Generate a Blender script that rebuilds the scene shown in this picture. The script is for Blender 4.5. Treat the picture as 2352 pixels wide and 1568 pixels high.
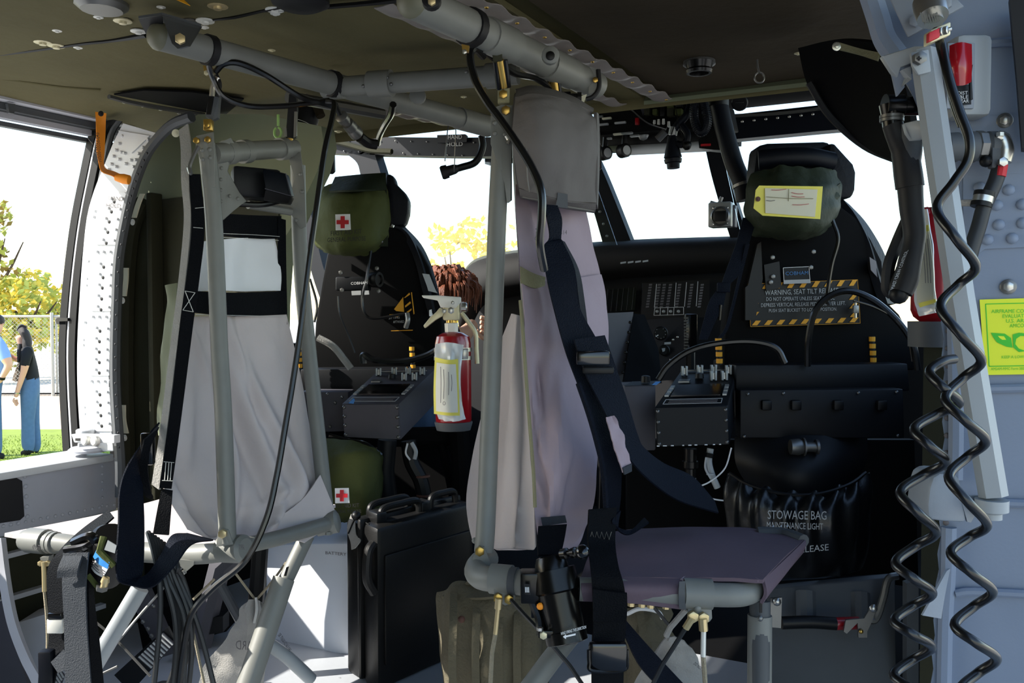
import bpy, bmesh, math, random
from mathutils import Vector as V, Matrix, noise
for o in list(bpy.data.objects): bpy.data.objects.remove(o)
S = bpy.context.scene
COL = S.collection
random.seed(7)
R = math.radians
# ---------------- camera ----------------
# world: X = starboard, Y = forward, Z = up, cabin floor at z = 0
FPX = 2025.0
CAMZ = .92
cd = bpy.data.cameras.new('camera'); cam = bpy.data.objects.new('camera', cd); COL.objects.link(cam)
cam.location = (0, 0, CAMZ); cam.rotation_euler = (R(88), 0, R(27.5))
cd.sensor_width = 36; cd.lens = FPX / 2352 * 36; cd.clip_start = .02; cd.clip_end = 500
S.camera = cam
CM = Matrix.Translation(cam.location) @ cam.rotation_euler.to_matrix().to_4x4()
# ---------------- world, sun, exposure ----------------
w = bpy.data.worlds.new('world'); S.world = w; w.use_nodes = True
nt = w.node_tree; bg = nt.nodes['Background']
sky = nt.nodes.new('ShaderNodeTexSky'); sky.sky_type = 'NISHITA'; sky.sun_disc = False
SUN = V((-.64, -.53, .556)).normalized()
sky.sun_elevation = math.asin(SUN.z); sky.sun_rotation = math.atan2(SUN.x, SUN.y)
sky.air_density = 1.2; sky.dust_density = .6; sky.ozone_density = 1.0
nt.links.new(sky.outputs[0], bg.inputs[0]); bg.inputs[1].default_value = .32
sl = bpy.data.lights.new('sun', 'SUN'); sun = bpy.data.objects.new('sun', sl); COL.objects.link(sun)
sl.energy = 7.5; sl.angle = R(.6); sl.color = (1, .95, .86)
sun.rotation_euler = SUN.to_track_quat('Z', 'Y').to_euler(); sun.location = SUN * 30
vs = S.view_settings; vs.view_transform = 'Standard'; vs.look = 'None'; vs.gamma = 1; vs.use_curve_mapping = False
vs.exposure = .5
# ---------------- geometry helpers ----------------
def P(px, py, d): return CM @ V(((px - 1176) / FPX * d, (784 - py) / FPX * d, -d))
def ray(px, py): return (CM.to_3x3() @ V(((px - 1176) / FPX, (784 - py) / FPX, -1)))
def QX(px, py, x): r = ray(px, py); return CM.translation + r * (x / r.x)
def QY(px, py, y): r = ray(px, py); return CM.translation + r * (y / r.y)
def QZ(px, py, z): r = ray(px, py); return CM.translation + r * ((z - CAMZ) / r.z)
def W(p): return p.copy() if isinstance(p, V) else P(*p)
def WL(l): return [W(p) for p in l]
FW = V((-math.sin(R(27.5)), math.cos(R(27.5)), 0)); RT = V((math.cos(R(27.5)), math.sin(R(27.5)), 0)); UP = V((0, 0, 1))
AX, AY = V((1, 0, 0)), V((0, 1, 0))
WO = {}
def put(o, parent, at):
    COL.objects.link(o)
    if parent: o.parent = parent; o.location = at - WO[parent.name]
    else: o.location = at
    WO[o.name] = at.copy()
def tag(o, label=None, cat=None, group=None, kind=None):
    if label: o['label'] = label
    if cat: o['category'] = cat
    if group: o['group'] = group
    if kind: o['kind'] = kind
    return o
def thing(name, label, cat, at, group=None):
    o = bpy.data.objects.new(name, None); o.empty_display_size = .05; put(o, None, W(at)); return tag(o, label, cat, group)
def cr(a, b, c, d, t):
    return ((b * 2) + (c - a) * t + (a * 2 - b * 5 + c * 4 - d) * t * t + (b * 3 - a - c * 3 + d) * t ** 3) * .5
def spl(pts, n):
    if len(pts) == 2: return [pts[0].lerp(pts[1], i / n) for i in range(n + 1)]
    e = [pts[0] * 2 - pts[1]] + list(pts) + [pts[-1] * 2 - pts[-2]]; out = []
    for i in range(len(pts) - 1):
        for k in range(n): out.append(cr(*e[i:i + 4], k / n))
    return out + [pts[-1].copy()]
class MB:
    def __init__(s): s.v = []; s.f = []; s.mi = []
    def add(s, v, f, mi=0):
        n = len(s.v); s.v += v; s.f += [tuple(i + n for i in q) for q in f]; s.mi += [mi] * len(f); return s
    def box(s, c, a, b, d, mi=0):
        v = [c + a * i + b * j + d * k for k in (-1, 1) for j in (-1, 1) for i in (-1, 1)]
        return s.add(v, [(0, 2, 3, 1), (4, 5, 7, 6), (0, 1, 5, 4), (2, 6, 7, 3), (0, 4, 6, 2), (1, 3, 7, 5)], mi)
    def abox(s, c, h, mi=0): return s.box(V(c), AX * h[0], AY * h[1], UP * h[2], mi)
    def bevbox(s, c, a, b, d, bv, seg=2, mi=0):
        bm = bmesh.new(); vs_ = [bm.verts.new(c + a * i + b * j + d * k) for k in (-1, 1) for j in (-1, 1) for i in (-1, 1)]
        for q in [(0, 2, 3, 1), (4, 5, 7, 6), (0, 1, 5, 4), (2, 6, 7, 3), (0, 4, 6, 2), (1, 3, 7, 5)]: bm.faces.new([vs_[i] for i in q])
        bmesh.ops.bevel(bm, geom=bm.edges[:], offset=bv, segments=seg, profile=.5, affect='EDGES', clamp_overlap=True)
        bm.verts.index_update(); v = [x.co.copy() for x in bm.verts]; f = [tuple(x.index for x in q.verts) for q in bm.faces]; bm.free()
        return s.add(v, f, mi)
    def tube(s, pts, r, n=10, sm=6, cap=True, mi=0, flat=None):
        p = WL(pts); k = len(p)
        rr = r if isinstance(r, (list, tuple)) else [r] * k
        if sm and k > 2: q = spl(p, sm); rr = [rr[min(int(i / sm), k - 1)] * (1 - (i % sm) / sm) + rr[min(int(i / sm) + 1, k - 1)] * ((i % sm) / sm) for i in range(len(q))]; p = q
        v = []; f = []; up = None
        for i, c in enumerate(p):
            t = (p[min(i + 1, len(p) - 1)] - p[max(i - 1, 0)]).normalized()
            if up is None: up = (UP if abs(t.z) < .9 else AX).cross(t).normalized()
            else: up = (up - t * up.dot(t)).normalized()
            b = t.cross(up)
            for j in range(n):
                a = 2 * math.pi * (j + .5) / n; v.append(c + (up * math.cos(a) + b * math.sin(a)) * rr[i])
        for i in range(len(p) - 1):
            for j in range(n): f.append((i * n + j, i * n + (j + 1) % n, (i + 1) * n + (j + 1) % n, (i + 1) * n + j))
        if cap: f += [tuple(range(n))[::-1], tuple(range((len(p) - 1) * n, len(p) * n))]
        return s.add(v, f, mi)
    def lathe(s, c, ax, prof, n=16, mi=0):
        ax = ax.normalized(); u = (UP if abs(ax.z) < .9 else AX).cross(ax).normalized(); b = ax.cross(u); v = []; f = []
        for (h, r) in prof:
            for j in range(n):
                a = 2 * math.pi * j / n; v.append(c + ax * h + (u * math.cos(a) + b * math.sin(a)) * max(r, .00005))
        m = len(prof)
        for i in range(m - 1):
            for j in range(n): f.append((i * n + j, i * n + (j + 1) % n, (i + 1) * n + (j + 1) % n, (i + 1) * n + j))
        f += [tuple(range(n))[::-1], tuple(range((m - 1) * n, m * n))]
        return s.add(v, f, mi)
    def prism(s, poly, vec, mi=0):
        p = WL(poly); n = len(p); v = p + [q + vec for q in p]
        f = [tuple(range(n))[::-1], tuple(range(n, 2 * n))] + [(i, (i + 1) % n, n + (i + 1) % n, n + i) for i in range(n)]
        return s.add(v, f, mi)
    def sheet(s, net, nu=8, nv=8, th=.004, fn=None, mi=0):
        rows = [spl(WL(r), nu) for r in net]; m = len(rows[0])
        cols = [spl([r[i] for r in rows], nv) for i in range(m)]; n = len(cols[0])
        g = [[cols[i][j] for i in range(m)] for j in range(n)]
        def nor(j, i):
            a = g[j][min(i + 1, m - 1)] - g[j][max(i - 1, 0)]; b = g[min(j + 1, n - 1)][i] - g[max(j - 1, 0)][i]
            c = a.cross(b); return c.normalized() if c.length > 1e-9 else -FW
        N = [[nor(j, i) for i in range(m)] for j in range(n)]
        fr = [[g[j][i] + N[j][i] * ((fn(i / (m - 1), j / (n - 1)) if fn else 0)) for i in range(m)] for j in range(n)]
        A = [fr[j][i] + N[j][i] * th / 2 for j in range(n) for i in range(m)]; B = [fr[j][i] - N[j][i] * th / 2 for j in range(n) for i in range(m)]
        k = n * m; f = []
        for j in range(n - 1):
            for i in range(m - 1):
                a = j * m + i; f.append((a, a + m, a + m + 1, a + 1)); f.append((k + a, k + a + 1, k + a + m + 1, k + a + m))
        for i in range(m - 1):
            f.append((i, i + 1, k + i + 1, k + i)); a = (n - 1) * m + i; f.append((a + 1, a, k + a, k + a + 1))
        for j in range(n - 1):
            a = j * m; f.append((a + m, a, k + a, k + a + m)); a = j * m + m - 1; f.append((a, a + m, k + a + m, k + a))
        return s.add(A + B, f, mi)
    def obj(s, name, mat, parent=None, smooth=35, bev=0, lab=None):
        lo = V([min(v[i] for v in s.v) for i in range(3)]); hi = V([max(v[i] for v in s.v) for i in range(3)])
        c = (lo + hi) / 2
        if not parent: c.z = lo.z
        me = bpy.data.meshes.new(name); me.from_pydata([v - c for v in s.v], [], s.f)
        mats = mat if isinstance(mat, (list, tuple)) else [mat]
        for x in mats: me.materials.append(x if not isinstance(x, str) else MT[x])
        if len(mats) > 1: me.polygons.foreach_set('material_index', s.mi)
        bm = bmesh.new(); bm.from_mesh(me); bmesh.ops.recalc_face_normals(bm, faces=bm.faces[:])
        if bev: bmesh.ops.bevel(bm, geom=[e for e in bm.edges if len(e.link_faces) == 2 and e.calc_face_angle(0) > .6], offset=bev, segments=2, profile=.5, affect='EDGES', clamp_overlap=True)
        bm.to_mesh(me); bm.free()
        if smooth: me.shade_smooth(); me.set_sharp_from_angle(angle=R(smooth))
        o = bpy.data.objects.new(name, me); put(o, parent, c)
        if lab: o['label'] = lab
        return o
# shorthand one-shape parts
def tube(name, pts, r, mat, par=None, n=10, sm=6, **k): return MB().tube(pts, r, n, sm).obj(name, mat, par, **k)
def prism(name, poly, vec, mat, par=None, bev=0, **k): return MB().prism(poly, vec).obj(name, mat, par, bev=bev, **k)
def sheet(name, net, mat, par=None, nu=8, nv=8, th=.004, fn=None, **k): return MB().sheet(net, nu, nv, th, fn).obj(name, mat, par, smooth=50, **k)
def lathe(name, c, ax, prof, mat, par=None, n=16, **k): return MB().lathe(W(c), ax, prof, n).obj(name, mat, par, **k)
def bbox(name, c, a, b, d, bv, mat, par=None, **k): return MB().bevbox(W(c), a, b, d, bv).obj(name, mat, par, **k)
def belt(name, edges, mat, par=None, th=.0025, nv=8, fn=None, **k):   # edges: list of (left, right) points
    return MB().sheet([[a, b] for a, b in edges], 3, nv, th, fn).obj(name, mat, par, smooth=50, **k)
SHARED = {}
def stud(name, pos, nrm, r, mat, par, kind='dome', h=None):
    key = (kind, mat, round(h or 0, 4))
    if key not in SHARED:
        b = MB()
        if kind == 'dome': b.lathe(V(), UP, [(0, 1), (.35, .86), (.6, .5), (.68, .12)], 9)
        elif kind == 'flat': b.lathe(V(), UP, [(-.2, 1), (.18, 1), (.25, .9)], 14)
        elif kind == 'washer': b.lathe(V(), UP, [(0, 1), (.12, 1), (.16, .9), (.16, .42), (.4, .4), (.45, .1)], 14)
        elif kind == 'hex': b.lathe(V(), UP, [(-.3, 1), (.6, 1), (.7, .8), (.7, .1)], 6)
        elif kind == 'ball': b.lathe(V(), UP, [(math.sin(a / 6 * math.pi - math.pi / 2), math.cos(a / 6 * math.pi - math.pi / 2)) for a in range(7)], 12)
        elif kind == 'pin': b.lathe(V(), UP, [(-.2, 1), (1.0, .95), (1.3, .7), (1.3, .1)], 8)
        me0 = b.obj('shared_tmp', mat, None, smooth=45); me0.data.transform(Matrix.Translation(me0.location)); SHARED[key] = me0.data; bpy.data.objects.remove(me0)
        # the mesh origin was recentred, shift is kept small
    o = bpy.data.objects.new(name, SHARED[key]); put(o, par, W(pos)); o.scale = (r, r, r)
    o.rotation_euler = nrm.to_track_quat('Z', 'Y').to_euler(); return o
def text(body, p0, p1, up, mat, par, name='lettering', lift=.0008, depth=0, lab=None):
    """lettering on a surface: baseline from p0 to p1, cap height |up|"""
    p0, p1 = W(p0), W(p1); cu = bpy.data.curves.new(name, 'FONT'); cu.body = body; cu.size = 1; cu.resolution_u = 2
    t = bpy.data.objects.new('t', cu); COL.objects.link(t); dg = bpy.context.evaluated_depsgraph_get()
    me = bpy.data.meshes.new_from_object(t.evaluated_get(dg)); bpy.data.objects.remove(t); bpy.data.curves.remove(cu)
    xs = [v.co.x for v in me.vertices]; ys = [v.co.y for v in me.vertices]
    if not xs: return
    x0, x1 = min(xs), max(xs); r = p1 - p0; n = r.cross(up).normalized()
    for v in me.vertices: v.co = r * ((v.co.x - x0) / (x1 - x0) - .5) + up * (v.co.y / .69) + n * lift
    me.materials.clear(); me.materials.append(MT[mat]); o = bpy.data.objects.new(name, me); put(o, par, (p0 + p1) / 2)
    if lab: o['label'] = lab
    return o
def empty_part(name, par, at):
    o = bpy.data.objects.new(name, None); put(o, par, W(at)); return o
# ---------------- materials ----------------
MT = {}
def lin(c): return tuple((x / 12.92 if x <= .04045 else ((x + .055) / 1.055) ** 2.4) for x in c)
def mat(name, rgb, rough=.6, metal=0, var=.12, vs_=18, bump=.0, bs=60, spec=.5, coat=0, wear=None, alpha=None, sheen=0):
    m = bpy.data.materials.new(name); m.use_nodes = True; t = m.node_tree; b = t.nodes['Principled BSDF']
    c = lin([x / 255 for x in rgb]); L = t.links.new
    tc = t.nodes.new('ShaderNodeTexCoord'); nz = t.nodes.new('ShaderNodeTexNoise'); nz.inputs['Scale'].default_value = vs_; nz.inputs['Detail'].default_value = 5
    geo = t.nodes.new('ShaderNodeNewGeometry'); L(geo.outputs['Position'], nz.inputs['Vector'])
    mx = t.nodes.new('ShaderNodeMix'); mx.data_type = 'RGBA'
    mx.inputs[6].default_value = tuple(x * (1 - var) for x in c) + (1,); mx.inputs[7].default_value = tuple(min(1, x * (1 + var)) for x in c) + (1,)
    L(nz.outputs['Fac'], mx.inputs[0]); out = mx.outputs[2]
    if wear:
        wn = t.nodes.new('ShaderNodeTexNoise'); wn.inputs['Scale'].default_value = wear[1]; wn.inputs['Detail'].default_value = 8; wn.inputs['Roughness'].default_value = .7
        L(geo.outputs['Position'], wn.inputs['Vector']); rp = t.nodes.new('ShaderNodeValToRGB'); rp.color_ramp.elements[0].position = wear[2]; rp.color_ramp.elements[1].position = wear[2] + .03
        L(wn.outputs['Fac'], rp.inputs[0]); m2 = t.nodes.new('ShaderNodeMix'); m2.data_type = 'RGBA'; L(rp.outputs[0], m2.inputs[0]); L(out, m2.inputs[6]); m2.inputs[7].default_value = lin([x / 255 for x in wear[0]]) + (1,); out = m2.outputs[2]
    L(out, b.inputs['Base Color']); b.inputs['Roughness'].default_value = rough; b.inputs['Metallic'].default_value = metal
    b.inputs['Specular IOR Level'].default_value = spec; b.inputs['Coat Weight'].default_value = coat; b.inputs['Sheen Weight'].default_value = sheen
    if bump:
        bn = t.nodes.new('ShaderNodeTexNoise'); bn.inputs['Scale'].default_value = bs; bn.inputs['Detail'].default_value = 4; L(geo.outputs['Position'], bn.inputs['Vector'])
        bp = t.nodes.new('ShaderNodeBump'); bp.inputs['Strength'].default_value = bump; bp.inputs['Distance'].default_value = .01; L(bn.outputs['Fac'], bp.inputs['Height']); L(bp.outputs[0], b.inputs['Normal'])
    MT[name] = m; return m
def glassmat(name, tint, gl=.08):
    m = bpy.data.materials.new(name); m.use_nodes = True; t = m.node_tree; t.nodes.remove(t.nodes['Principled BSDF']); o = t.nodes['Material Output']
    a = t.nodes.new('ShaderNodeBsdfTransparent'); a.inputs[0].default_value = tint + (1,); g = t.nodes.new('ShaderNodeBsdfGlossy'); g.inputs['Roughness'].default_value = .02
    f = t.nodes.new('ShaderNodeFresnel'); f.inputs[0].default_value = 1.4; x = t.nodes.new('ShaderNodeMixShader'); t.links.new(f.outputs[0], x.inputs[0]); t.links.new(a.outputs[0], x.inputs[1]); t.links.new(g.outputs[0], x.inputs[2]); t.links.new(x.outputs[0], o.inputs[0]); MT[name] = m
mat('olive', (96, 90, 62), .85, var=.2, vs_=6, bump=.25, bs=25, spec=0.2)
mat('brownliner', (58, 50, 37), .9, var=.2, vs_=6, bump=.2, bs=25, spec=0.15)
mat('liner2', (100, 106, 82), .8, var=.12, vs_=8)
mat('dkgreen', (46, 46, 33), .8, var=.2, vs_=9, bump=.1, spec=0.2)
mat('tubegrey', (118, 119, 114), .5, var=.1, vs_=30, wear=((70, 70, 68), 60, .70))
mat('greypaint', (136, 143, 152), .5, var=.05, vs_=20, bump=.04, bs=200, wear=((96, 98, 100), 70, .74))
mat('railgrey', (150, 156, 160), .42, var=.05, wear=((240, 240, 240), 45, .74))
mat('wallgrey', (121, 133, 152), .55, var=.06, vs_=9, bump=.03, bs=220, wear=((110, 116, 122), 50, .75))
mat('colwhite', (206, 208, 210), .5, var=.05, vs_=25)
mat('sill', (180, 181, 188), .5, var=.08, vs_=14, wear=((110, 110, 112), 40, .73))
mat('floor', (176, 180, 186), .5, var=.12, vs_=7, bump=.05, wear=((90, 90, 92), 22, .68))
mat('rubber', (26, 26, 28), .55, var=.2, spec=0.35)
mat('dkrubber', (7, 7, 8), .6, var=.2, spec=.2)
mat('greyrubber', (72, 75, 78), .6, var=.12)
mat('black', (9, 9, 10), .45, var=.2, spec=0.3)
mat('blackmatte', (10, 10, 11), .8, var=.2, spec=0.12)
mat('blackgloss', (12, 12, 13), .18, var=.1, coat=.3)
mat('gunmetal', (16, 15, 14), .26, .4, var=.15)
mat('navy', (7, 11, 20), .5, var=.2, vs_=30, spec=0.2)
mat('seatnavy', (8, 12, 20), .6, var=.2, vs_=20, bump=.15, bs=90, spec=0.2)
mat('webbing', (10, 16, 28), .62, var=.12, vs_=60, bump=.4, bs=420, spec=.1)
mat('webblack', (12, 14, 18), .7, var=.15, vs_=60, bump=.4, bs=420, spec=.08)
mat('webgrey', (54, 58, 64), .7, var=.1, vs_=60, bump=.4, bs=420, spec=0.2)
mat('fabric', (198, 189, 188), .8, var=.07, vs_=14, bump=.18, bs=50, spec=0.2)
mat('fabrictrim', (150, 148, 144), .85, var=.12, vs_=40, bump=.3, bs=300)
mat('fabricwhite', (240, 242, 246), .7, var=.05, vs_=10, sheen=.2)
mat('lavender', (160, 145, 155), .8, var=.08, vs_=10, bump=.2, bs=40, spec=0.2)
mat('plum', (100, 85, 95), .72, var=.1, vs_=9, bump=.08, bs=120, spec=0.25)
mat('headcush', (106, 102, 100), .75, var=.08, vs_=9, bump=.15, bs=60, spec=0.2)
mat('velcro', (138, 134, 104), .9, var=.15, bump=.3, bs=200)
mat('stitch', (196, 196, 192), .8)
mat('thread', (120, 118, 112), .8)
mat('steel', (190, 188, 182), .3, .9, var=.1)
mat('dullsteel', (120, 120, 118), .4, .8, var=.15)
mat('brass', (196, 160, 84), .32, .9, var=.2)
mat('gold', (205, 185, 140), .35, .6, var=.1)
mat('zinc', (214, 204, 168), .4, .35, var=.1, vs_=40)
mat('whitemetal', (226, 224, 216), .4, .1)
mat('red', (150, 11, 23), .28, var=.08, coat=.5)
mat('redplain', (190, 26, 38), .5)
mat('orange', (255, 150, 30), .6, var=.08)
mat('yellow', (232, 222, 96), .6, var=.05)
mat('hazard', (222, 156, 24), .6, var=.06)
mat('paper', (226, 224, 212), .6, var=.04, vs_=30)
mat('papertag', (214, 210, 186), .7, var=.05, vs_=30)
mat('clearbag', (222, 224, 226), .18, var=.03, coat=.5)
mat('ink', (40, 38, 40), .8); mat('inkgrey', (96, 92, 94), .8); mat('inkred', (176, 80, 84), .8); mat('white', (236, 236, 236), .6, var=.03); mat('dimwhite', (170, 172, 172), .7, var=.1)
mat('bagolive', (70, 76, 40), .8, var=.14, vs_=16, bump=.3, bs=45, spec=0.2)
mat('bagdark', (36, 44, 30), .7, var=.14, vs_=16, bump=.3, bs=45, spec=0.25)
mat('packolive', (100, 94, 78), .9, var=.15, vs_=26, bump=.4, bs=150, spec=0.15)
mat('case', (17, 17, 17), .42, var=.12, vs_=90, bump=.06, bs=400, spec=0.3)
mat('boxdark', (74, 73, 80), .55, var=.1, vs_=30, wear=((120, 120, 122), 90, .75), spec=0.3)
mat('boxblack', (15, 17, 21), .5, var=.12, vs_=30, spec=0.25)
mat('stowbag', (14, 15, 17), .32, var=.15, bump=.1, bs=60)
mat('dash', (18, 18, 19), .7, var=.15, vs_=25, spec=0.25)
mat('dashface', (26, 27, 30), .6, var=.1, spec=0.25)
mat('screen', (8, 9, 12), .15)
mat('whitebox', (214, 218, 226), .45, var=.03, vs_=5)
mat('sticker', (226, 236, 44), .5, var=.02); mat('stickgreen', (60, 190, 40), .5)
mat('blueink', (44, 120, 190), .5); mat('cobblue', (40, 110, 170), .5)
mat('skin', (222, 168, 138), .55, var=.05); mat('hairdk', (34, 24, 22), .5, var=.3, vs_=120, bump=.5, bs=300); mat('hairred', (120, 66, 42), .45, var=.35, vs_=120, bump=.5, bs=300)
mat('tee', (16, 17, 21), .85, var=.15); mat('jeans', (82, 112, 150), .85, var=.2, vs_=22); mat('shirt', (140, 172, 226), .8, var=.06)
mat('grass', (132, 150, 54), .9, var=.35, vs_=6, bump=.6, bs=120); mat('dirt', (206, 178, 150), .95, var=.12, vs_=3, bump=.3)
mat('concrete', (190, 186, 178), .9, var=.1, vs_=2); mat('leafy', (226, 204, 84), .8, var=.3, vs_=2); mat('leafg', (170, 178, 84), .8, var=.3, vs_=2); mat('leafbrown', (150, 128, 62), .8, var=.3, vs_=2)
mat('bark', (74, 60, 48), .9, var=.3, vs_=12, bump=.6); mat('fence', (176, 176, 172), .45, .6, var=.1)
mat('hide', (92, 60, 50), .7, var=.3, vs_=20)
mat('knob', (150, 152, 150), .4, .5)
mat('clear', (150, 156, 156), .12, var=.05, coat=.4)
mat('limetag', (150, 190, 110), .5)
mat('silvertape', (164, 156, 150), .42, .45, var=.1, vs_=40)
mat('cord', (14, 14, 15), .3, var=.15, coat=.15)
mat('cord2', (34, 36, 38), .5, var=.15)
mat('rope', (150, 140, 118), .85, var=.2, vs_=200, bump=.5, bs=500)
mat('capgrey', (104, 103, 84), .5, var=.1)
glassmat('glass', (.93, .95, .95))
# =============== SETTING ===============
def struct(o): o['kind'] = 'structure'; return o
NB = lambda f, a, s=0: (lambda u, v: a * noise.noise(V((u * f, v * f, s))))
fl = struct(MB().abox((-1.05, .4, -.03), (1.3, 1.9, .03)).obj('floor', 'floor'))
struct(MB().abox((-1.05, 3.3, -.06), (1.3, 1.0, .03)).obj('floor', 'blackmatte'))
for x in (-1.75, -1.35, -.95, -.55):
    for y in (1.1, 1.5, 1.9): stud('tie_down_ring', V((x, y, .0)), UP, .02, 'dullsteel', fl, 'washer')
# roof: a shell with quilted liner panels hung under it
ce = struct(MB().abox((-1.05, .2, 1.515), (1.2, 2.0, .02)).obj('ceiling', 'olive'))
CZ = 1.475
def wav(x, y, s=0): return .006 * noise.noise(V((x * 3, y * 3, s))) + .004 * noise.noise(V((x * 9, y * 9, s + 4)))
def liner(x0, x1, y0, y1, z, m, s, droop=0):
    rows = []
    for j in range(9):
        y = y0 + (y1 - y0) * j / 8; row = []
        for i in range(9):
            x = x0 + (x1 - x0) * i / 8; q = max(0, (-1.85 - x) / .3)
            row.append(V((x, y + (.012 * noise.noise(V((x * 4, y, s))) if j in (0, 8) else 0), z + wav(x, y, s) - droop * q * q)))
        rows.append(row)
    return sheet('liner_panel', rows, m, ce, 3, 3, .012)
liner(-2.14, -.76, 1.2, 2.2, CZ, 'olive', 1, .03)
liner(-2.14, -.76, -1.7, 1.215, CZ - .012, 'olive', 5, .03)
liner(-.70, .12, -1.7, 2.2, CZ - .004, 'brownliner', 9)
prism('edge_beam', [V((-1.9, 2.19, 1.44)), V((.1, 2.19, 1.44)), V((.1, 2.23, 1.5)), V((-1.9, 2.23, 1.5))], V((0, 0, .03)), 'olive', ce)
prism('edge_tube', [V((-.75, 2.17, 1.445)), V((.1, 2.17, 1.445)), V((.1, 2.185, 1.46)), V((-.75, 2.185, 1.46))], V((0, 0, .01)), 'liner2', ce)
DN = -UP
for (x, y, r, m) in [(282, 47, .017, 'zinc'), (98, 96, .017, 'zinc'), (129, 104, .017, 'zinc'), (131, 70, .009, 'whitemetal'), (179, 109, .009, 'whitemetal'), (226, 39, .009, 'whitemetal'),
                     (500, 13, .018, 'gold'), (471, 47, .017, 'whitemetal'), (318, 71, .015, 'whitemetal'), (469, 62, .009, 'whitemetal'), (436, 48, .015, 'dullsteel'), (631, 21, .017, 'whitemetal'), (632, 31, .009, 'whitemetal'),
                     (624, 115, .008, 'zinc'), (765, 163, .009, 'whitemetal'), (1065, 222, .008, 'zinc'), (777, 301, .012, 'zinc'), (101, 226, .012, 'whitemetal'), (423, 266, .014, 'whitemetal'), (543, 290, .014, 'whitemetal'), (1834, 122, .009, 'zinc'), (1853, 192, .012, 'zinc'), (370, 16, .008, 'whitemetal')]:
    stud('washer', QZ(x, y, CZ - .016), DN, r, m, ce, 'washer')
lathe('light_fixture', QZ(233, -2, CZ - .01), DN, [(0, .045), (.012, .045), (.02, .035), (.02, .01)], 'dullsteel', ce)
lathe('light_fixture', QZ(690, -8, CZ - .01), DN, [(0, .05), (.012, .05), (.02, .035), (.02, .01)], 'rubber', ce)
yt = prism('paper_tag', [QZ(385, -8, CZ - .02), QZ(415, -6, CZ - .02), QZ(437, 14, CZ - .035), QZ(412, 3, CZ - .03)], V((0, 0, .001)), 'hazard'); tag(yt, 'yellow paper tag hanging from the olive ceiling at the top edge', 'tag')
# ceiling access opening with metal lip; flat black plate stands for its inner shade
oh = empty_part('access_opening', ce, QZ(410, 240, CZ))
prism('opening_shade', [QZ(a, b, CZ - .018) for a, b in [(262, 218), (330, 208), (440, 212), (560, 228), (520, 262), (470, 258)]], V((0, 0, .004)), 'blackmatte', oh)
MB().tube([QZ(a, b, CZ - .022) for a, b in [(250, 222), (300, 235), (360, 246), (420, 256), (470, 264)]], .006, 6, 3).obj('metal_lip', 'dullsteel', oh)
for i in range(5): stud('rivet', QZ(285 + i * 42, 236 + i * 8.2, CZ - .026), DN, .005, 'steel', oh, 'washer')
# scalloped metal tape strips along the roof
def tape(name, a, b, w_, n, z):
    rows = []
    for i in range(n * 2 + 1):
        t = i / (n * 2); c = a.lerp(b, t); e = .3 if i % 2 else 1.0
        rows.append([c + V((-w_ * (1 - .12 * (i % 2)), 0, -.004 * (i % 2))), c + V((0, 0, -.008 * (i % 2))), c + V((w_ * (1 - .15 * (i % 2)), 0, .003 - .006 * (i % 2)))])
    o = sheet(name, rows, 'silvertape', ce, 2, 3, .002)
    return o
ta = QZ(1062, -10, CZ - .02); tb = QZ(1535, 232, CZ - .02)
tape('edge_tape', ta, tb, .025, 11, 0)
tape('edge_tape', QZ(880, 14, CZ - .02), QZ(1425, 243, CZ - .02), .02, 12, 0)
tape('edge_tape', QZ(690, 220, CZ - .022), QZ(1040, 285, CZ - .022), .02, 8, 0)
for i in range(9):
    p = ta.lerp(tb, (i + .5) / 9); stud('rivet', p + V((.015, 0, -.008)), DN, .004, 'brass', ce, 'dome')
struct(MB().abox((-1.05, -1.72, .75), (1.2, .02, .75)).obj('wall_back', 'dkgreen'))
for pts in ([(-40, 131), (60, 117), (140, 106), (200, 98), (260, 92), (335, 79)], [(470, 48), (540, 38), (600, 24), (680, 8), (740, -4)], [(600, 26), (720, 18), (840, 8), (915, -2)]):
    MB().tube([QZ(x, y, CZ - .016) for x, y in pts], [.002] + [.0045] * (len(pts) - 2) + [.007], 6, 4).obj('seam_shadow', 'black', ce)  # black tubes under the liner stand in for the shadow in its seams
for pts in ([(-20, 94), (60, 88), (130, 72), (230, 42), (330, 30), (450, 14)], [(230, 206), (140, 198), (40, 184), (-30, 176)]):
    MB().tube([QZ(x, y, CZ - .012) for x, y in pts], .004, 6, 4).obj('quilt_crease', 'olive', ce)
# ---- port wall
wl = struct(MB().abox((-2.2, .6, .17), (.03, 1.2, .17)).abox((-2.2, -1.0, .75), (.03, .8, .75)).obj('wall_left', 'dkgreen'))
bm_ = MB().box(V((-2.19, .85, .425)), AX * .03, AY * .85, UP * .075); bm_.obj('sill_beam', 'sill', wl, bev=.004)
MB().bevbox(V((-2.215, .83, .508)), AX * .085, AY * .84, UP * .010, .004).obj('sill_cap', 'colwhite', wl)
# dark pocket in the sill beam with its rim
q = [QX(a, b, -2.158) for a, b in [(-60, 1105), (35, 1096), (50, 1104), (55, 1185), (45, 1194), (-60, 1210)]]
prism('pocket', q, V((.002, 0, 0)), 'rubber', wl)
for i in range(9): stud('rivet', QX(18 + i * 29, 1092 - i * 5.4, -2.159), AX, .006, 'sill', wl)
for i in range(5): stud('rivet', QX(57 + i * 1.5, 1080 + i * 23 + 14, -2.159), AX, .006, 'sill', wl)
for i in range(16): stud('rivet', QX(8 + i * 17, 1208 - i * 3.3, -2.159), AX, .005, 'sill', wl)
for i in range(6): stud('rivet', QX(235, 1070 + i * 18, -2.159), AX, .004, 'sill', wl)
for z in (.30, .19, .09): MB().abox((-2.16, .7, z), (.012, .95, .006)).obj('ledge', 'sill', wl)
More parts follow.
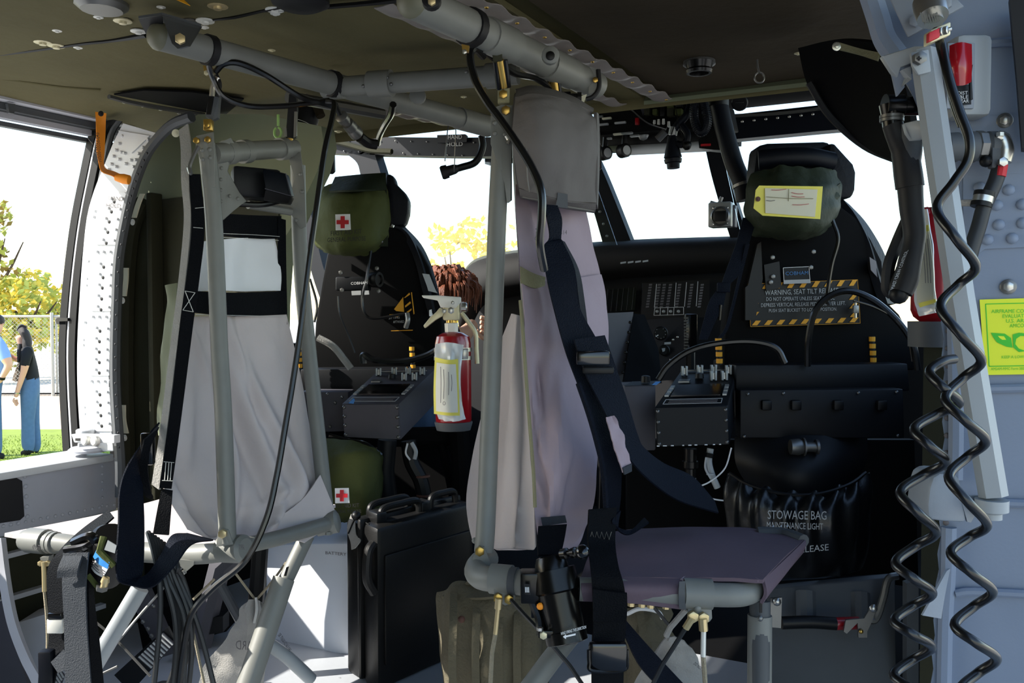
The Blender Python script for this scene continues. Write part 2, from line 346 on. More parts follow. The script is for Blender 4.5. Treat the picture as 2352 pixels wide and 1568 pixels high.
# roof track above the port opening
tr = struct(MB().abox((-2.15, .75, 1.458), (.03, 1.0, .018)).obj('trim_1', 'sill'))
MB().abox((-2.17, .75, 1.430), (.02, 1.0, .008)).obj('rail', 'greyrubber', tr)
MB().abox((-2.18, .75, 1.412), (.012, 1.0, .007)).obj('rail', 'sill', tr)
MB().abox((-2.2, .75, 1.395), (.01, 1.0, .006)).obj('rail', 'greyrubber', tr)
prism('clip', [QX(12, 238, -2.14), QX(30, 240, -2.14), QX(27, 262, -2.14), QX(16, 260, -2.14)], V((.01, 0, 0)), 'greyrubber', tr)
# riveted column forward of the port opening
CY = 1.63
LE = [(287, 284), (262, 335), (240, 390), (220, 440), (204, 500), (194, 592), (187, 690), (182, 790), (182, 880), (186, 960), (192, 1035)]
RE = [(362, 306), (335, 350), (309, 400), (293, 450), (279, 500), (265, 592), (259, 690), (254, 790), (254, 880), (258, 960), (264, 1035)]
cw = struct(MB().sheet([[QY(*a, CY), QY(*b, CY)] for a, b in zip(LE, RE)], 2, 3, .012).obj('trim_2', 'colwhite', smooth=40))
def colp(y, f, off=.007):
    def it(E):
        for (a, b) in zip(E, E[1:]):
            if a[1] <= y <= b[1]: return a[0] + (b[0] - a[0]) * (y - a[1]) / (b[1] - a[1])
        return E[-1][0]
    x = it(LE) * (1 - f) + it(RE) * f; return QY(x, y, CY - off)
NB_ = -AY
for y0, y1 in [(442, 562), (590, 714), (738, 862), (886, 990)]:
    pl = [colp(y0 + 4, .98), colp(y0, .9), colp(y0, .35), colp(y0 + 5, .25), colp(y0 + 14, .2), colp(y1 - 14, .2), colp(y1 - 4, .26), colp(y1, .35), colp(y1, .98)]
    prism('embossed_panel', pl, V((0, -.003, 0)), 'colwhite', cw)
pl = [colp(300, .35), colp(312, .85), colp(352, .62), colp(346, .4)]
prism('embossed_panel', pl, V((0, -.003, 0)), 'colwhite', cw)
for y in [455, 478, 501, 525, 550, 605, 629, 653, 678, 703, 752, 776, 800, 824, 848, 898, 922, 946, 970]:
    stud('rivet', colp(y, .54, .010), NB_, .0042, 'colwhite', cw, 'pin'); stud('rivet', colp(y + 2, .9, .010), NB_, .0042, 'colwhite', cw, 'pin')
    stud('hole', colp(y + 8, .64, .0102), NB_, .005, 'black', cw, 'flat')
for y in [485, 498, 640, 655, 780, 792, 935, 950, 600, 740]: stud('rivet', colp(y, .16, .007), NB_, .004, 'colwhite', cw, 'pin')
for y in [578, 727, 875]:
    for f in (.4, .6, .82, .98): stud('rivet', colp(y, f, .007), NB_, .0042, 'colwhite', cw, 'pin')
for (x, y) in [(283, 313), (275, 330), (268, 345), (262, 359), (257, 377), (251, 390), (330, 339), (320, 353), (313, 367), (287, 352), (275, 366), (302, 368), (268, 383), (290, 376), (280, 350), (308, 383), (342, 321)]: stud('rivet', QY(x, y, CY - .007), NB_, .0045, 'colwhite', cw, 'pin')
text('HAND', colp(460, .48, .0105), colp(462, .92, .0105), UP * .012, 'inkgrey', cw); text('HOLD', colp(476, .45, .0105), colp(478, .9, .0105), UP * .012, 'inkgrey', cw)
# seals on both sides of the column
def strip(name, off, w_, m, par, Y, E=LE, th=.02, ext=True):
    pts = [QY(a[0] + off, a[1], Y) for a in E]; r = []
    for p in pts: r.append([p - AX * w_ / 2, p + AX * w_ / 2])
    return sheet(name, r, m, par, 2, 3, th)
OE = [(235, 278), (216, 310), (196, 400), (176, 500), (163, 592), (153, 690), (147, 790), (148, 880), (152, 960), (157, 1040)]
sh = struct(strip('trim_3', 6, .03, 'dkrubber', None, 1.66, OE, .03))
strip('channel', 17, .014, 'sill', sh, 1.645, OE, .02); strip('inner_seal', 28, .028, 'dkrubber', sh, 1.642, OE, .03); strip('lip', 38, .01, 'greyrubber', sh, 1.632, OE, .01)
SE = [(440, 268), (400, 284), (368, 312), (338, 352), (317, 400), (301, 450), (289, 500), (273, 592), (268, 690), (265, 790), (265, 880), (269, 960), (276, 1060), (276, 1140)]
gs = struct(tube('trim_4', [QY(a, b, 1.625) for a, b in SE], .014, 'greyrubber', None, 8, 4))
for i, (a, b) in enumerate(SE[3:-2]):
    for k in range(3):
        A = QY(a, b, 1.61); B = QY(*SE[3 + i + 1], 1.61); stud('rivet', A.lerp(B, k / 3), NB_, .0035, 'rubber', gs)
hk = MB().prism([QY(x, y, 1.62) for x, y in [(155, 730), (132, 729), (127, 734), (130, 744), (136, 745), (136, 738), (155, 737)]], V((0, .02, 0))).obj('latch_hook', 'black'); tag(hk, 'small black hook latch on the dark rubber edge of the side window', 'latch')
# window latch on the sill
la = thing('window_latch', 'pale grey window latch with two rollers at the sill corner below the riveted column', 'latch', QX(220, 1040, -2.15))
prism('plate', [QY(x, y, 1.56) for x, y in [(163, 997), (262, 999), (262, 1018), (232, 1017), (170, 1016)]], V((0, .02, 0)), 'colwhite', la, bev=.002)
lathe('roller', QY(201, 1010, 1.56), -AY, [(0, .014), (.01, .014), (.013, .01)], 'whitemetal', la); lathe('roller', QY(223, 1011, 1.56), -AY, [(0, .014), (.01, .014), (.013, .01)], 'whitemetal', la)
prism('slot', [QY(x, y, 1.558) for x, y in [(174, 1006), (189, 1006), (189, 1012), (174, 1012)]], V((0, -.002, 0)), 'black', la)
lathe('knob', QX(196, 997, -2.16), UP, [(0, .024), (.012, .024), (.015, .02)], 'colwhite', la)
lathe('ring', QX(203, 1036, -2.17), UP, [(0, .05), (.006, .052), (.012, .045), (.012, .03)], 'sill', la, 20)
tube('lever', [QX(180, 1022, -2.15), QX(210, 1020, -2.14), QX(236, 1024, -2.14)], .006, 'colwhite', la)
# ---- olive bulkhead between the column and the cockpit
BY = 1.74
wf = struct(MB().prism([QY(x, y, BY) for x, y in [(272, 1210), (268, 700), (300, 460), (345, 330), (430, 262), (600, 262), (738, 290), (744, 335), (728, 395), (704, 445), (670, 520), (646, 560), (636, 700), (630, 1180), (500, 1210)]], V((0, .05, 0))).obj('wall_front', 'liner2'))
# padded recess: rim pieces around a flat panel coloured dark for recess shade
prism('pocket', [QY(x, y, BY - .004) for x, y in [(304, 470), (330, 462), (420, 452), (640, 452), (640, 1190), (290, 1190), (283, 800)]], V((0, .003, 0)), 'dkgreen', wf)
MB().tube([QY(x, y, BY - .02) for x, y in [(330, 462), (306, 520), (294, 620), (290, 750), (290, 900), (294, 1040), (296, 1160)]], .022, 8, 4).obj('padded_rim', 'dkgreen', wf)
for pts in ([(327, 445), (317, 470), (308, 500)], [(290, 615), (289, 645), (285, 680)], [(283, 930), (284, 965), (290, 995)]):
    sp = belt('strap', [(QY(a - 5, b, BY - .05), QY(a + 5, b, BY - .05)) for a, b in pts], 'papertag', wf, .004)
    stud('snap', QY(pts[2][0] - 3, pts[2][1] + 10, BY - .06), NB_, .009, 'whitemetal', sp, 'washer')
MB().box(QY(360, 860, BY - .03), AX * .01, AY * .02, UP * .5).obj('stiffener', 'dkgreen', wf, bev=.004)
# lower left door arch
ar = struct(belt('trim_5', [((-8, 1235, 2.0), (8, 1235, 2.0)), ((2, 1330, 1.98), (20, 1330, 1.98)), ((20, 1430, 1.94), (40, 1430, 1.94)), ((52, 1520, 1.9), (75, 1520, 1.9)), ((90, 1600, 1.86), (118, 1600, 1.86)), ((130, 1715, 1.84), (160, 1715, 1.84))], 'sill', None, .02))
MB().prism([(-40, 1400, 2.02), (5, 1380, 2.02), (25, 1460, 1.98), (60, 1560, 1.95), (70, 1640, 1.93), (-40, 1640, 1.95)], FW * .02).obj('arch_panel', 'boxdark', ar)
prism('side_box', [(40, 1430, 2.2), (105, 1410, 2.2), (150, 1640, 2.1), (75, 1600, 2.1)], FW * .1, 'sill', ar)
# ---- cockpit shell
cb = struct(MB().abox((-1.05, 4.0, .35), (1.3, .03, .5)).obj('wall_front', 'blackmatte'))
struct(MB().abox((-2.22, 2.9, .35), (.03, 1.15, .45)).obj('wall_left', 'blackmatte')); struct(MB().abox((.12, 2.55, .45), (.03, .9, .42)).obj('wall_right', 'blackmatte'))
WY = 3.1
def wbar(name, pts, w_, m, d=.06, Y=WY, par=None):
    p = [QY(x, y, Y) for x, y in pts]; r = []
    for i, c in enumerate(p):
        t = (p[min(i + 1, len(p) - 1)] - p[max(i - 1, 0)]).normalized(); n = t.cross(AY).normalized(); ww = w_[i] if isinstance(w_, list) else w_
        r.append([c - n * ww / 2, c + n * ww / 2])
    return sheet(name, r, m, par, 2, 4, d)
hb = struct(wbar('trim_6', [(690, 330), (760, 334), (900, 338), (1120, 340), (1300, 330)], .075, 'navy'))
for i in range(10): stud('rivet', QY(790 + i * 34, 347 + i * 1.2, WY - .035), NB_, .004, 'dullsteel', hb)
for i in range(9): stud('rivet', QY(800 + i * 36, 322 + i * .6, WY - .035), NB_, .004, 'dullsteel', hb)
pc = prism('placard', [QY(x, y, WY - .05) for x, y in [(1004, 310), (1068, 308), (1072, 312), (1072, 326), (1004, 328)]], V((0, .01, 0)), 'navy', hb)
text('HAND', QY(1029, 320, WY - .055), QY(1061, 319, WY - .055), UP * .018, 'dimwhite', hb); text('HOLD', QY(1026, 336, WY - .045), QY(1063, 335, WY - .045), UP * .016, 'dimwhite', hb)
MB().tube([QY(x, y, WY - .06) for x, y in [(745, 318), (800, 332), (850, 345), (900, 348)]], .012, 6).obj('conduit', 'dkgreen', hb)
hr = struct(wbar('trim_7', [(1640, 300), (1720, 292), (1800, 284), (1920, 272), (2060, 262)], .085, 'navy'))
MB().tube([QY(x, y, WY - .05) for x, y in [(1680, 266), (1760, 262), (1830, 256), (1900, 247)]], .006, 6).obj('upper_rail', 'dullsteel', hr)
for i in range(7): stud('rivet', QY(1705 + i * 27, 279 - i * 2.8, WY - .05), NB_, .005, 'steel', hr)
struct(wbar('trim_8', [(838, 335), (850, 365), (860, 400), (880, 470)], [.16, .10, .10, .10], 'navy'))
struct(wbar('trim_9', [(700, 440), (720, 540), (745, 640), (790, 760)], .07, 'navy'))
cp = struct(wbar('trim_10', [(1340, 330), (1365, 400), (1395, 480), (1432, 590)], [.06, .09, .1, .12], 'navy', .05, 3.35))
for i in range(5): stud('rivet', QY(1362 + i * 8, 430 + i * 28, 3.3), NB_, .006, 'dullsteel', cp)
rp = struct(wbar('trim_11', [(1640, 330), (1656, 400), (1676, 470), (1700, 545), (1730, 640)], .06, 'navy', .05, 3.3))
wt = struct(wbar('trim_12', [(1120, 365), (1250, 350), (1400, 335), (1560, 325), (1700, 318)], .05, 'blackmatte', .05, 3.3))
# windscreen panes and roof windows
def pane(n, pts, Y): return struct(MB().prism([QY(x, y, Y) for x, y in pts], V((0, .006, 0))).obj('window_%d' % n, 'glass', smooth=0))
pane(1, [(845, 360), (1345, 355), (1430, 600), (820, 640)], 3.14)
pane(2, [(1350, 340), (1645, 325), (1705, 560), (1425, 575)], 3.4)
pane(3, [(1650, 310), (2100, 290), (2100, 620), (1720, 620)], 3.2)
struct(MB().prism([V((-1.9, 3.12, 1.64)), V((-.95, 3.12, 1.64)), V((-.95, 3.12, 1.77)), V((-1.9, 3.12, 1.77))], V((0, .006, 0))).obj('window_4', 'glass', smooth=0))
struct(MB().prism([V((-.42, 3.12, 1.62)), V((.1, 3.12, 1.62)), V((.1, 3.12, 1.77)), V((-.42, 3.12, 1.77))], V((0, .006, 0))).obj('window_5', 'glass', smooth=0))
struct(MB().abox((-1.05, 2.66, 1.79), (1.25, .5, .02)).abox((-1.05, 2.2, 1.66), (1.2, .015, .14)).abox((-1.12, 3.34, 1.79), (.57, .2, .018)).obj('ceiling', 'blackmatte'))  # unseen cockpit roof added and extended to keep sun off the windscreen frame
struct(MB().abox((-.68, 2.68, 1.66), (.26, .42, .04)).obj('trim_13', 'blackmatte'))
# ---- starboard frame facing aft
RY = 1.33
edge = [(1996, -10), (2012, 40), (2014, 75), (2040, 108), (2058, 150), (2092, 210), (2130, 300), (2165, 420), (2172, 560), (2166, 700)]
k = 0
for y in range(740, 1600, 38): edge.append((2164 + 8 * math.sin((y - 740) / 190) - (y - 740) * .02 + (3 if k % 2 else -3), y)); k += 1
poly = edge + [(2480, 1600), (2480, -10)]
wr = struct(MB().prism([QY(x, y, RY) for x, y in poly], V((0, .02, 0))).obj('wall_right', 'wallgrey', smooth=0))
# upper curved flange
MB().tube([QY(x, y, RY - .01) for x, y in [(2000, -10), (2018, 45), (2032, 90), (2060, 130)]], .016, 8).obj('flange', 'wallgrey', wr)
# horizontal ribs and embossed panels
for pts in ([(2250, 893), (2300, 892), (2400, 890)], [(2180, 1150), (2250, 1152), (2400, 1158)], [(2195, 1362), (2240, 1358), (2400, 1366)], [(2255, 102), (2300, 97), (2400, 92)]):
    MB().tube([QY(x, y, RY - .004) for x, y in pts], .006, 8, 4).obj('rib', 'wallgrey', wr)
MB().tube([QY(x, y, RY - .003) for x, y in [(2192, 720), (2195, 880), (2196, 1000), (2194, 1100)]], .01, 8, 4).obj('stiffener', 'wallgrey', wr)
MB().tube([QY(x, y, RY - .003) for x, y in [(2180, 1210), (2178, 1320), (2172, 1420), (2168, 1600)]], .010, 8, 4).obj('stiffener', 'wallgrey', wr)
prism('doubler', [QY(x, y, RY) for x, y in [(2212, 270), (2400, 262), (2400, 566), (2262, 572), (2246, 584), (2212, 600)]], V((0, -.003, 0)), 'wallgrey', wr)
prism('doubler', [QY(x, y, RY) for x, y in [(2205, 400), (2230, 380), (2400, 372), (2400, 395), (2236, 405)]], V((0, -.0035, 0)), 'wallgrey', wr)
for (x, y) in [(2317, 436), (2290, 471), (2348, 469), (2294, 516), (2349, 512), (2268, 550), (2325, 547), (2250, 430)]: stud('rivet', QY(x, y, RY - .004), NB_, .0075, 'wallgrey', wr)
for (x, y) in [(2316, 658), (2308, 277)]:
    stud('bolt_washer', QY(x, y, RY - .002), NB_, .010, 'dullsteel', wr, 'flat'); stud('bolt', QY(x, y, RY - .004), NB_, .0065, 'steel', wr, 'hex')
k = 0
for y in range(760, 1600, 40): stud('rivet', QY(2178 - (y - 760) * .012, y, RY - .002), NB_, .004, 'inkgrey', wr); k += 1
# corner gusset at the top right
MB().prism([QY(x, y, RY - .06) for x, y in [(2318, -10), (2420, -10), (2420, 345), (2348, 340), (2336, 180)]], V((0, .03, 0))).obj('dark_edge', 'rubber', wr)  # dark strip standing proud of the wall's upper right edge
gu = MB().prism([QY(x, y, RY - .05) for x, y in [(2040, -10), (2190, -10), (2215, 14), (2085, 86)]], V((0, .006, 0))).obj('gusset', 'greypaint', wr, bev=.002)
for (x, y) in [(2172, 10), (2103, 49)]: stud('bolt', QY(x, y, RY - .052), NB_, .008, 'greypaint', wr, 'hex')
# dark liner edge seen behind the starboard frame
MB().prism([QY(x, y, 1.5) for x, y in [(2122, 745), (2145, 735), (2185, 745), (2185, 1600), (2112, 1600)]], V((0, .03, 0))).obj('liner_edge', 'dkgreen', wr)
prism('tab', [QY(x, y, 1.45) for x, y in [(2106, 1128), (2112, 1116), (2128, 1114), (2130, 1146), (2110, 1140)]], V((0, .004, 0)), 'greypaint', wr)
MB().sheet([[QY(2172, 1310, 1.30), QY(2180, 1305, 1.31)], [QY(2140, 1370, 1.27), QY(2168, 1368, 1.29)], [QY(2117, 1412, 1.26), QY(2160, 1420, 1.28)]], 4, 6, .003).obj('folded_flange', 'greypaint', wr, smooth=50)
# curved dark panel at the upper right (door pocket)
dp = struct(sheet('trim_15', [[(1838, 110, 1.75), (1930, 90, 1.66), (2050, 100, 1.52)], [(1858, 190, 1.75), (1960, 190, 1.66), (2085, 190, 1.52)], [(1905, 265, 1.75), (1990, 275, 1.66), (2100, 285, 1.52)], [(1985, 335, 1.74), (2030, 345, 1.66), (2105, 350, 1.54)], [(2062, 366, 1.70), (2080, 374, 1.64), (2110, 390, 1.56)]], 'blackmatte', None, 5, 5, .012))
MB().tube([(1858, 190, 1.73), (1905, 265, 1.73), (1985, 335, 1.72), (2072, 372, 1.66)], .007, 8).obj('piping', 'rubber', dp)
sp = belt('strap', [((1918, 112, 1.62), (1926, 98, 1.62)), ((1970, 125, 1.59), (1975, 112, 1.59)), ((2016, 140, 1.55), (2022, 122, 1.55))], 'velcro', dp, .004); stud('snap', (1921, 107, 1.6), -FW, .008, 'steel', sp, 'washer')
# =============== OUTSIDE ===============
GZ = -.92
gr = struct(MB().abox((0, 40, GZ - .05), (120, 120, .05)).obj('floor', 'concrete')); gr['label'] = 'pale ground outside'
def gpt(px, py): return QZ(px, py, GZ)
tag(MB().prism([V((-14, -12, GZ)), V((-4.5, -12, GZ)), V((-4.5, 40, GZ)), V((-14, 40, GZ))] if False else [gpt(-1500, 1150), gpt(1400, 1150), gpt(1200, 985), gpt(-1400, 990)], V((0, 0, .01))).obj('lawn', 'grass'), kind='structure')
tag(MB().prism([gpt(-1400, 990), gpt(1200, 985), gpt(1100, 905), gpt(-1300, 905)], V((0, 0, .008))).obj('dirt_path', 'dirt'), kind='structure')
# grass blades as one uncountable stuff object
g = MB()
for i in range(3500):
    p = gpt(random.uniform(-40, 260), 1000 + 75 * random.random() ** .8); h = random.uniform(.015, .04); a = random.uniform(0, 6.28); dv = V((math.cos(a), math.sin(a), 0)) * .008
    g.add([p - dv, p + dv, p + V((random.uniform(-.02, .02), random.uniform(-.02, .02), h))], [(0, 1, 2)])
tag(g.obj('grass_blades', 'grass'), 'short mown grass outside the side window', 'grass', kind='stuff')
# chain-link fence
fz = thing('chain_link_fence', 'galvanised chain-link fence behind the two standing people', 'fence', gpt(120, 910))
fa, fb = gpt(-260, 911), gpt(300, 909); fd = (fb - fa); L_ = fd.length; fu = fd / L_; H = 1.72
m = MB(); stp = .085
n = int((L_ + H) / stp)
for i in range(n):
    for sgn in (1, -1):
        s0 = i * stp - (H if sgn > 0 else 0); a0 = fa + fu * s0; b0 = a0 + fu * (H * sgn) + UP * H
        if sgn < 0: a0 = fa + fu * (i * stp); b0 = a0 - fu * H + UP * H
        t0 = a0.copy(); t1 = b0.copy()
        def at(t): return t0.lerp(t1, t)
        lo_, hi_ = 0., 1.
        def sx(p): return (p - fa).dot(fu)
        x0, x1 = sx(t0), sx(t1)
        for bnd in (0, L_):
            if (x0 - bnd) * (x1 - bnd) < 0:
                t = (bnd - x0) / (x1 - x0)
                inside0 = 0 <= x0 <= L_
                if inside0: hi_ = min(hi_, t)
                else: lo_ = max(lo_, t)
        if hi_ <= lo_ or (max(x0, x1) < 0) or (min(x0, x1) > L_): continue
        m.tube([at(lo_), at(hi_)], .0035, 3, 0, False)
tag(m.obj('wire_mesh', 'fence', fz, smooth=0), kind='stuff')
for px in (-120, 122, 260):
    p = gpt(px, 910); MB().tube([p, p + UP * 1.8], .035, 8, 0).obj('post', 'fence', fz)
p = gpt(132, 909); MB().tube([p, p + UP * 1.75], .025, 8, 0).obj('post', 'fence', fz)
MB().tube([fa + UP * H, fb + UP * H], .028, 8, 0).obj('top_rail', 'fence', fz)
MB().tube([fa + UP * .06, fb + UP * .06], .015, 6, 0).obj('bottom_rail', 'dkrubber', fz)
# trees
def tree(name, label, c, h, rad, mats, n, trunk=True, leaf=.28, seed=1):
    rnd = random.Random(seed); t = thing(name, label, 'tree', c, 'trees behind the fence'); b = MB(); b.tube([c, c + V((.2, .1, h * .35)), c + V((-.1, 0, h * .7))], [.16, .12, .05], 8); b.obj('trunk', 'bark', t)
    for i in range(5):
        a = i * 1.26; MB().tube([c + UP * h * .4, c + V((math.cos(a) * rad * .5, math.sin(a) * rad * .5, h * .62)), c + V((math.cos(a) * rad * .8, math.sin(a) * rad * .8, h * .8))], [.07, .04, .015], 5).obj('branch', 'bark', t)
    blobs = [(V((rnd.gauss(0, rad * .45), rnd.gauss(0, rad * .45), h * rnd.uniform(.35, .95))), rnd.uniform(.25, .5) * rad) for _ in range(16)]
    for mi, mm in enumerate(mats):
        b = MB()
        for i in range(n // len(mats)):
            q, r = rnd.choice(blobs); d = V((rnd.gauss(0, 1), rnd.gauss(0, 1), rnd.gauss(0, 1))).normalized(); p = c + q + d * r * rnd.uniform(.6, 1.05)
            u = V((rnd.gauss(0, 1), rnd.gauss(0, 1), rnd.gauss(0, 1))).normalized() * leaf; v_ = u.orthogonal().normalized() * leaf * .55
            b.add([p - u, p + v_, p + u, p - v_], [(0, 1, 2, 3)])
        tag(b.obj('foliage', mm, t, smooth=0), kind='stuff')
def gp(px, d): q_ = P(px, 713, d); q_.z = GZ; return q_
tree('autumn_tree', 'tall half-bare brown and green tree at the left edge of the picture', gp(-40, 24), 4.7, 1.3, ['leafbrown', 'leafg'], 900, leaf=.12, seed=3)
tree('yellow_bush', 'low yellow-green shrub behind the fence above the dark-haired woman', gp(40, 23), 2.6, 1.2, ['leafy', 'leafg'], 1500, leaf=.12, seed=5)
tree('yellow_bush', 'low yellow-green shrub behind the fence beside the window edge', gp(165, 28), 2.7, 1.2, ['leafy', 'leafg'], 1300, leaf=.12, seed=8)
tree('yellow_tree', 'pale yellow tree seen through the windscreen beyond the kneeling head', gp(1050, 26), 4.4, 1.2, ['leafy'], 650, leaf=.13, seed=11)
# =============== ROOF TUBES ===============
def ring(name, c, ax, r, w_, m, par, n=18): return lathe(name, c, ax, [(-w_ / 2, r * .96), (-w_ / 2, r), (w_ / 2, r), (w_ / 2, r * .96)], m, par, n)
TZ = 1.402
t1 = thing('roof_tube', 'grey seat-support roof tube with domed end in a folded bracket at upper left', 'tube', QZ(372, 88, TZ))
A, B = QZ(366, 84, TZ), QZ(1110, 287, TZ); D1 = (B - A).normalized()
MB().tube([A, B], .0245, 20, 0).obj('tube', 'tubegrey', t1)
lathe('end_cap', A, -D1, [(0, .025), (.006, .024), (.014, .018), (.019, .008), (.02, .0)], 'capgrey', t1, 18)
for x, y in [(470, 118), (752, 195)]: ring('rubber_strap', A + D1 * ((QZ(x, y, TZ) - A).dot(D1)), D1, .0285, .014, 'rubber', t1)
ring('sleeve', A + D1 * .88, D1, .028, .12, 'tubegrey', t1)
bk = empty_part('bracket', t1, QZ(400, 60, TZ))
for s, m in ((-1, 'rubber'), (1, 'tubegrey')):
    pass
prism('front_plate', [QZ(372, 36, 1.425), QZ(458, 60, 1.425), P(430, 106, 1.50), P(408, 112, 1.5), P(395, 100, 1.5)], V((.003, .004, 0)), 'greyrubber', bk)
prism('rear_plate', [QZ(318, 44, 1.425), QZ(372, 36, 1.425), P(378, 112, 1.62), P(352, 112, 1.62)], V((-.003, .004, 0)), 'rubber', bk)
prism('top_plate', [QZ(318, 42, 1.438), QZ(372, 34, 1.438), QZ(462, 60, 1.438), QZ(400, 72, 1.438)], UP * .004, 'greyrubber', bk)
stud('bolt', P(414, 90, 1.49), (-FW + RT * .3).normalized(), .009, 'gold', bk, 'hex')
t2 = thing('roof_tube', 'thick grey roof tube with domed end reaching the top edge of the picture', 'tube', QZ(955, 5, TZ))
A2, B2 = QZ(948, 0, TZ), QZ(1368, 196, TZ); D2 = (B2 - A2).normalized()
MB().tube([A2, B2], .0285, 20, 0).obj('tube', 'tubegrey', t2)
lathe('end_cap', A2, -D2, [(0, .029), (.006, .028), (.014, .021), (.02, .01), (.021, .0)], 'capgrey', t2, 18)
ring('rubber_strap', A2 + D2 * ((QZ(1085, 62, TZ) - A2).dot(D2)), D2, .0325, .018, 'rubber', t2); ring('sleeve', A2 + D2 * ((QZ(1150, 92, TZ) - A2).dot(D2)), D2, .0315, .08, 'tubegrey', t2); ring('sleeve', A2 + D2 * ((QZ(1290, 155, TZ) - A2).dot(D2)), D2, .0315, .10, 'tubegrey', t2)
lathe('lug', P(1264, 130, 1.60), -FW, [(0, .016), (.012, .016), (.014, .013)], 'tubegrey', t2); stud('lug_hole', P(1264, 128, 1.584), -FW, .008, 'black', t2, 'flat')
lathe('lug', P(992, 6, 1.28), (-FW + UP * .2), [(0, .014), (.01, .014), (.012, .01)], 'rubber', t2); stud('bolt', P(992, 4, 1.262), -FW, .006, 'gold', t2, 'hex')
t3 = thing('cross_tube', 'grey cross tube joining the two roof tubes', 'tube', QZ(960, 200, TZ))
A3, B3 = QZ(742, 202, TZ - .004), QZ(1190, 170, TZ - .004); D3 = (B3 - A3).normalized()
MB().tube([A3, B3], .021, 18, 0).obj('tube', 'tubegrey', t3)
for x in (772, 880, 1140): ring('collar', A3.lerp(B3, (x - 742) / 448), D3, .0255 if x != 880 else .028, .035 if x != 880 else .05, 'tubegrey', t3)
lathe('lug', P(960, 222, 1.95), (-FW), [(0, .018), (.012, .018), (.014, .012)], 'tubegrey', t3)
for (x, y) in [(847, 205), (903, 198), (1082, 190), (870, 224), (912, 222)]: stud('rivet', A3.lerp(B3, (x - 742) / 448) + V((.006, -.020, -.008 if y > 200 else .006)), (-FW - UP * .3).normalized(), .004, 'dullsteel', t3)
MB().tube([QZ(660, 222, 1.44), QZ(880, 262, 1.44)], .014, 8, 0).obj('liner_lip', 'dullsteel', t3)
# ---- hangers between tubes and seats
def hanger(label, px, d, top, bot, body, cyl=None):
    h = thing('seat_hanger', label, 'hanger', (px[1], bot, d), 'seat hangers under the roof tubes')
    return h
h1 = hanger('dark clip hanger above the near post of the left jump seat', (487, 480), 1.72, 190, 280, 0)
prism('clip', [(480, 216, 1.70), (504, 218, 1.70), (500, 270, 1.71), (488, 276, 1.71), (472, 268, 1.71)], FW * .012, 'greyrubber', h1)
prism('clip_slot', [(479, 220, 1.698), (491, 218, 1.698), (483, 262, 1.698), (474, 262, 1.698)], FW * .004, 'black', h1)
tube('link', [(500, 178, 1.70), (490, 200, 1.70), (488, 222, 1.70)], .006, 'steel', h1); tube('strap', [(497, 172, 1.70), (505, 195, 1.70), (499, 222, 1.70)], .004, 'rubber', h1)
bbox('brass_fitting', (479, 288, 1.71), RT * .008, FW * .008, UP * .011, .002, 'brass', h1); stud('bolt', (476, 287, 1.69), -FW, .006, 'brass', h1, 'hex')
h2 = hanger('dark buckle hanger above the far post of the left jump seat', (672, 668), 1.95, 200, 335, 0)
prism('buckle', [(664, 216, 1.96), (680, 218, 1.96), (682, 250, 1.96), (678, 315, 1.96), (656, 318, 1.96), (658, 290, 1.96)], FW * .014, 'rubber', h2)
prism('frame_bar', [(676, 256, 1.95), (682, 256, 1.95), (681, 312, 1.95), (674, 316, 1.95)], FW * .006, 'steel', h2); prism('frame_bar', [(653, 293, 1.95), (658, 293, 1.95), (659, 313, 1.95), (653, 314, 1.95)], FW * .006, 'steel', h2)
tube('pin', [(667, 318, 1.95), (665, 334, 1.95)], .006, 'brass', h2); stud('bolt', (658, 352, 1.95), -FW, .008, 'brass', h2, 'hex')
h3 = hanger('olive turnbuckle hanger holding the right jump seat post', (1140, 1155), 1.62, 60, 235, 0)
prism('bracket', [(1128, 62, 1.55), (1144, 56, 1.55), (1152, 96, 1.56), (1154, 138, 1.56), (1133, 142, 1.56), (1128, 100, 1.55)], FW * .015, 'dkgreen', h3, bev=.001)
tube('barrel', [(1148, 138, 1.57), (1158, 200, 1.6)], .0075, 'brass', h3, 12); tube('side_bar', [(1138, 140, 1.57), (1146, 205, 1.6)], .005, 'gunmetal', h3, 8); tube('side_bar', [(1160, 138, 1.57), (1168, 200, 1.6)], .005, 'gunmetal', h3, 8)
bbox('fork', (1157, 220, 1.61), RT * .011, FW * .008, UP * .015, .003, 'velcro', h3); stud('bolt', (1156, 217, 1.595), -FW, .008, 'brass', h3, 'hex')
h4 = hanger('brass turnbuckle hanger behind the grey headrest cushion', (1270, 1272), 1.75, 150, 240, 0)
tube('barrel', [(1268, 162, 1.74), (1276, 228, 1.77)], .0095, 'brass', h4, 12); tube('side_bar', [(1279, 160, 1.74), (1287, 226, 1.77)], .005, 'gunmetal', h4, 8); tube('side_bar', [(1256, 160, 1.74), (1266, 228, 1.77)], .004, 'gunmetal', h4, 8)
lathe('connector', (1310, 226, 1.8), RT, [(-.02, .008), (-.02, .013), (0, .014), (0, .010), (.014, .010), (.014, .013), (.022, .013), (.022, .006)], 'black', h4)
prism('tab', [(1330, 222, 1.8), (1348, 216, 1.8), (1340, 240, 1.8), (1332, 240, 1.8)], FW * .004, 'papertag', h4)
h5 = hanger('small bracket with gold bolt at the front end of the right roof tube', (1365, 1365), 1.9, 150, 215, 0)
prism('plate', [(1354, 152, 1.82), (1374, 158, 1.82), (1374, 205, 1.82), (1352, 216, 1.82)], FW * .004, 'tubegrey', h5); stud('bolt', (1367, 184, 1.81), -FW, .006, 'brass', h5, 'hex')
tube('band', [(1374, 160, 1.82), (1376, 200, 1.82), (1362, 222, 1.82), (1345, 228, 1.82)], .005, 'rubber', h5)
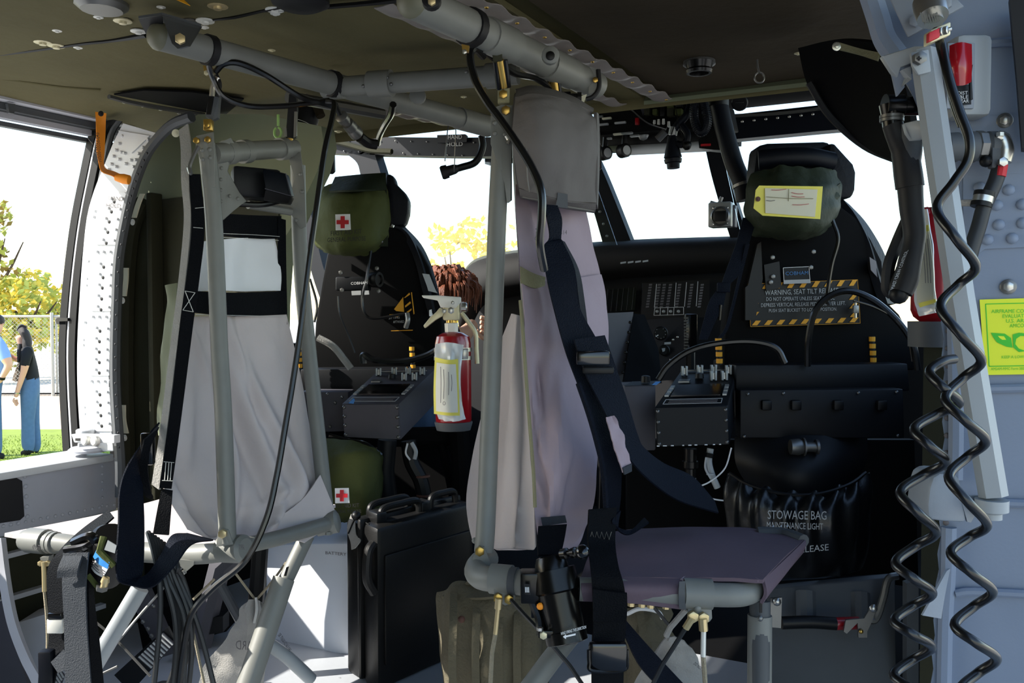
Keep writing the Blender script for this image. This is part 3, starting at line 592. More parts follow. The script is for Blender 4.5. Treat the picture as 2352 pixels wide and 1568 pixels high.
# clips and roof cables
c1 = thing('cable_clip', 'brass cable clip with red dot under the left roof tube', 'clip', (476, 170, 1.66))
prism('clip', [(466, 150, 1.66), (486, 153, 1.66), (490, 172, 1.66), (470, 172, 1.66)], FW * .01, 'brass', c1); stud('red_dot', (483, 168, 1.655), -FW, .004, 'redplain', c1); stud('bolt', (475, 168, 1.655), -FW, .005, 'zinc', c1, 'hex')
c2 = thing('cable_clip', 'brass cable clip under the thick right roof tube', 'clip', (1070, 110, 1.45))
prism('clip', [(1060, 101, 1.45), (1078, 105, 1.45), (1076, 118, 1.45), (1062, 116, 1.45)], FW * .01, 'brass', c2); stud('bolt', (1067, 119, 1.45), -FW, .004, 'steel', c2, 'hex')
def cable(label, pts, r, m='cord', n=8, sm=8, name='cable'): return tag(tube(name, pts, r, m, None, n, sm), label, 'cable')
cable('black cable looping in a low arc below the left roof tube', [(484, 120, 1.62), (480, 150, 1.64), (492, 185, 1.66), (515, 222, 1.67), (570, 243, 1.7), (640, 244, 1.74), (700, 238, 1.78), (756, 230, 1.81)], .0055)
cable('black cable running along the left roof tube to the joint', [(495, 165, 1.66), (515, 146, 1.65), (550, 145, 1.66), (610, 172, 1.7), (690, 222, 1.75), (735, 235, 1.8), (770, 245, 1.82)], .006)
cable('long black cable hanging from the roof joint past the left seat fabric to the floor', [(748, 232, 1.80), (767, 238, 1.8), (762, 275, 1.78), (745, 350, 1.75), (728, 470, 1.72), (710, 600, 1.70), (690, 760, 1.68), (672, 880, 1.66), (655, 980, 1.64), (636, 1090, 1.62), (612, 1190, 1.6), (565, 1285, 1.58), (490, 1350, 1.57), (440, 1410, 1.57), (420, 1500, 1.58), (410, 1580, 1.58)], .0058)
cable('thick black lead hanging beside the right post over the grey headrest cushion', [(1110, 130, 1.56), (1090, 112, 1.53), (1080, 132, 1.52), (1092, 185, 1.5), (1120, 235, 1.48), (1150, 275, 1.47), (1185, 325, 1.45), (1222, 385, 1.44), (1243, 440, 1.43), (1244, 500, 1.43), (1240, 560, 1.44), (1250, 620, 1.47)], .0068)
cable('dark braided lead under the thick right roof tube', [(1090, 108, 1.55), (1130, 130, 1.6), (1180, 168, 1.66), (1230, 180, 1.72), (1270, 205, 1.76), (1300, 222, 1.79)], .006)
mc = thing('cable_connector', 'metal barrel connector on the lead dropping from the roof joint', 'connector', (800, 280, 1.95))
MB().tube([(770, 240, 1.88), (780, 262, 1.9)], .006, 8, 0).obj('lead', 'cord', mc)
ax = (P(826, 315, 2.0) - P(782, 265, 1.92)).normalized()
lathe('barrel', (782, 265, 1.92), ax, [(0, .008), (.004, .014), (.018, .014), (.018, .010), (.03, .010), (.03, .014), (.05, .015), (.05, .012), (.062, .016), (.075, .016), (.078, .010)], 'dullsteel', mc, 16)
tube('lead_end', [(826, 315, 2.0), (845, 328, 2.02), (865, 332, 2.03)], .012, 'black', mc)
cable('pair of black wires from the cross tube down to the windscreen header', [(903, 240, 1.95), (898, 262, 2.0), (884, 285, 2.1), (872, 310, 2.3), (868, 330, 2.4)], .008)
hs = thing('headset_plug', 'black corded plug hanging on two thin cords in front of the windscreen', 'plug', (1040, 400, 2.5))
tube('lead', [(1106, 312, 2.5), (1108, 340, 2.5), (1092, 372, 2.5), (1060, 384, 2.5), (1036, 390, 2.5)], .010, 'black', hs)
lathe('plug_body', (1052, 386, 2.5), (P(1012, 398, 2.5) - P(1052, 386, 2.5)), [(0, .010), (.01, .014), (.03, .015), (.03, .019), (.045, .02), (.05, .017), (.05, .008)], 'rubber', hs)
tube('cord', [(1032, 285, 2.42), (1028, 300, 2.43), (1022, 370, 2.46)], .0016, 'cord', hs, 5); tube('cord', [(1042, 285, 2.42), (1047, 300, 2.43), (1044, 375, 2.46), (1044, 395, 2.47)], .0016, 'cord', hs, 5)
lt = thing('eyelet_tag', 'pale green eyelet hook hanging from the ceiling by the left jump seat', 'hook', (637, 290, 1.98))
bbox('shank', (639, 276, 1.98), RT * .003, FW * .002, UP * .013, .001, 'limetag', lt); MB().tube([P(638 + 8 * math.cos(a), 304 + 12 * math.sin(a), 1.98) for a in [i * .7 - 1.4 for i in range(9)]], .0028, 6).obj('loop', 'limetag', lt)
al = thing('ceiling_lamp', 'dark round ceiling lamp cup behind the left seat hanger', 'lamp', (715, 255, 2.05))
lathe('cup', QZ(712, 250, 1.46), V((-.25, -.3, -1)), [(0, .03), (.03, .034), (.045, .03), (.045, .024), (.02, .02)], 'rubber', al, 20); lathe('socket', QZ(728, 245, 1.46), V((.5, 0, -1)), [(0, .012), (.03, .012)], 'brownliner', al)
# right-hand ceiling cup and hook
cl = thing('ceiling_nozzle', 'dark metal air nozzle cup in the brown ceiling panel', 'nozzle', QZ(1606, 140, CZ))
lathe('flange', QZ(1606, 140, CZ - .012), DN, [(0, .034), (.008, .035), (.012, .028)], 'dullsteel', cl, 22); lathe('cup', QZ(1606, 143, CZ - .018), DN, [(0, .03), (.014, .026), (.018, .029), (.024, .027), (.024, .021), (.006, .019)], 'gunmetal', cl, 22)
hk = thing('eye_hook', 'thin wire eye hook under the brown ceiling panel', 'hook', (1744, 150, 1.9)); tube('shank', [(1739, 137, 1.9), (1741, 155, 1.9), (1744, 166, 1.9)], .0022, 'dullsteel', hk, 6)
MB().tube([P(1744 + 11 * math.cos(a), 178 + 12 * math.sin(a), 1.9) for a in [i * .6 - 1.6 for i in range(11)]], .0022, 6).obj('loop', 'dullsteel', hk)
# orange streamer
os_ = thing('orange_strap', 'orange numbered pull strap hanging from the window track', 'strap', (250, 405, 2.3))
belt('strap', [((219, 257, 2.25), (244, 260, 2.25)), ((221, 300, 2.24), (242, 300, 2.26)), ((222, 345, 2.24), (240, 345, 2.26)), ((227, 375, 2.24), (238, 376, 2.26)), ((234, 394, 2.24), (244, 388, 2.27)), ((258, 404, 2.26), (262, 394, 2.28)), ((272, 414, 2.28), (276, 400, 2.3))], 'orange', os_, .002)
stud('grommet', (232, 261, 2.235), -FW, .007, 'rubber', os_, 'washer'); lathe('toggle', (266, 407, 2.27), RT + V((0, 0, -.2)), [(0, .009), (.02, .013), (.035, .012), (.037, .003)], 'orange', os_); stud('snap', (281, 411, 2.27), -FW, .007, 'gunmetal', os_, 'washer')
text('70500-02056-043', (234, 372, 2.215), (228, 305, 2.215), RT * -.011, 'ink', os_)
# =============== LEFT JUMP SEAT ===============
ls = thing('jump_seat', 'left outward-facing jump seat of grey tubes with slack grey fabric back and black webbing', 'seat', V((-1.45, 1.35, .4)), 'jump seats')
NP = [(474, 330, 1.72), (491, 500, 1.72), (504, 800, 1.71), (513, 950, 1.70), (523, 1246, 1.68)]
tube('post', NP, .0165, 'tubegrey', ls, 18, 4)
tube('post', [(684, 380, 1.98), (690, 600, 1.98), (709, 800, 1.98), (731, 1000, 1.97), (752, 1196, 1.96)], .0165, 'tubegrey', ls, 18, 4)
tube('crossbar', [(488, 353, 1.738), (580, 346, 1.86), (676, 340, 1.97)], .02, 'tubegrey', ls, 18, 0)
for x, y, d in [(525, 350, 1.79), (562, 348, 1.84), (648, 342, 1.94)]: ring('collar', P(x, y, d), (P(676, 340, 1.97) - P(505, 352, 1.76)), .0245, .02, 'tubegrey', ls)
g1 = prism('gusset', [(450, 312, 1.705), (490, 303, 1.705), (492, 345, 1.705), (494, 430, 1.705), (468, 430, 1.705), (462, 372, 1.705), (449, 340, 1.705)], FW * .004, 'tubegrey', ls, bev=.001)
for x, y, m in [(452, 323, 'brass'), (478, 321, 'brass')]: stud('bolt', (x, y, 1.703), -FW, .0065, m, g1, 'hex')
for x, y in [(464, 345), (482, 343), (465, 366), (483, 362)]: stud('rivet', (x, y, 1.703), -FW, .004, 'tubegrey', g1)
g2 = prism('gusset', [(500, 328, 1.76), (530, 316, 1.77), (538, 330, 1.78), (522, 392, 1.78), (548, 440, 1.80), (566, 462, 1.82), (548, 472, 1.81), (512, 505, 1.77), (500, 500, 1.76)], FW * .004, 'tubegrey', ls, bev=.001)
for x, y in [(507, 412), (507, 436), (508, 462), (508, 492), (528, 450), (546, 456), (509, 386)]: stud('rivet', (x, y, 1.765 if x < 520 else 1.78), -FW, .004, 'tubegrey', g2)
g3 = prism('gusset', [(660, 352, 1.96), (690, 348, 1.955), (699, 415, 1.95), (703, 520, 1.955), (690, 525, 1.955), (660, 480, 1.96), (628, 470, 1.955), (640, 462, 1.955), (668, 440, 1.955), (676, 410, 1.955)], FW * .004, 'tubegrey', ls, bev=.001)
for x, y in [(668, 468), (680, 505), (694, 440), (690, 400)]: stud('rivet', (x, y, 1.95), -FW, .004, 'tubegrey', g3)
tube('brace', [(570, 470, 1.87), (620, 478, 1.92), (668, 486, 1.96)], .009, 'tubegrey', ls, 10, 0)
# black reel box
rb = bbox('reel_box', (588, 424, 1.87), (RT * .042 + FW * .03) , (FW * .03 - RT * .012), UP * .032, .008, 'boxblack', ls)
prism('box_lid', [(602, 386, 1.81), (656, 398, 1.84), (669, 450, 1.845), (609, 433, 1.80)], FW * .03, 'navy', ls, bev=.003); prism('box_lid', [(609, 434, 1.80), (669, 451, 1.845), (661, 468, 1.86), (604, 460, 1.82)], FW * .03, 'black', ls, bev=.003); MB().tube([(609, 433, 1.797), (669, 450, 1.842), (656, 398, 1.837)], .0012, 5, 0).obj('lid_highlight', 'boxdark', ls)  # thin paler tube drawn along the lid edge as its highlight
tube('box_foot', [(548, 468, 1.82), (600, 470, 1.84), (640, 462, 1.86)], .006, 'gunmetal', ls)
# back fabric with tension folds
def ridge(u, v, u0, v0, u1, v1, w_, a):
    dx, dy = u1 - u0, v1 - v0; L2 = dx * dx + dy * dy; t = max(0, min(1, ((u - u0) * dx + (v - v0) * dy) / L2)); d = math.hypot(u - u0 - dx * t, v - v0 - dy * t)
    return a * math.exp(-(d / w_) ** 2) * (math.sin(math.pi * min(1, max(.05, t))) ** .5)
def f_left(u, v):
    h = .018 * noise.noise(V((u * 2.5, v * 2, 1))) + .005 * noise.noise(V((u * 8, v * 6, 2)))
    for r in [(.38, .1, .72, .68, .055, .050), (.46, .04, .95, .75, .05, .030), (.33, .06, .66, .66, .06, -.040), (.72, .66, .66, .99, .055, .038), (.42, .3, .44, .95, .045, .022), (.1, .55, .3, .97, .05, -.03), (.78, .45, .86, .97, .05, .026), (.5, .7, .52, .99, .05, -.026), (.15, .2, .12, .8, .05, .010), (.85, .3, .93, .9, .03, -.01), (.05, .0, .35, .25, .03, .008), (.25, .75, .4, .98, .04, .01), (.6, .6, .8, .98, .025, -.01), (.55, .02, .6, .4, .03, -.012)]: h += ridge(u, v, *r)
    return -h
sheet('back_fabric', [[(420, 728, 1.72), (490, 726, 1.79), (575, 722, 1.87), (660, 720, 1.96)], [(402, 850, 1.71), (490, 850, 1.80), (590, 850, 1.90), (690, 850, 1.99)], [(388, 980, 1.70), (495, 985, 1.82), (610, 985, 1.92), (716, 985, 2.0)], [(374, 1090, 1.69), (495, 1110, 1.82), (620, 1110, 1.90), (740, 1100, 1.99)], [(392, 1150, 1.70), (490, 1195, 1.79), (610, 1205, 1.87), (744, 1160, 1.97)], [(430, 1215, 1.74), (500, 1243, 1.78), (600, 1250, 1.84), (725, 1222, 1.95)]], 'fabric', ls, 26, 18, .003, f_left)
sheet('back_fabric', [[(735, 1090, 1.94), (768, 1170, 1.95)], [(690, 1150, 1.90), (742, 1215, 1.93)], [(600, 1215, 1.83), (700, 1246, 1.88)]], 'fabric', ls, 5, 5, .003)
sheet('white_panel', [[(462, 560, 1.735), (520, 548, 1.80), (634, 545, 1.955)], [(458, 610, 1.74), (530, 606, 1.815), (636, 605, 1.96)], [(455, 668, 1.735), (540, 668, 1.82), (636, 668, 1.955)]], 'fabricwhite', ls, 8, 8, .003, lambda u, v: .014 * math.sin(u * 9 + v * 2) * (1 - v * .4) + .004 * noise.noise(V((u * 8, v * 2, 3))))
sheet('top_band', [[(505, 490, 1.80), (575, 494, 1.88), (645, 496, 1.97)], [(505, 540, 1.80), (575, 548, 1.88), (640, 548, 1.965)]], 'webblack', ls, 5, 3, .004)
sheet('middle_band', [[(448, 668, 1.72), (540, 672, 1.81), (655, 668, 1.96)], [(446, 718, 1.72), (540, 726, 1.81), (657, 722, 1.96)]], 'webblack', ls, 5, 3, .004)
sheet('strap', [[(638, 500, 1.955), (656, 505, 1.965)], [(638, 600, 1.955), (657, 600, 1.965)], [(638, 740, 1.955), (660, 745, 1.965)]], 'webblack', ls, 2, 4, .003)
ws = belt('strap', [((434, 400, 1.705), (460, 400, 1.71)), ((440, 520, 1.70), (470, 520, 1.705)), ((428, 640, 1.69), (458, 640, 1.695)), ((415, 730, 1.685), (445, 735, 1.69)), ((396, 900, 1.675), (424, 900, 1.68)), ((376, 1050, 1.67), (404, 1052, 1.675)), ((366, 1120, 1.67), (394, 1122, 1.675))], 'webblack', ls, .003)
for seg in ([(448, 478), (470, 476)], [(444, 522), (466, 524)], [(425, 668), (448, 672)], [(420, 712), (444, 716)], [(425, 668), (444, 716)], [(448, 672), (420, 712)], [(376, 1060), (400, 1062)], [(372, 1103), (397, 1104)], [(381, 1062), (378, 1102)], [(388, 1062), (385, 1102)], [(394, 1062), (391, 1102)]):
    MB().tube([(x, y, 1.662 if y > 1000 else (1.678 if y > 600 else 1.69)) for x, y in seg], .0007, 4, 0).obj('stitching', 'stitch', ws)
for seg in ([(505, 545), (640, 552)], [(450, 722), (655, 726)], [(505, 536), (642, 543)]): MB().tube([(seg[0][0], seg[0][1], 1.79 if seg[0][0] > 500 else 1.71), (580, seg[0][1] + 3, 1.87 if seg[0][0] > 500 else 1.85), (seg[1][0], seg[1][1], 1.95)], .0007, 4).obj('stitching', 'stitch', ls)
belt('edge_trim', [((412, 300, 1.73), (432, 285, 1.73)), ((416, 345, 1.72), (440, 345, 1.72)), ((418, 420, 1.715), (436, 430, 1.71)), ((424, 505, 1.71), (440, 505, 1.705)), ((412, 640, 1.70), (428, 640, 1.695)), ((392, 800, 1.69), (408, 800, 1.685)), ((370, 980, 1.68), (386, 980, 1.675)), ((350, 1112, 1.68), (367, 1124, 1.675))], 'fabrictrim', ls, .005)
sheet('rear_panel', [[(380, 655, 1.75), (408, 650, 1.74)], [(382, 720, 1.75), (404, 720, 1.73)], [(372, 800, 1.75), (396, 800, 1.72)], [(370, 900, 1.74), (386, 900, 1.71)], [(366, 1000, 1.73), (372, 1000, 1.70)]], 'liner2', ls, 3, 5, .004, NB(4, .01, 3))
# hook and loop on the upper left edge, clip
tube('clip', [(433, 385, 1.70), (438, 398, 1.69), (436, 380, 1.69), (448, 350, 1.69), (456, 335, 1.69)], .004, 'dullsteel', ls, 6); stud('eyelet', (404, 306, 1.75), -FW, .008, 'papertag', ls, 'washer')
# seat pan and bars
PZ = .44
sheet('pan_fabric', [[V((-1.83, 1.16, PZ)), V((-1.6, 1.2, PZ - .012)), V((-1.38, 1.24, PZ))], [V((-1.83, 1.42, PZ - .008)), V((-1.6, 1.44, PZ - .02)), V((-1.38, 1.46, PZ - .008))], [V((-1.83, 1.69, PZ)), V((-1.6, 1.7, PZ - .012)), V((-1.38, 1.71, PZ))]], 'fabric', ls, 6, 6, .008)
tube('front_bar', [(66, 1240, 1.86), (130, 1246, 1.83), (250, 1262, 1.80), (420, 1272, 1.75), (500, 1268, 1.72), (545, 1256, 1.70)], .02, 'tubegrey', ls, 18, 6)
lathe('end_cap', (66, 1240, 1.86), P(60, 1239, 1.863) - P(80, 1241, 1.855), [(0, .0225), (.012, .021), (.019, .013), (.021, .004)], 'tubegrey', ls, 18)
D = P(130, 1246, 1.83) - P(66, 1240, 1.86)
for x, y, d, r in [(88, 1242, 1.85, .026), (118, 1245, 1.835, .0235), (126, 1246, 1.83, .0225)]: ring('collar', P(x, y, d), D, r, .05 if r > .025 else .008, 'tubegrey', ls)
text('TFR', (88, 1262, 1.818), (104, 1262, 1.815), UP * .010, 'inkgrey', ls); MB().tube([P(81 + 6 * math.cos(a), 1256 + 6 * math.sin(a), 1.818) for a in [i * .7 for i in range(10)]], .0006, 4, 0).obj('stamp', 'inkgrey', ls); text('M', (78, 1259, 1.817), (84, 1259, 1.817), UP * .006, 'inkgrey', ls)
lathe('end_fitting', (548, 1260, 1.69), P(565, 1262, 1.68) - P(520, 1262, 1.70), [(-.04, .026), (0, .027), (.012, .027), (.018, .02), (.018, .0)], 'tubegrey', ls, 18)
text('TFR', (548, 1262, 1.658), (562, 1262, 1.658), UP * .010, 'inkgrey', ls)
for (x, y) in [(493, 1240)]:
    c_ = prism('clevis', [(500, 1224, 1.665), (512, 1212, 1.665), (524, 1216, 1.665), (536, 1250, 1.665), (496, 1256, 1.665)], FW * .004, 'tubegrey', ls, bev=.001); stud('bolt', (512, 1225, 1.66), -FW, .0085, 'gold', c_, 'hex')
tube('rear_bar', [(545, 1256, 1.70), (640, 1235, 1.80), (762, 1200, 1.95)], .016, 'tubegrey', ls, 14, 4)
lathe('end_fitting', (758, 1200, 1.95), P(775, 1196, 1.95) - P(740, 1204, 1.95), [(-.03, .024), (.015, .026), (.02, .018), (.02, .0)], 'tubegrey', ls, 16); stud('bolt', (755, 1222, 1.935), DN, .008, 'tubegrey', ls, 'hex')
# strut legs and bracing wires
tube('leg', [(322, 1350, 1.76), (215, 1530, 1.74), (62, 1790, 1.72)], .0175, 'railgrey', ls, 16, 0)
tube('leg', [(705, 1230, 1.93), (650, 1345, 1.87), (494, 1780, 1.73)], .0165, 'tubegrey', ls, 16, 0); tube('leg_sleeve', [(652, 1328, 1.87), (502, 1770, 1.735)], .0235, 'tubegrey', ls, 16, 0)
prism('slot', [(658, 1302, 1.848), (664, 1300, 1.848), (658, 1322, 1.848), (652, 1322, 1.848)], FW * -.001, 'black', ls)
sl2 = tube('leg', [(612, 1475, 2.05), (660, 1508, 2.08), (715, 1560, 2.12)], .0155, 'railgrey', ls, 14, 0); text('SB 70600-02163-041', (638, 1458, 2.03), (664, 1496, 2.05), (RT + UP) * .006, 'ink', ls)
tube('brace', [(505, 1340, 2.15), (560, 1440, 2.1), (610, 1500, 2.05)], .012, 'greyrubber', ls, 10, 0)
cl_ = prism('clevis', [(92, 1280, 1.82), (112, 1278, 1.82), (110, 1294, 1.82), (94, 1294, 1.82)], FW * .02, 'tubegrey', ls); stud('bolt', (94, 1293, 1.815), -FW, .006, 'gold', cl_, 'hex'); stud('bolt', (110, 1293, 1.815), -FW, .006, 'gold', cl_, 'hex')
tube('turnbuckle', [(100, 1290, 1.81), (101, 1312, 1.81), (102, 1358, 1.81)], .0045, 'gold', ls, 8, 0); tube('bracing_wire', [(102, 1358, 1.81), (108, 1430, 1.80), (108, 1500, 1.79), (99, 1575, 1.78), (92, 1745, 1.77)], .003, 'rope', ls, 6)
for pts in ([(213, 1422, 1.85), (268, 1470, 1.83), (345, 1552, 1.8)], [(228, 1525, 1.8), (310, 1425, 1.84), (365, 1362, 1.86), (420, 1300, 1.75)], [(424, 1352, 1.74), (432, 1395, 1.74), (450, 1480, 1.73), (470, 1575, 1.72)], [(540, 1315, 1.9), (585, 1375, 1.95)], [(658, 1290, 1.9), (625, 1335, 1.92), (588, 1378, 1.95)], [(444, 1376, 1.8), (492, 1330, 1.85)], [(232, 1548, 1.8), (270, 1530, 1.8)]):
    tube('bracing_wire', pts, .0028, 'rope' if pts[0][0] > 300 else 'dullsteel', ls, 6, 4)
cl_ = prism('clevis', [(412, 1285, 1.72), (446, 1288, 1.72), (444, 1298, 1.72), (428, 1312, 1.72), (414, 1300, 1.72)], FW * .015, 'tubegrey', ls); stud('bolt', (409, 1315, 1.715), -FW, .005, 'gold', cl_, 'hex'); stud('bolt', (423, 1313, 1.715), -FW, .005, 'steel', cl_, 'hex')
# lap belt: loop and grey hanging webbing
def wig(a): return lambda u, v: a * math.sin(v * 7 + u)
belt('lap_belt', [((352, 985, 1.66), (366, 970, 1.68)), ((325, 1020, 1.64), (350, 1000, 1.67)), ((290, 1075, 1.60), (330, 1030, 1.66)), ((274, 1130, 1.57), (326, 1090, 1.64)), ((272, 1200, 1.55), (330, 1190, 1.62)), ((268, 1260, 1.53), (330, 1260, 1.60)), ((266, 1310, 1.53), (328, 1310, 1.58))], 'webbing', ls, .003, 8)
belt('lap_belt', [((266, 1300, 1.53), (328, 1305, 1.58)), ((272, 1334, 1.53), (325, 1322, 1.57)), ((305, 1345, 1.54), (325, 1326, 1.56)), ((350, 1348, 1.55), (345, 1310, 1.58)), ((400, 1300, 1.58), (372, 1270, 1.62)), ((440, 1250, 1.62), (395, 1230, 1.66)), ((490, 1240, 1.70), (430, 1225, 1.72))], 'webbing', ls, .003, 8)
belt('strap', [((330, 1010, 1.62), (365, 980, 1.64)), ((322, 1060, 1.63), (340, 1050, 1.63)), ((330, 1130, 1.64), (345, 1120, 1.64)), ((345, 1145, 1.66), (352, 1140, 1.66))], 'webblack', ls, .004)
bbox('belt_buckle', (340, 1030, 1.64), RT * .012, FW * .008, UP * .03, .004, 'blackgloss', ls)
belt('strap', [((372, 1122, 1.68), (396, 1126, 1.68)), ((362, 1170, 1.68), (392, 1175, 1.68)), ((352, 1225, 1.69), (388, 1228, 1.69))], 'webblack', ls, .004)
belt('hanging_strap', [((250, 1172, 1.64), (262, 1188, 1.60)), ((190, 1215, 1.62), (225, 1222, 1.58)), ((140, 1262, 1.60), (200, 1262, 1.56)), ((110, 1310, 1.60), (150, 1312, 1.58)), ((112, 1400, 1.60), (150, 1400, 1.58)), ((112, 1480, 1.60), (150, 1480, 1.58)), ((92, 1540, 1.59), (130, 1545, 1.57)), ((88, 1600, 1.59), (120, 1600, 1.57))], 'webblack', ls, .003)
belt('hanging_strap', [((146, 1270, 1.55), (204, 1268, 1.53)), ((144, 1340, 1.545), (198, 1340, 1.53)), ((148, 1430, 1.54), (200, 1430, 1.53)), ((150, 1520, 1.53), (206, 1520, 1.52)), ((152, 1600, 1.52), (212, 1600, 1.51))], 'webgrey', ls, .003)
belt('strap_end', [((146, 1278, 1.54), (190, 1276, 1.53)), ((134, 1306, 1.525), (182, 1300, 1.52)), ((132, 1326, 1.53), (178, 1322, 1.52))], 'webgrey', ls, .004)
belt('hanging_strap', [((200, 1270, 1.55), (212, 1290, 1.57)), ((202, 1380, 1.55), (216, 1380, 1.58)), ((205, 1480, 1.54), (228, 1480, 1.57)), ((212, 1600, 1.53), (240, 1600, 1.56))], 'webblack', ls, .003)
bbox('strap_adjuster', (128, 1437, 1.575), RT * .0145, FW * .004, UP * .013, .002, 'whitemetal', ls); bbox('strap_adjuster', (128, 1414, 1.575), RT * .0125, FW * .005, UP * .006, .002, 'blackgloss', ls)
belt('strap_end', [((118, 1520, 1.56), (148, 1490, 1.55)), ((135, 1545, 1.55), (165, 1530, 1.54))], 'webgrey', ls, .003)
bbox('buckle', (108, 1530, 1.57), RT * .012, FW * .01, UP * .03, .004, 'navy', ls)
bk_ = MB().tube([(170, 1246, 1.56), (205, 1232, 1.55), (222, 1244, 1.55)], .009, 8).tube([(150, 1262, 1.555), (190, 1256, 1.55), (212, 1244, 1.55)], .007, 8).obj('adjuster', 'blackgloss', ls)
# belt reel with blue printed label
rr = empty_part('belt_reel', ls, (245, 1280, 1.570)); ax = (P(265, 1215, 1.550) - P(232, 1320, 1.590)).normalized()
lathe('housing', (232, 1330, 1.610), ax, [(0, .018), (.008, .034), (.06, .038), (.10, .038), (.105, .032), (.105, .0)], 'black', rr, 22); tube('frame', [(238, 1232, 1.540), (228, 1265, 1.530), (262, 1300, 1.530)], .006, 'bagolive', rr, 6, 0); tube('frame', [(202, 1320, 1.540), (222, 1345, 1.540), (232, 1350, 1.540)], .005, 'bagolive', rr, 6, 0)
sheet('label', [[(220, 1250, 1.555), (235, 1272, 1.535), (257, 1291, 1.530)], [(204, 1295, 1.570), (218, 1315, 1.545), (236, 1326, 1.530)]], 'white', rr, 6, 3, .001, None)
sheet('label_print', [[(216, 1252, 1.550), (233, 1275, 1.530), (252, 1291, 1.525)], [(210, 1272, 1.555), (226, 1294, 1.534), (247, 1306, 1.525)]], 'blueink', rr, 6, 2, .001)
for k_ in range(3): sheet('label_line', [[(212 - k_ * 1.5, 1286 + k_ * 5, 1.554), (224 - k_ * 1.5, 1300 + k_ * 5, 1.534), (242 - k_ * 2, 1313 + k_ * 4, 1.525)], [(212 - k_ * 1.5, 1287.5 + k_ * 5, 1.554), (224 - k_ * 1.5, 1301.5 + k_ * 5, 1.534), (242 - k_ * 2, 1314.5 + k_ * 4, 1.525)]], 'inkgrey', rr, 4, 1, .0008)
lathe('stud', (238, 1350, 1.530), V((.3, 0, .9)), [(0, .006), (.012, .006), (.012, .0075), (.02, .006)], 'gold', rr); lathe('nut', (233, 1354, 1.530), V((.3, 0, .9)), [(0, .010), (.008, .010)], 'dullsteel', rr, 6)
sheet('side_plate', [[(248, 1240, 1.530), (268, 1252, 1.530)], [(240, 1262, 1.530), (264, 1270, 1.530)]], 'dimwhite', rr, 2, 2, .002)
# bundle of thin black drain hoses below the left seat
for i, (x0, x1, x2, x3) in enumerate([(366, 368, 362, 352), (378, 400, 404, 394), (386, 420, 425, 420), (392, 412, 408, 398), (402, 432, 440, 432), (410, 445, 470, 495), (420, 440, 436, 400), (398, 424, 414, 380)]):
    tag(tube('cable', [(340 + i * 7, 1222 + i * 5, 1.66), (352 + i * 8, 1262 + i * 6, 1.63), (x0, 1330, 1.60 + i * .008), (x1, 1410, 1.60 + i * .008), (x2, 1490, 1.60 + i * .01), (x3, 1590, 1.6 + i * .01)], .005, 'cord2', None, 7, 6), 'thin dark grey cable in the bundle hanging under the left jump seat' if i not in (0, 5) else ('leftmost straight strand of the dark cable bundle under the left jump seat' if i == 0 else 'rightmost strand swinging away from the dark cable bundle under the left jump seat'), 'cable', 'cable bundle under the left jump seat')
# =============== RIGHT JUMP SEAT ===============
rs = thing('jump_seat', 'right jump seat with plum cloth pan, grey headrest cushion and navy belts', 'seat', V((-.6, 1.5, .42)), 'jump seats')
tube('post', [(1153, 300, 1.62), (1142, 500, 1.62), (1132, 790, 1.61), (1124, 1000, 1.59), (1116, 1200, 1.56), (1111, 1268, 1.55)], .0172, 'tubegrey', rs, 18, 4)
tp = prism('top_plate', [(1127, 250, 1.60), (1152, 240, 1.60), (1179, 242, 1.60), (1176, 330, 1.60), (1173, 462, 1.605), (1164, 466, 1.605), (1158, 420, 1.605), (1127, 330, 1.60)], FW * .005, 'tubegrey', rs, bev=.001)
for x, y in [(1137, 282), (1137, 306), (1160, 308)]: stud('rivet', (x, y, 1.598), -FW, .0045, 'tubegrey', tp)
stud('bolt', (1162, 254, 1.597), -FW, .0085, 'brass', tp, 'hex'); stud('bolt', (1135, 258, 1.597), -FW, .007, 'brass', tp, 'hex'); tube('clip', [(1163, 312, 1.595), (1168, 322, 1.595), (1165, 330, 1.595)], .004, 'steel', tp)
tube('far_post', [(1190, 250, 1.9), (1200, 480, 1.88), (1230, 900, 1.86), (1260, 1260, 1.85)], .016, 'tubegrey', rs, 14, 3)
prism('side_plate', [(1164, 330, 1.615), (1176, 330, 1.615), (1176, 455, 1.615), (1167, 462, 1.615)], FW * .03, 'black', rs)
# headrest cushion
hd = MB(); front = [[(1184, 226, 1.60), (1250, 222, 1.58), (1310, 236, 1.60), (1360, 260, 1.65)], [(1181, 270, 1.57), (1250, 275, 1.545), (1320, 280, 1.57), (1367, 290, 1.62)], [(1184, 370, 1.57), (1250, 370, 1.54), (1320, 375, 1.565), (1368, 380, 1.62)], [(1194, 430, 1.585), (1245, 445, 1.565), (1300, 460, 1.58), (1367, 465, 1.63)]]
hd.sheet(front, 8, 8, .006, lambda u, v: .010 * noise.noise(V((u * 2.5, v * 3, 7))) + .003 * noise.noise(V((u * 8, v * 7, 3))) - ridge(u, v, .55, .6, .62, 1, .06, .006) - ridge(u, v, .02, .2, .5, .05, .05, .004))
hc = hd.obj('headrest', 'headcush', rs, smooth=60)
sheet('headrest_top', [[(1184, 208, 1.72), (1230, 200, 1.71), (1310, 222, 1.72), (1358, 250, 1.75)], [(1186, 212, 1.64), (1240, 206, 1.62), (1312, 226, 1.64), (1362, 252, 1.68)], [(1184, 226, 1.60), (1250, 222, 1.58), (1310, 236, 1.60), (1360, 260, 1.65)]], 'headcush', rs, 6, 4, .006)
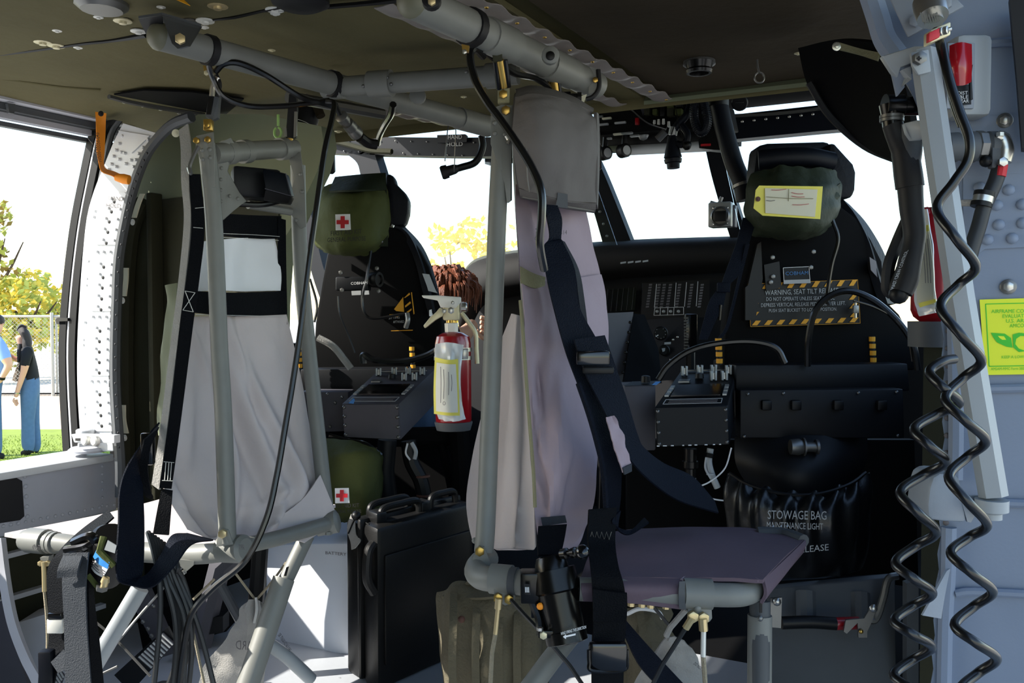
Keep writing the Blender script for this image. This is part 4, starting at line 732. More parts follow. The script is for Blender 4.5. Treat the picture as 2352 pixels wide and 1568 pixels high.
sheet('headrest_base', [[(1194, 430, 1.585), (1245, 445, 1.565), (1300, 460, 1.58), (1367, 465, 1.63)], [(1196, 452, 1.62), (1240, 460, 1.61), (1285, 474, 1.62), (1366, 486, 1.66)], [(1196, 445, 1.72), (1240, 455, 1.72), (1300, 470, 1.72), (1360, 475, 1.74)]], 'headcush', rs, 6, 4, .006)
sheet('headrest_side', [[(1367, 258, 1.64), (1368, 300, 1.62), (1369, 380, 1.62), (1368, 470, 1.635)], [(1372, 262, 1.74), (1374, 300, 1.74), (1374, 380, 1.74), (1370, 480, 1.74)]], 'headcush', rs, 5, 4, .006)
sheet('headrest_side', [[(1184, 220, 1.61), (1180, 280, 1.57), (1184, 370, 1.57), (1194, 435, 1.59)], [(1186, 214, 1.72), (1184, 280, 1.72), (1188, 370, 1.72), (1196, 440, 1.72)]], 'headcush', rs, 5, 4, .006)
MB().tube([(1209, 214, 1.62), (1211, 240, 1.572), (1210, 330, 1.545), (1211, 400, 1.55), (1216, 440, 1.57)], .0014, 5).obj('seam', 'thread', rs); MB().tube([(1200, 452, 1.60), (1245, 460, 1.59), (1300, 474, 1.60), (1364, 484, 1.645)], .0014, 5).obj('seam', 'thread', rs)
prism('webbing_slot', [(1281, 442, 1.562), (1304, 446, 1.568), (1304, 478, 1.58), (1276, 474, 1.57), (1280, 455, 1.565)], FW * .01, 'greyrubber', rs)
# seat back fabrics
def f_lav(u, v):
    h = .012 * noise.noise(V((u * 2, v * 4, 11))) + .006 * noise.noise(V((u * 7, v * 9, 5)))
    for r in [(.1, .45, .35, .75, .05, .012), (.5, .4, .3, .9, .06, .014), (.2, .3, .15, .6, .04, -.01), (.7, .5, .55, .95, .05, -.01), (.85, .6, .8, .98, .06, .02), (.3, .02, .15, .3, .05, .008)]: h += ridge(u, v, *r)
    return -h
sheet('back_fabric', [[(1184, 425, 1.70), (1265, 430, 1.71), (1346, 440, 1.76)], [(1184, 470, 1.66), (1265, 480, 1.68), (1346, 488, 1.73)], [(1190, 560, 1.62), (1270, 560, 1.66), (1360, 560, 1.74)], [(1194, 645, 1.61), (1275, 645, 1.66), (1378, 632, 1.76)]], 'lavender', rs, 10, 6, .003, lambda u, v: .004 * noise.noise(V((u * 5, v * 3, 2))) - ridge(u, v, .1, 0, .3, .9, .05, .006))
sheet('back_fabric', [[(1196, 640, 1.60), (1270, 645, 1.64), (1380, 630, 1.75)], [(1200, 740, 1.585), (1285, 740, 1.63), (1390, 740, 1.74)], [(1206, 840, 1.575), (1290, 840, 1.60), (1402, 840, 1.74)], [(1214, 960, 1.56), (1285, 960, 1.56), (1372, 960, 1.70)], [(1223, 1080, 1.545), (1290, 1080, 1.53), (1366, 1080, 1.66)], [(1230, 1180, 1.535), (1285, 1180, 1.525), (1350, 1190, 1.62)], [(1236, 1250, 1.53), (1280, 1262, 1.54), (1325, 1255, 1.6)]], 'lavender', rs, 12, 8, .003, f_lav)
def f_bag(u, v):
    h = .003 * noise.noise(V((u * 4, v * 4, 21)))
    for r in [(.8, .1, .55, .8, .08, .012), (.6, .1, .35, .7, .06, -.008), (.9, .5, .75, .95, .05, .012), (.3, .5, .3, .95, .08, .01)]: h += ridge(u, v, *r)
    return -h
sheet('back_fabric', [[(1176, 720, 1.68), (1184, 722, 1.66), (1196, 725, 1.61)], [(1143, 810, 1.76), (1172, 812, 1.68), (1205, 815, 1.59)], [(1110, 940, 1.82), (1165, 945, 1.70), (1214, 950, 1.57)], [(1086, 1050, 1.84), (1155, 1060, 1.68), (1222, 1070, 1.55)], [(1072, 1150, 1.82), (1150, 1165, 1.66), (1228, 1170, 1.54)], [(1086, 1236, 1.74), (1150, 1250, 1.62), (1230, 1245, 1.535)], [(1110, 1256, 1.70), (1155, 1262, 1.60), (1226, 1262, 1.54)]], 'fabric', rs, 10, 6, .003, f_bag)
MB().tube([(1195, 690, 1.594), (1201, 760, 1.578), (1208, 860, 1.566), (1217, 980, 1.552), (1225, 1080, 1.538), (1229, 1165, 1.528)], .0035, 6).obj('edge_binding', 'velcro', rs)
sheet('velcro_patch', [[(1195, 612, 1.60), (1225, 628, 1.61), (1252, 636, 1.625)], [(1196, 650, 1.595), (1228, 662, 1.605), (1250, 656, 1.625)]], 'velcro', rs, 4, 3, .003)
sheet('hem', [[(1242, 1188, 1.515), (1298, 1183, 1.515)], [(1246, 1208, 1.513), (1302, 1200, 1.513)]], 'webgrey', rs, 3, 2, .003)
text('7', (1230, 535, 1.60), (1236, 535, 1.60), UP * .008, 'ink', rs); text('02-14', (1278, 540, 1.63), (1302, 538, 1.635), UP * .008, 'inkgrey', rs); text('CN', (1228, 551, 1.60), (1238, 551, 1.60), UP * .006, 'inkgrey', rs)
# belts
belt('shoulder_belt', [((1248, 470, 1.56), (1280, 472, 1.57)), ((1256, 500, 1.55), (1290, 505, 1.57)), ((1262, 545, 1.545), (1288, 548, 1.56)), ((1248, 570, 1.53), (1292, 556, 1.55)), ((1256, 640, 1.52), (1320, 620, 1.54)), ((1275, 720, 1.51), (1330, 705, 1.54)), ((1300, 810, 1.50), (1375, 790, 1.54)), ((1330, 890, 1.49), (1405, 875, 1.53)), ((1360, 970, 1.48), (1410, 960, 1.53)), ((1382, 1050, 1.48), (1425, 1040, 1.53)), ((1392, 1130, 1.48), (1425, 1130, 1.53)), ((1392, 1180, 1.48), (1420, 1180, 1.53))], 'webbing', rs, .003, 6)
belt('shoulder_belt', [((1288, 552, 1.56), (1296, 556, 1.60)), ((1318, 620, 1.55), (1328, 620, 1.60)), ((1328, 690, 1.55), (1341, 690, 1.60)), ((1344, 790, 1.56), (1352, 780, 1.60))], 'webbing', rs, .003, 6)
belt('shoulder_belt', [((1318, 780, 1.49), (1388, 770, 1.53)), ((1345, 860, 1.48), (1416, 850, 1.52)), ((1380, 930, 1.475), (1440, 920, 1.52)), ((1415, 1000, 1.475), (1464, 1000, 1.53)), ((1450, 1060, 1.48), (1480, 1030, 1.55)), ((1500, 1110, 1.50), (1525, 1065, 1.58)), ((1560, 1150, 1.53), (1590, 1095, 1.61)), ((1650, 1178, 1.58), (1640, 1150, 1.65))], 'webbing', rs, .003, 6)
tube('belt_edge', [(1328, 880, 1.475), (1352, 950, 1.465), (1372, 1020, 1.46), (1385, 1080, 1.46), (1392, 1165, 1.46)], .005, 'webbing', rs, 6)
ad = bbox('belt_adjuster', (1362, 822, 1.475), RT * .028, FW * .008, UP * .012, .004, 'blackgloss', rs); bbox('belt_adjuster', (1374, 850, 1.475), RT * .026, FW * .006, UP * .006, .003, 'black', rs)
sheet('torn_strap', [[(1392, 958, 1.455), (1410, 954, 1.46)], [(1403, 1000, 1.45), (1428, 990, 1.46)], [(1415, 1040, 1.45), (1440, 1035, 1.46)], [(1430, 1085, 1.45), (1450, 1070, 1.46)]], 'lavender', rs, 4, 5, .003, NB(6, .006, 4)); sheet('strap_hem', [[(1430, 1074, 1.447), (1450, 1064, 1.457)], [(1434, 1090, 1.447), (1450, 1082, 1.457)]], 'webgrey', rs, 2, 2, .003)
belt('strap', [((1352, 1170, 1.45), (1415, 1165, 1.47)), ((1350, 1240, 1.42), (1412, 1240, 1.45)), ((1356, 1300, 1.355), (1420, 1300, 1.36)), ((1360, 1350, 1.335), (1434, 1350, 1.335)), ((1362, 1420, 1.345), (1438, 1418, 1.36)), ((1360, 1500, 1.35), (1432, 1496, 1.38)), ((1360, 1600, 1.35), (1430, 1600, 1.38))], 'webblack', rs, .004, 6)
zz = [(1354 + i * 5.6, 1243 + (12 if i % 2 else 38), 1.408 + i * .002) for i in range(11)]; MB().tube(zz, .0007, 4, 0).obj('stitching', 'thread', rs); zz = [(1354 + i * 5.6, 1213 + (8 if i % 2 else 26), 1.425 + i * .002) for i in range(10)]; MB().tube(zz, .0006, 4, 0).obj('stitching', 'thread', rs)
belt('strap_cover', [((1362, 1352, 1.325), (1440, 1362, 1.325)), ((1362, 1390, 1.325), (1440, 1395, 1.33)), ((1362, 1425, 1.335), (1438, 1424, 1.345))], 'webblack', rs, .005)
bu = bbox('belt_buckle', (1396, 1506, 1.33), RT * .029, FW * .008, UP * .022, .006, 'blackgloss', rs); tube('buckle_bar', [(1352, 1492, 1.32), (1353, 1520, 1.32), (1360, 1540, 1.32), (1432, 1538, 1.34), (1440, 1515, 1.34), (1440, 1492, 1.34)], .003, 'gunmetal', rs, 6)
belt('strap', [((1432, 1420, 1.42), (1436, 1460, 1.40)), ((1490, 1485, 1.44), (1470, 1530, 1.42)), ((1560, 1560, 1.46), (1535, 1600, 1.44)), ((1600, 1600, 1.47), (1575, 1640, 1.45))], 'webbing', rs, .003)
belt('strap', [((1415, 1180, 1.47), (1424, 1172, 1.48)), ((1405, 1200, 1.46), (1420, 1212, 1.47)), ((1440, 1228, 1.5), (1450, 1216, 1.52)), ((1490, 1200, 1.55), (1480, 1190, 1.57))], 'webbing', rs, .004)
# belt reel
re = empty_part('belt_reel', rs, (1285, 1370, 1.38)); a0, a1 = P(1262, 1275, 1.40), P(1302, 1472, 1.37); ax = (a1 - a0).normalized()
lathe('drum', a0, ax, [(0, .012), (.002, .022), (.012, .026), (.022, .027), (.022, .036), (.055, .038), (.058, .034), (.07, .033), (.115, .031), (.115, .0)], 'gunmetal', re, 28)
lathe('end_band', a0 + ax * .115, ax, [(0, .031), (.001, .033), (.018, .033), (.02, .028), (.02, .0)], 'gunmetal', re, 28)
bbox('side_housing', (1217, 1345, 1.385), RT * .015, FW * .016, UP * .024, .003, 'gunmetal', re); sheet('housing_label', [[(1203, 1340, 1.355), (1218, 1341, 1.355)], [(1205, 1364, 1.355), (1219, 1366, 1.355)]], 'boxblack', re, 2, 2, .001)
for i in range(4): MB().tube([(1206.5 + i * 2.6, 1348, 1.352), (1207 + i * 2.6, 1360, 1.352)], .0005, 4, 0).obj('mark', 'white', re)
text('WIND SPRING THIS DIRECTION', (1288, 1458, 1.327), (1346, 1442, 1.333), UP * .0045, 'white', re); prism('arrow', [(1293, 1462, 1.326), (1300, 1456, 1.326), (1300, 1459, 1.326), (1322, 1454, 1.327), (1322, 1458, 1.327), (1300, 1463, 1.326), (1300, 1467, 1.326)], FW * -.0005, 'white', re)
lathe('knob_stem', (1290, 1272, 1.38), P(1330, 1268, 1.36) - P(1290, 1272, 1.38), [(0, .008), (.01, .009), (.012, .005), (.02, .005), (.02, .008), (.026, .008), (.028, .004)], 'gunmetal', re); stud('ball_knob', (1338, 1267, 1.345), -FW, .0118, 'blackgloss', re, 'ball')
bbox('lever', (1228, 1395, 1.38), RT * .006, FW * .006, UP * .015, .002, 'gunmetal', re); stud('orange_button', (1241, 1392, 1.366), -FW, .006, 'orange', re); tube('bracket_arm', [(1222, 1380, 1.38), (1238, 1420, 1.37), (1242, 1458, 1.36)], .007, 'gunmetal', re, 8); bbox('bracket_foot', (1258, 1452, 1.36), RT * .015, FW * .01, UP * .006, .002, 'gunmetal', re)
stud('bolt', (1240, 1445, 1.35), UP, .005, 'steel', re, 'hex'); stud('bolt', (1248, 1458, 1.348), -FW, .006, 'zinc', re, 'hex')
belt('reel_strap', [((1236, 1210, 1.46), (1302, 1205, 1.47)), ((1234, 1240, 1.43), (1296, 1240, 1.44)), ((1236, 1275, 1.40), (1288, 1275, 1.41))], 'webblack', rs, .004)
# pan
def pz(px, py): return QZ(px, py, .50)
sheet('pan_fabric', [[pz(1335, 1328), pz(1440, 1328), pz(1560, 1330), pz(1650, 1330), pz(1752, 1335)], [pz(1350, 1285), pz(1450, 1283), pz(1570, 1283), pz(1670, 1283), pz(1790, 1295)], [pz(1370, 1248), pz(1460, 1238), pz(1580, 1240), pz(1690, 1245), pz(1825, 1262)], [pz(1390, 1226), pz(1480, 1216), pz(1590, 1214), pz(1720, 1216), pz(1848, 1240)]], 'plum', rs, 6, 6, .006, lambda u, v: .010 * math.sin(math.pi * u) * math.sin(math.pi * v) + .003 * noise.noise(V((u * 5, v * 3, 1))))
sheet('pan_hem', [[pz(1335, 1328), pz(1440, 1328), pz(1566, 1328)], [(1335, 1352, 1.36), (1440, 1352, 1.36), (1566, 1354, 1.36)], [(1340, 1378, 1.37), (1442, 1382, 1.37), (1572, 1398, 1.37)]], 'plum', rs, 5, 5, .005)
sheet('pan_side', [[pz(1752, 1330), pz(1800, 1285), pz(1850, 1238)], [(1758, 1362, 1.37), (1805, 1310, 1.48), (1848, 1252, 1.6)], [(1748, 1385, 1.38), (1790, 1330, 1.48), (1842, 1268, 1.62)]], 'plum', rs, 5, 4, .005)
MB().tube([pz(1566, 1332), pz(1580, 1326), pz(1650, 1324), pz(1720, 1326), pz(1744, 1334)], .003, 6).obj('notch_binding', 'lavender', rs); sheet('notch_binding', [[(1560, 1335, 1.355), (1574, 1334, 1.355)], [(1558, 1365, 1.352), (1572, 1366, 1.352)], [(1560, 1396, 1.36), (1576, 1398, 1.36)]], 'greyrubber', rs, 2, 3, .004)
tube('front_bar', [(1330, 1352, 1.38), (1450, 1356, 1.38), (1570, 1362, 1.375), (1670, 1366, 1.375), (1715, 1362, 1.39), (1742, 1342, 1.42), (1740, 1320, 1.47)], .0185, 'tubegrey', rs, 18, 6)
tube('far_bar', [pz(1740, 1224), pz(1800, 1226), pz(1846, 1242)], .012, 'greyrubber', rs, 10); MB().box(pz(1785, 1222), AX * .03, AY * .012, UP * .006).obj('corner_plate', 'greyrubber', rs, bev=.002)
for x in (1774, 1792, 1806): stud('rivet', pz(x, 1218) + UP * .008, UP, .004, 'steel', rs)
ring('clamp', P(1602, 1363, 1.375), P(1640, 1365, 1.375) - P(1570, 1362, 1.375), .0235, .044, 'tubegrey', rs, 22)
ct = prism('clamp_tab', [(1580, 1385, 1.365), (1634, 1385, 1.365), (1636, 1420, 1.365), (1630, 1428, 1.365), (1596, 1424, 1.365), (1580, 1405, 1.365)], FW * .006, 'tubegrey', rs, bev=.001)
stud('bolt', (1591, 1415, 1.36), -FW, .009, 'gold', ct, 'hex'); stud('bolt', (1615, 1418, 1.36), -FW, .009, 'gold', ct, 'hex'); stud('rivet', (1602, 1396, 1.36), -FW, .006, 'tubegrey', ct)
tube('turnbuckle', [(1590, 1418, 1.355), (1575, 1442, 1.36)], .006, 'gold', rs, 8, 0); tube('bracing_wire', [(1575, 1442, 1.36), (1525, 1520, 1.38), (1490, 1590, 1.40)], .0035, 'cord2', rs, 6, 0)
tube('turnbuckle', [(1614, 1420, 1.355), (1616, 1448, 1.355)], .007, 'gold', rs, 8, 0); tube('turnbuckle', [(1616, 1448, 1.355), (1615, 1508, 1.35)], .004, 'whitemetal', rs, 8, 0); tube('bracing_wire', [(1615, 1508, 1.35), (1618, 1540, 1.35), (1650, 2080, 1.36)], .0038, 'rope', rs, 6, 0)
tube('leg', [(1745, 1380, 1.44), (1746, 1480, 1.43), (1742, 2020, 1.42)], .0165, 'greyrubber', rs, 16, 0); tube('leg_sleeve', [(1745.2, 1412, 1.437), (1742, 2000, 1.42)], .0195, 'tubegrey', rs, 16, 0)
prism('slot', [(1744, 1378, 1.412), (1750, 1378, 1.412), (1750, 1406, 1.412), (1744, 1406, 1.412)], FW * -.002, 'black', rs); stud('rivet', (1746, 1420, 1.407), -FW, .005, 'dullsteel', rs)
# post foot and elbow
fo = prism('clevis', [(1092, 1262, 1.525), (1100, 1253, 1.525), (1112, 1256, 1.525), (1128, 1296, 1.525), (1142, 1300, 1.525), (1090, 1294, 1.525), (1084, 1288, 1.525)], FW * .004, 'tubegrey', rs); stud('bolt', (1102, 1265, 1.52), -FW, .0085, 'brass', fo, 'hex')
stud('bolt', (1091, 1241, 1.56), -FW, .006, 'tubegrey', fo)
tube('elbow', [(1120, 1282, 1.60), (1102, 1294, 1.56), (1094, 1312, 1.525), (1108, 1326, 1.50), (1140, 1330, 1.48), (1190, 1336, 1.46), (1260, 1345, 1.44)], .021, 'tubegrey', rs, 18, 6)
ring('collar', P(1152, 1330, 1.475), RT - FW * .3, .025, .036, 'tubegrey', rs, 22); ring('collar', P(1180, 1334, 1.463), RT - FW * .3, .023, .012, 'greyrubber', rs, 22)
c2 = prism('clevis', [(1134, 1352, 1.455), (1184, 1356, 1.455), (1182, 1384, 1.455), (1160, 1390, 1.455), (1136, 1376, 1.455)], FW * .012, 'tubegrey', rs)
stud('bolt', (1144, 1372, 1.45), -FW, .008, 'brass', c2, 'hex'); stud('bolt', (1169, 1375, 1.45), -FW, .008, 'brass', c2, 'hex')
tube('turnbuckle', [(1146, 1374, 1.44), (1144, 1398, 1.44)], .006, 'gold', rs, 8, 0); tube('turnbuckle', [(1144, 1398, 1.44), (1138, 1456, 1.44)], .004, 'gold', rs, 8, 0); tube('bracing_wire', [(1138, 1456, 1.44), (1130, 1500, 1.44), (1105, 2000, 1.43)], .004, 'rope', rs, 6, 0)
tube('bracing_wire', [(1174, 1378, 1.44), (1205, 1412, 1.42), (1246, 1455, 1.40), (1310, 1530, 1.40), (1350, 1590, 1.40)], .0035, 'cord2', rs, 6, 0)
tube('leg', [(1325, 1440, 1.50), (1262, 1520, 1.47), (905, 2000, 1.42)], .0175, 'tubegrey', rs, 16, 0)
tube('bracing_wire', [(1490, 1380, 1.50), (1540, 1440, 1.52)], .003, 'cord2', rs, 6, 0); tube('brace_strap', [(1575, 1400, 1.46), (1540, 1440, 1.47), (1530, 1460, 1.48)], .005, 'fabrictrim', rs, 6, 0)
for i, x in enumerate((1450, 1475, 1495, 1530)): stud('bolt', (x, 1386 + i * 2, 1.40), DN, .006, 'gold', rs, 'hex')
# cloth warning pouch under the pan
po = thing('cloth_pouch', 'pale cloth pouch tied under the plum seat pan', 'pouch', (1560, 1560, 1.55))
sheet('pouch', [[(1530, 1460, 1.50), (1550, 1462, 1.49), (1572, 1472, 1.50)], [(1505, 1495, 1.53), (1545, 1505, 1.50), (1598, 1500, 1.53)], [(1470, 1545, 1.56), (1540, 1550, 1.52), (1612, 1550, 1.55)], [(1440, 1600, 1.58), (1530, 1600, 1.54), (1625, 1600, 1.56)]], 'fabrictrim', po, 5, 5, .003, NB(5, .012, 8)); text('DO NOT', (1592, 1524, 1.51), (1608, 1538, 1.515), (RT + UP) * .004, 'ink', po)
# =============== STARBOARD WALL FITTINGS ===============
D0 = 1.14
rail = thing('grab_rail', 'long pale grey six-sided grab rail slanting down the right wall', 'rail', (2285, 1150, 1.10))
MB().tube([(2122, 118, 1.13), (2160, 380, 1.115), (2205, 680, 1.10), (2282, 1140, 1.08)], .0165, 6, 0).obj('bar', 'railgrey', rail, smooth=20)
bk = prism('top_bracket', [(2026, 128, 1.16), (2100, 106, 1.14), (2140, 104, 1.12), (2140, 120, 1.12), (2132, 130, 1.13), (2070, 155, 1.15), (2062, 178, 1.16), (2050, 165, 1.16)], FW * .01, 'railgrey', rail, bev=.002)
prism('bracket_web', [(2040, 136, 1.165), (2100, 118, 1.15), (2112, 170, 1.15), (2074, 160, 1.15), (2078, 200, 1.16), (2062, 220, 1.17), (2052, 175, 1.17)], FW * .006, 'wallgrey', rail)
prism('hook', [(2072, 160, 1.145), (2092, 152, 1.14), (2094, 182, 1.14), (2076, 196, 1.145), (2084, 178, 1.145)], FW * .008, 'railgrey', rail)
prism('top_cap', [(2092, 120, 1.11), (2134, 112, 1.11), (2140, 165, 1.11), (2110, 172, 1.11), (2096, 150, 1.11)], FW * .006, 'railgrey', rail, bev=.002); stud('screw', (2111, 134, 1.105), -FW, .0085, 'dullsteel', rail, 'hex')
for a_ in (0, 1): MB().tube([(2106 if a_ == 0 else 2111, 134 if a_ == 0 else 129, 1.097), (2116 if a_ == 0 else 2111, 134 if a_ == 0 else 139, 1.097)], .0012, 4, 0).obj('screw_slot', 'ink', rail)
prism('stand_off', [(2078, 282, 1.16), (2112, 274, 1.14), (2122, 320, 1.14), (2096, 322, 1.16), (2084, 305, 1.16)], FW * .01, 'railgrey', rail, bev=.002)
prism('bottom_boss', [(2160, 1086, 1.10), (2144, 1096, 1.10), (2136, 1120, 1.10), (2131, 1160, 1.10), (2132, 1188, 1.10), (2140, 1194, 1.10), (2170, 1198, 1.10), (2222, 1200, 1.10), (2216, 1150, 1.10), (2206, 1100, 1.10), (2196, 1088, 1.10)], FW * .06, 'greypaint', rail, bev=.006)
lathe('bottom_cap', (2278, 1150, 1.08), -UP, [(-.002, .019), (.012, .019), (.015, .012), (.022, .012), (.022, .0)], 'railgrey', rail, 20)
prism('boss_flange', [(2205, 1140, 1.10), (2252, 1138, 1.10), (2254, 1160, 1.10), (2230, 1200, 1.10), (2222, 1198, 1.10)], FW * .004, 'greypaint', rail)
# switch box
sb = thing('switch_box', 'pale grey rounded switch box with red guarded switch on the right wall', 'switch', (2222, 270, 1.2))
bbox('box', (2222, 180, 1.155), RT * .024, FW * .02, UP * .053, .009, 'railgrey', sb); bbox('face', (2205, 175, 1.134), RT * .018, FW * .003, UP * .042, .002, 'greypaint', sb)
MB().sheet([[(2185, 110, 1.119), (2205, 103, 1.112), (2224, 106, 1.119)], [(2186, 150, 1.109), (2205, 146, 1.102), (2224, 150, 1.11)], [(2192, 190, 1.114), (2206, 196, 1.109), (2222, 188, 1.116)]], 4, 4, .01).obj('switch_guard', 'red', sb, smooth=60)
prism('placard', [(2194, 196, 1.127), (2228, 194, 1.127), (2230, 240, 1.127), (2202, 242, 1.127)], FW * -.001, 'black', sb)
for i, t_ in enumerate(('DIST', 'BLE', 'EAR')): text(t_, (2199 + i * 4, 218 + i * 9.2, 1.1255), (2222 + i * 1.2, 217 + i * 9.2, 1.1255), UP * .0042, 'white', sb)
prism('toggle_side', [(2224, 160, 1.12), (2231, 150, 1.12), (2228, 170, 1.12), (2231, 230, 1.12), (2226, 230, 1.12)], FW * -.004, 'rubber', sb)
# top cord connector
cc = thing('cord_connector', 'knurled bright metal connector holding the coiled cord at the top right', 'connector', (2150, 80, 1.08))
axc = (P(2158, 92, 1.06) - P(2125, -20, 1.10)).normalized()
lathe('barrel', (2125, -20, 1.10), axc, [(0, .013), (.018, .013), (.018, .0185), (.03, .019), (.046, .018), (.046, .011), (.055, .011), (.055, 0)], 'steel', cc, 24)
for k_ in range(10):
    a_ = k_ * .32 - 1.6; MB().tube([P(2133 + 19 * math.sin(a_) , 28 + 5 * math.sin(a_ + 1.8), 1.066), P(2139 + 19 * math.sin(a_), 48 + 5 * math.sin(a_ + 1.8), 1.066)], .0010, 4, 0).obj('knurl', 'dullsteel', cc)
bbox('clamp', (2152, 80, 1.06), RT * .012 + UP * .005, FW * .01, UP * .008, .002, 'zinc', cc); bbox('red_tab', (2143, 82, 1.045), RT * .0065 + UP * .003, FW * .004, UP * .0055, .001, 'redplain', cc)
for x, y in [(2158, 73), (2170, 70)]: stud('screw', (x, y, 1.045), (RT - FW).normalized(), .005, 'steel', cc, 'hex')
tube('screw_shank', [(2160, 74, 1.05), (2184, 66, 1.05)], .0025, 'steel', cc)
# coiled cords
def coil(label, pts, ext, d, r):
    p = [P(*q) for q in pts]
    for i, (x, y) in enumerate(ext):
        if i:
            x0, y0 = ext[i - 1]; s = -1 if x > x0 else 1
            p.append(P(x0 * .5 + x * .5, y0 * .5 + y * .5 + (-4 if s > 0 else 2), d + .022 * s))
        p.append(P(x, y, d))
    return tag(tube('coiled_cord', p, r, 'cord', None, 12, 8), label, 'cord', 'coiled cords on the right wall')
coil('black coiled cord hanging from the knurled connector in front of the grab rail', [(2148, 70, 1.07), (2160, 95, 1.06), (2172, 150, 1.04), (2185, 200, 1.03), (2205, 260, 1.02), (2226, 320, 1.01), (2222, 370, 1.01), (2190, 420, 1.01)], [(2152, 480), (2241, 612), (2160, 705), (2254, 828), (2171, 915), (2264, 1012), (2179, 1095), (2267, 1205), (2184, 1270), (2280, 1358), (2193, 1435), (2289, 1512), (2206, 1585), (2300, 1660), (2215, 1740), (2305, 1815)], 1.01, .0056)
coil('black coiled cord with cut upper end left of the grab rail', [(2192, 824, 1.06), (2165, 830, 1.05)], [(2135, 855), (2203, 925), (2100, 985), (2172, 1060), (2068, 1130), (2150, 1222), (2057, 1292), (2141, 1362), (2054, 1425), (2140, 1485), (2053, 1550), (2135, 1610), (2052, 1675), (2130, 1740)], 1.04, .0058)
tag(tube('sheathed_wire', [(2152, 88, 1.065), (2162, 130, 1.05), (2176, 180, 1.045), (2188, 240, 1.035), (2206, 290, 1.025)], .0032, 'gunmetal', None, 8), 'thin glossy wire running beside the top of the coiled cord', 'wire')
# grey wall connectors with elbow cable
wc = thing('wall_connector', 'grey threaded wall connector with chrome elbow on the right wall', 'connector', (2245, 335, 1.135))
lathe('body', (2172, 338, 1.135), RT, [(0, .018), (.014, .019), (.014, .017), (.026, .017), (.026, .02), (.036, .02)], 'greyrubber', wc, 22); lathe('hex_nut', (2236, 335, 1.135), RT, [(0, .017), (.003, .0195), (.012, .0195), (.015, .017), (.015, 0)], 'dullsteel', wc, 8); lathe('back_shell', (2262, 334, 1.135), RT, [(0, .015), (.003, .018), (.022, .018), (.026, .016)], 'greyrubber', wc, 20)
tube('elbow', [(2288, 312, 1.125), (2302, 322, 1.125), (2308, 345, 1.125), (2304, 372, 1.125)], [.008, .010, .011, .010], 'steel', wc, 14); stud('screw', (2297, 310, 1.115), UP, .005, 'steel', wc, 'hex'); stud('screw', (2302, 372, 1.11), -FW, .006, 'steel', wc, 'hex')
bbox('shell_arm', (2284, 362, 1.125), RT * .006, FW * .006, UP * .014, .002, 'greyrubber', wc); stud('rubber_cap', (2265, 370, 1.125), -FW, .008, 'black', wc, 'ball')
tube('red_band', [(2302, 378, 1.12), (2297, 405, 1.12)], .0068, 'redplain', wc)
tube('cable', [(2296, 385, 1.125), (2285, 420, 1.125), (2262, 470, 1.125), (2248, 520, 1.125), (2235, 560, 1.125), (2222, 610, 1.125)], .0095, 'cord2', wc, 12); ring('cable_clamp', P(2258, 458, 1.125), P(2248, 500, 1.125) - P(2262, 440, 1.125), .0125, .010, 'steel', wc); ring('cable_clamp', P(2261, 446, 1.125), P(2248, 500, 1.125) - P(2262, 440, 1.125), .0128, .006, 'black', wc); ring('cable_clamp', P(2254, 470, 1.125), P(2248, 500, 1.125) - P(2262, 440, 1.125), .0128, .006, 'black', wc)
tube('stand_off', [(2190, 466, 1.16), (2246, 466, 1.13)], .0045, 'fabrictrim', wc)
# dark hose with elbow fitting left of the rail
hz = thing('ribbed_hose', 'black sheathed hose with elbow fitting hanging left of the grab rail', 'hose', (2090, 690, 1.22))
lathe('elbow_head', (2032, 243, 1.22), RT, [(0, .016), (.004, .0165), (.024, .016), (.026, .013), (.04, .013), (.06, .013)], 'gunmetal', hz, 20); tube('elbow_neck', [(2045, 240, 1.22), (2047, 265, 1.22), (2050, 290, 1.22)], [.015, .013, .013], 'gunmetal', hz, 16)
for y in (268, 276): ring('band', P(2048, y, 1.22), UP, .016, .004, 'dullsteel', hz)
tube('hose', [(2050, 285, 1.22), (2062, 320, 1.22), (2078, 350, 1.22), (2086, 400, 1.22), (2090, 430, 1.22)], [.014, .014, .018, .019, .019], 'rubber', hz, 16); tube('upper_sleeve', [(2092, 285, 1.21), (2090, 345, 1.215), (2085, 380, 1.22)], .016, 'greyrubber', hz, 14)
tube('hose', [(2090, 425, 1.22), (2094, 480, 1.22), (2100, 530, 1.22), (2098, 560, 1.22), (2090, 600, 1.22), (2082, 640, 1.22), (2070, 672, 1.22)], [.017, .016, .015, .0145, .0155, .0165, .015], 'rubber', hz, 16); stud('hose_end', (2064, 676, 1.22), V((-.4, 0, -1)), .0135, 'black', hz, 'ball')
tube('strap_loop', [(2086, 500, 1.24), (2060, 560, 1.25), (2042, 610, 1.25), (2038, 660, 1.25), (2050, 676, 1.25)], .009, 'rubber', hz, 8); tube('strap_loop', [(2090, 560, 1.23), (2070, 610, 1.24), (2052, 660, 1.24), (2062, 680, 1.24)], .006, 'rubber', hz, 8)
text('MAST CREW CONTROL', (2053, 662, 1.196), (2086, 574, 1.196), (RT + UP * .4) * -.005, 'dimwhite', hz)
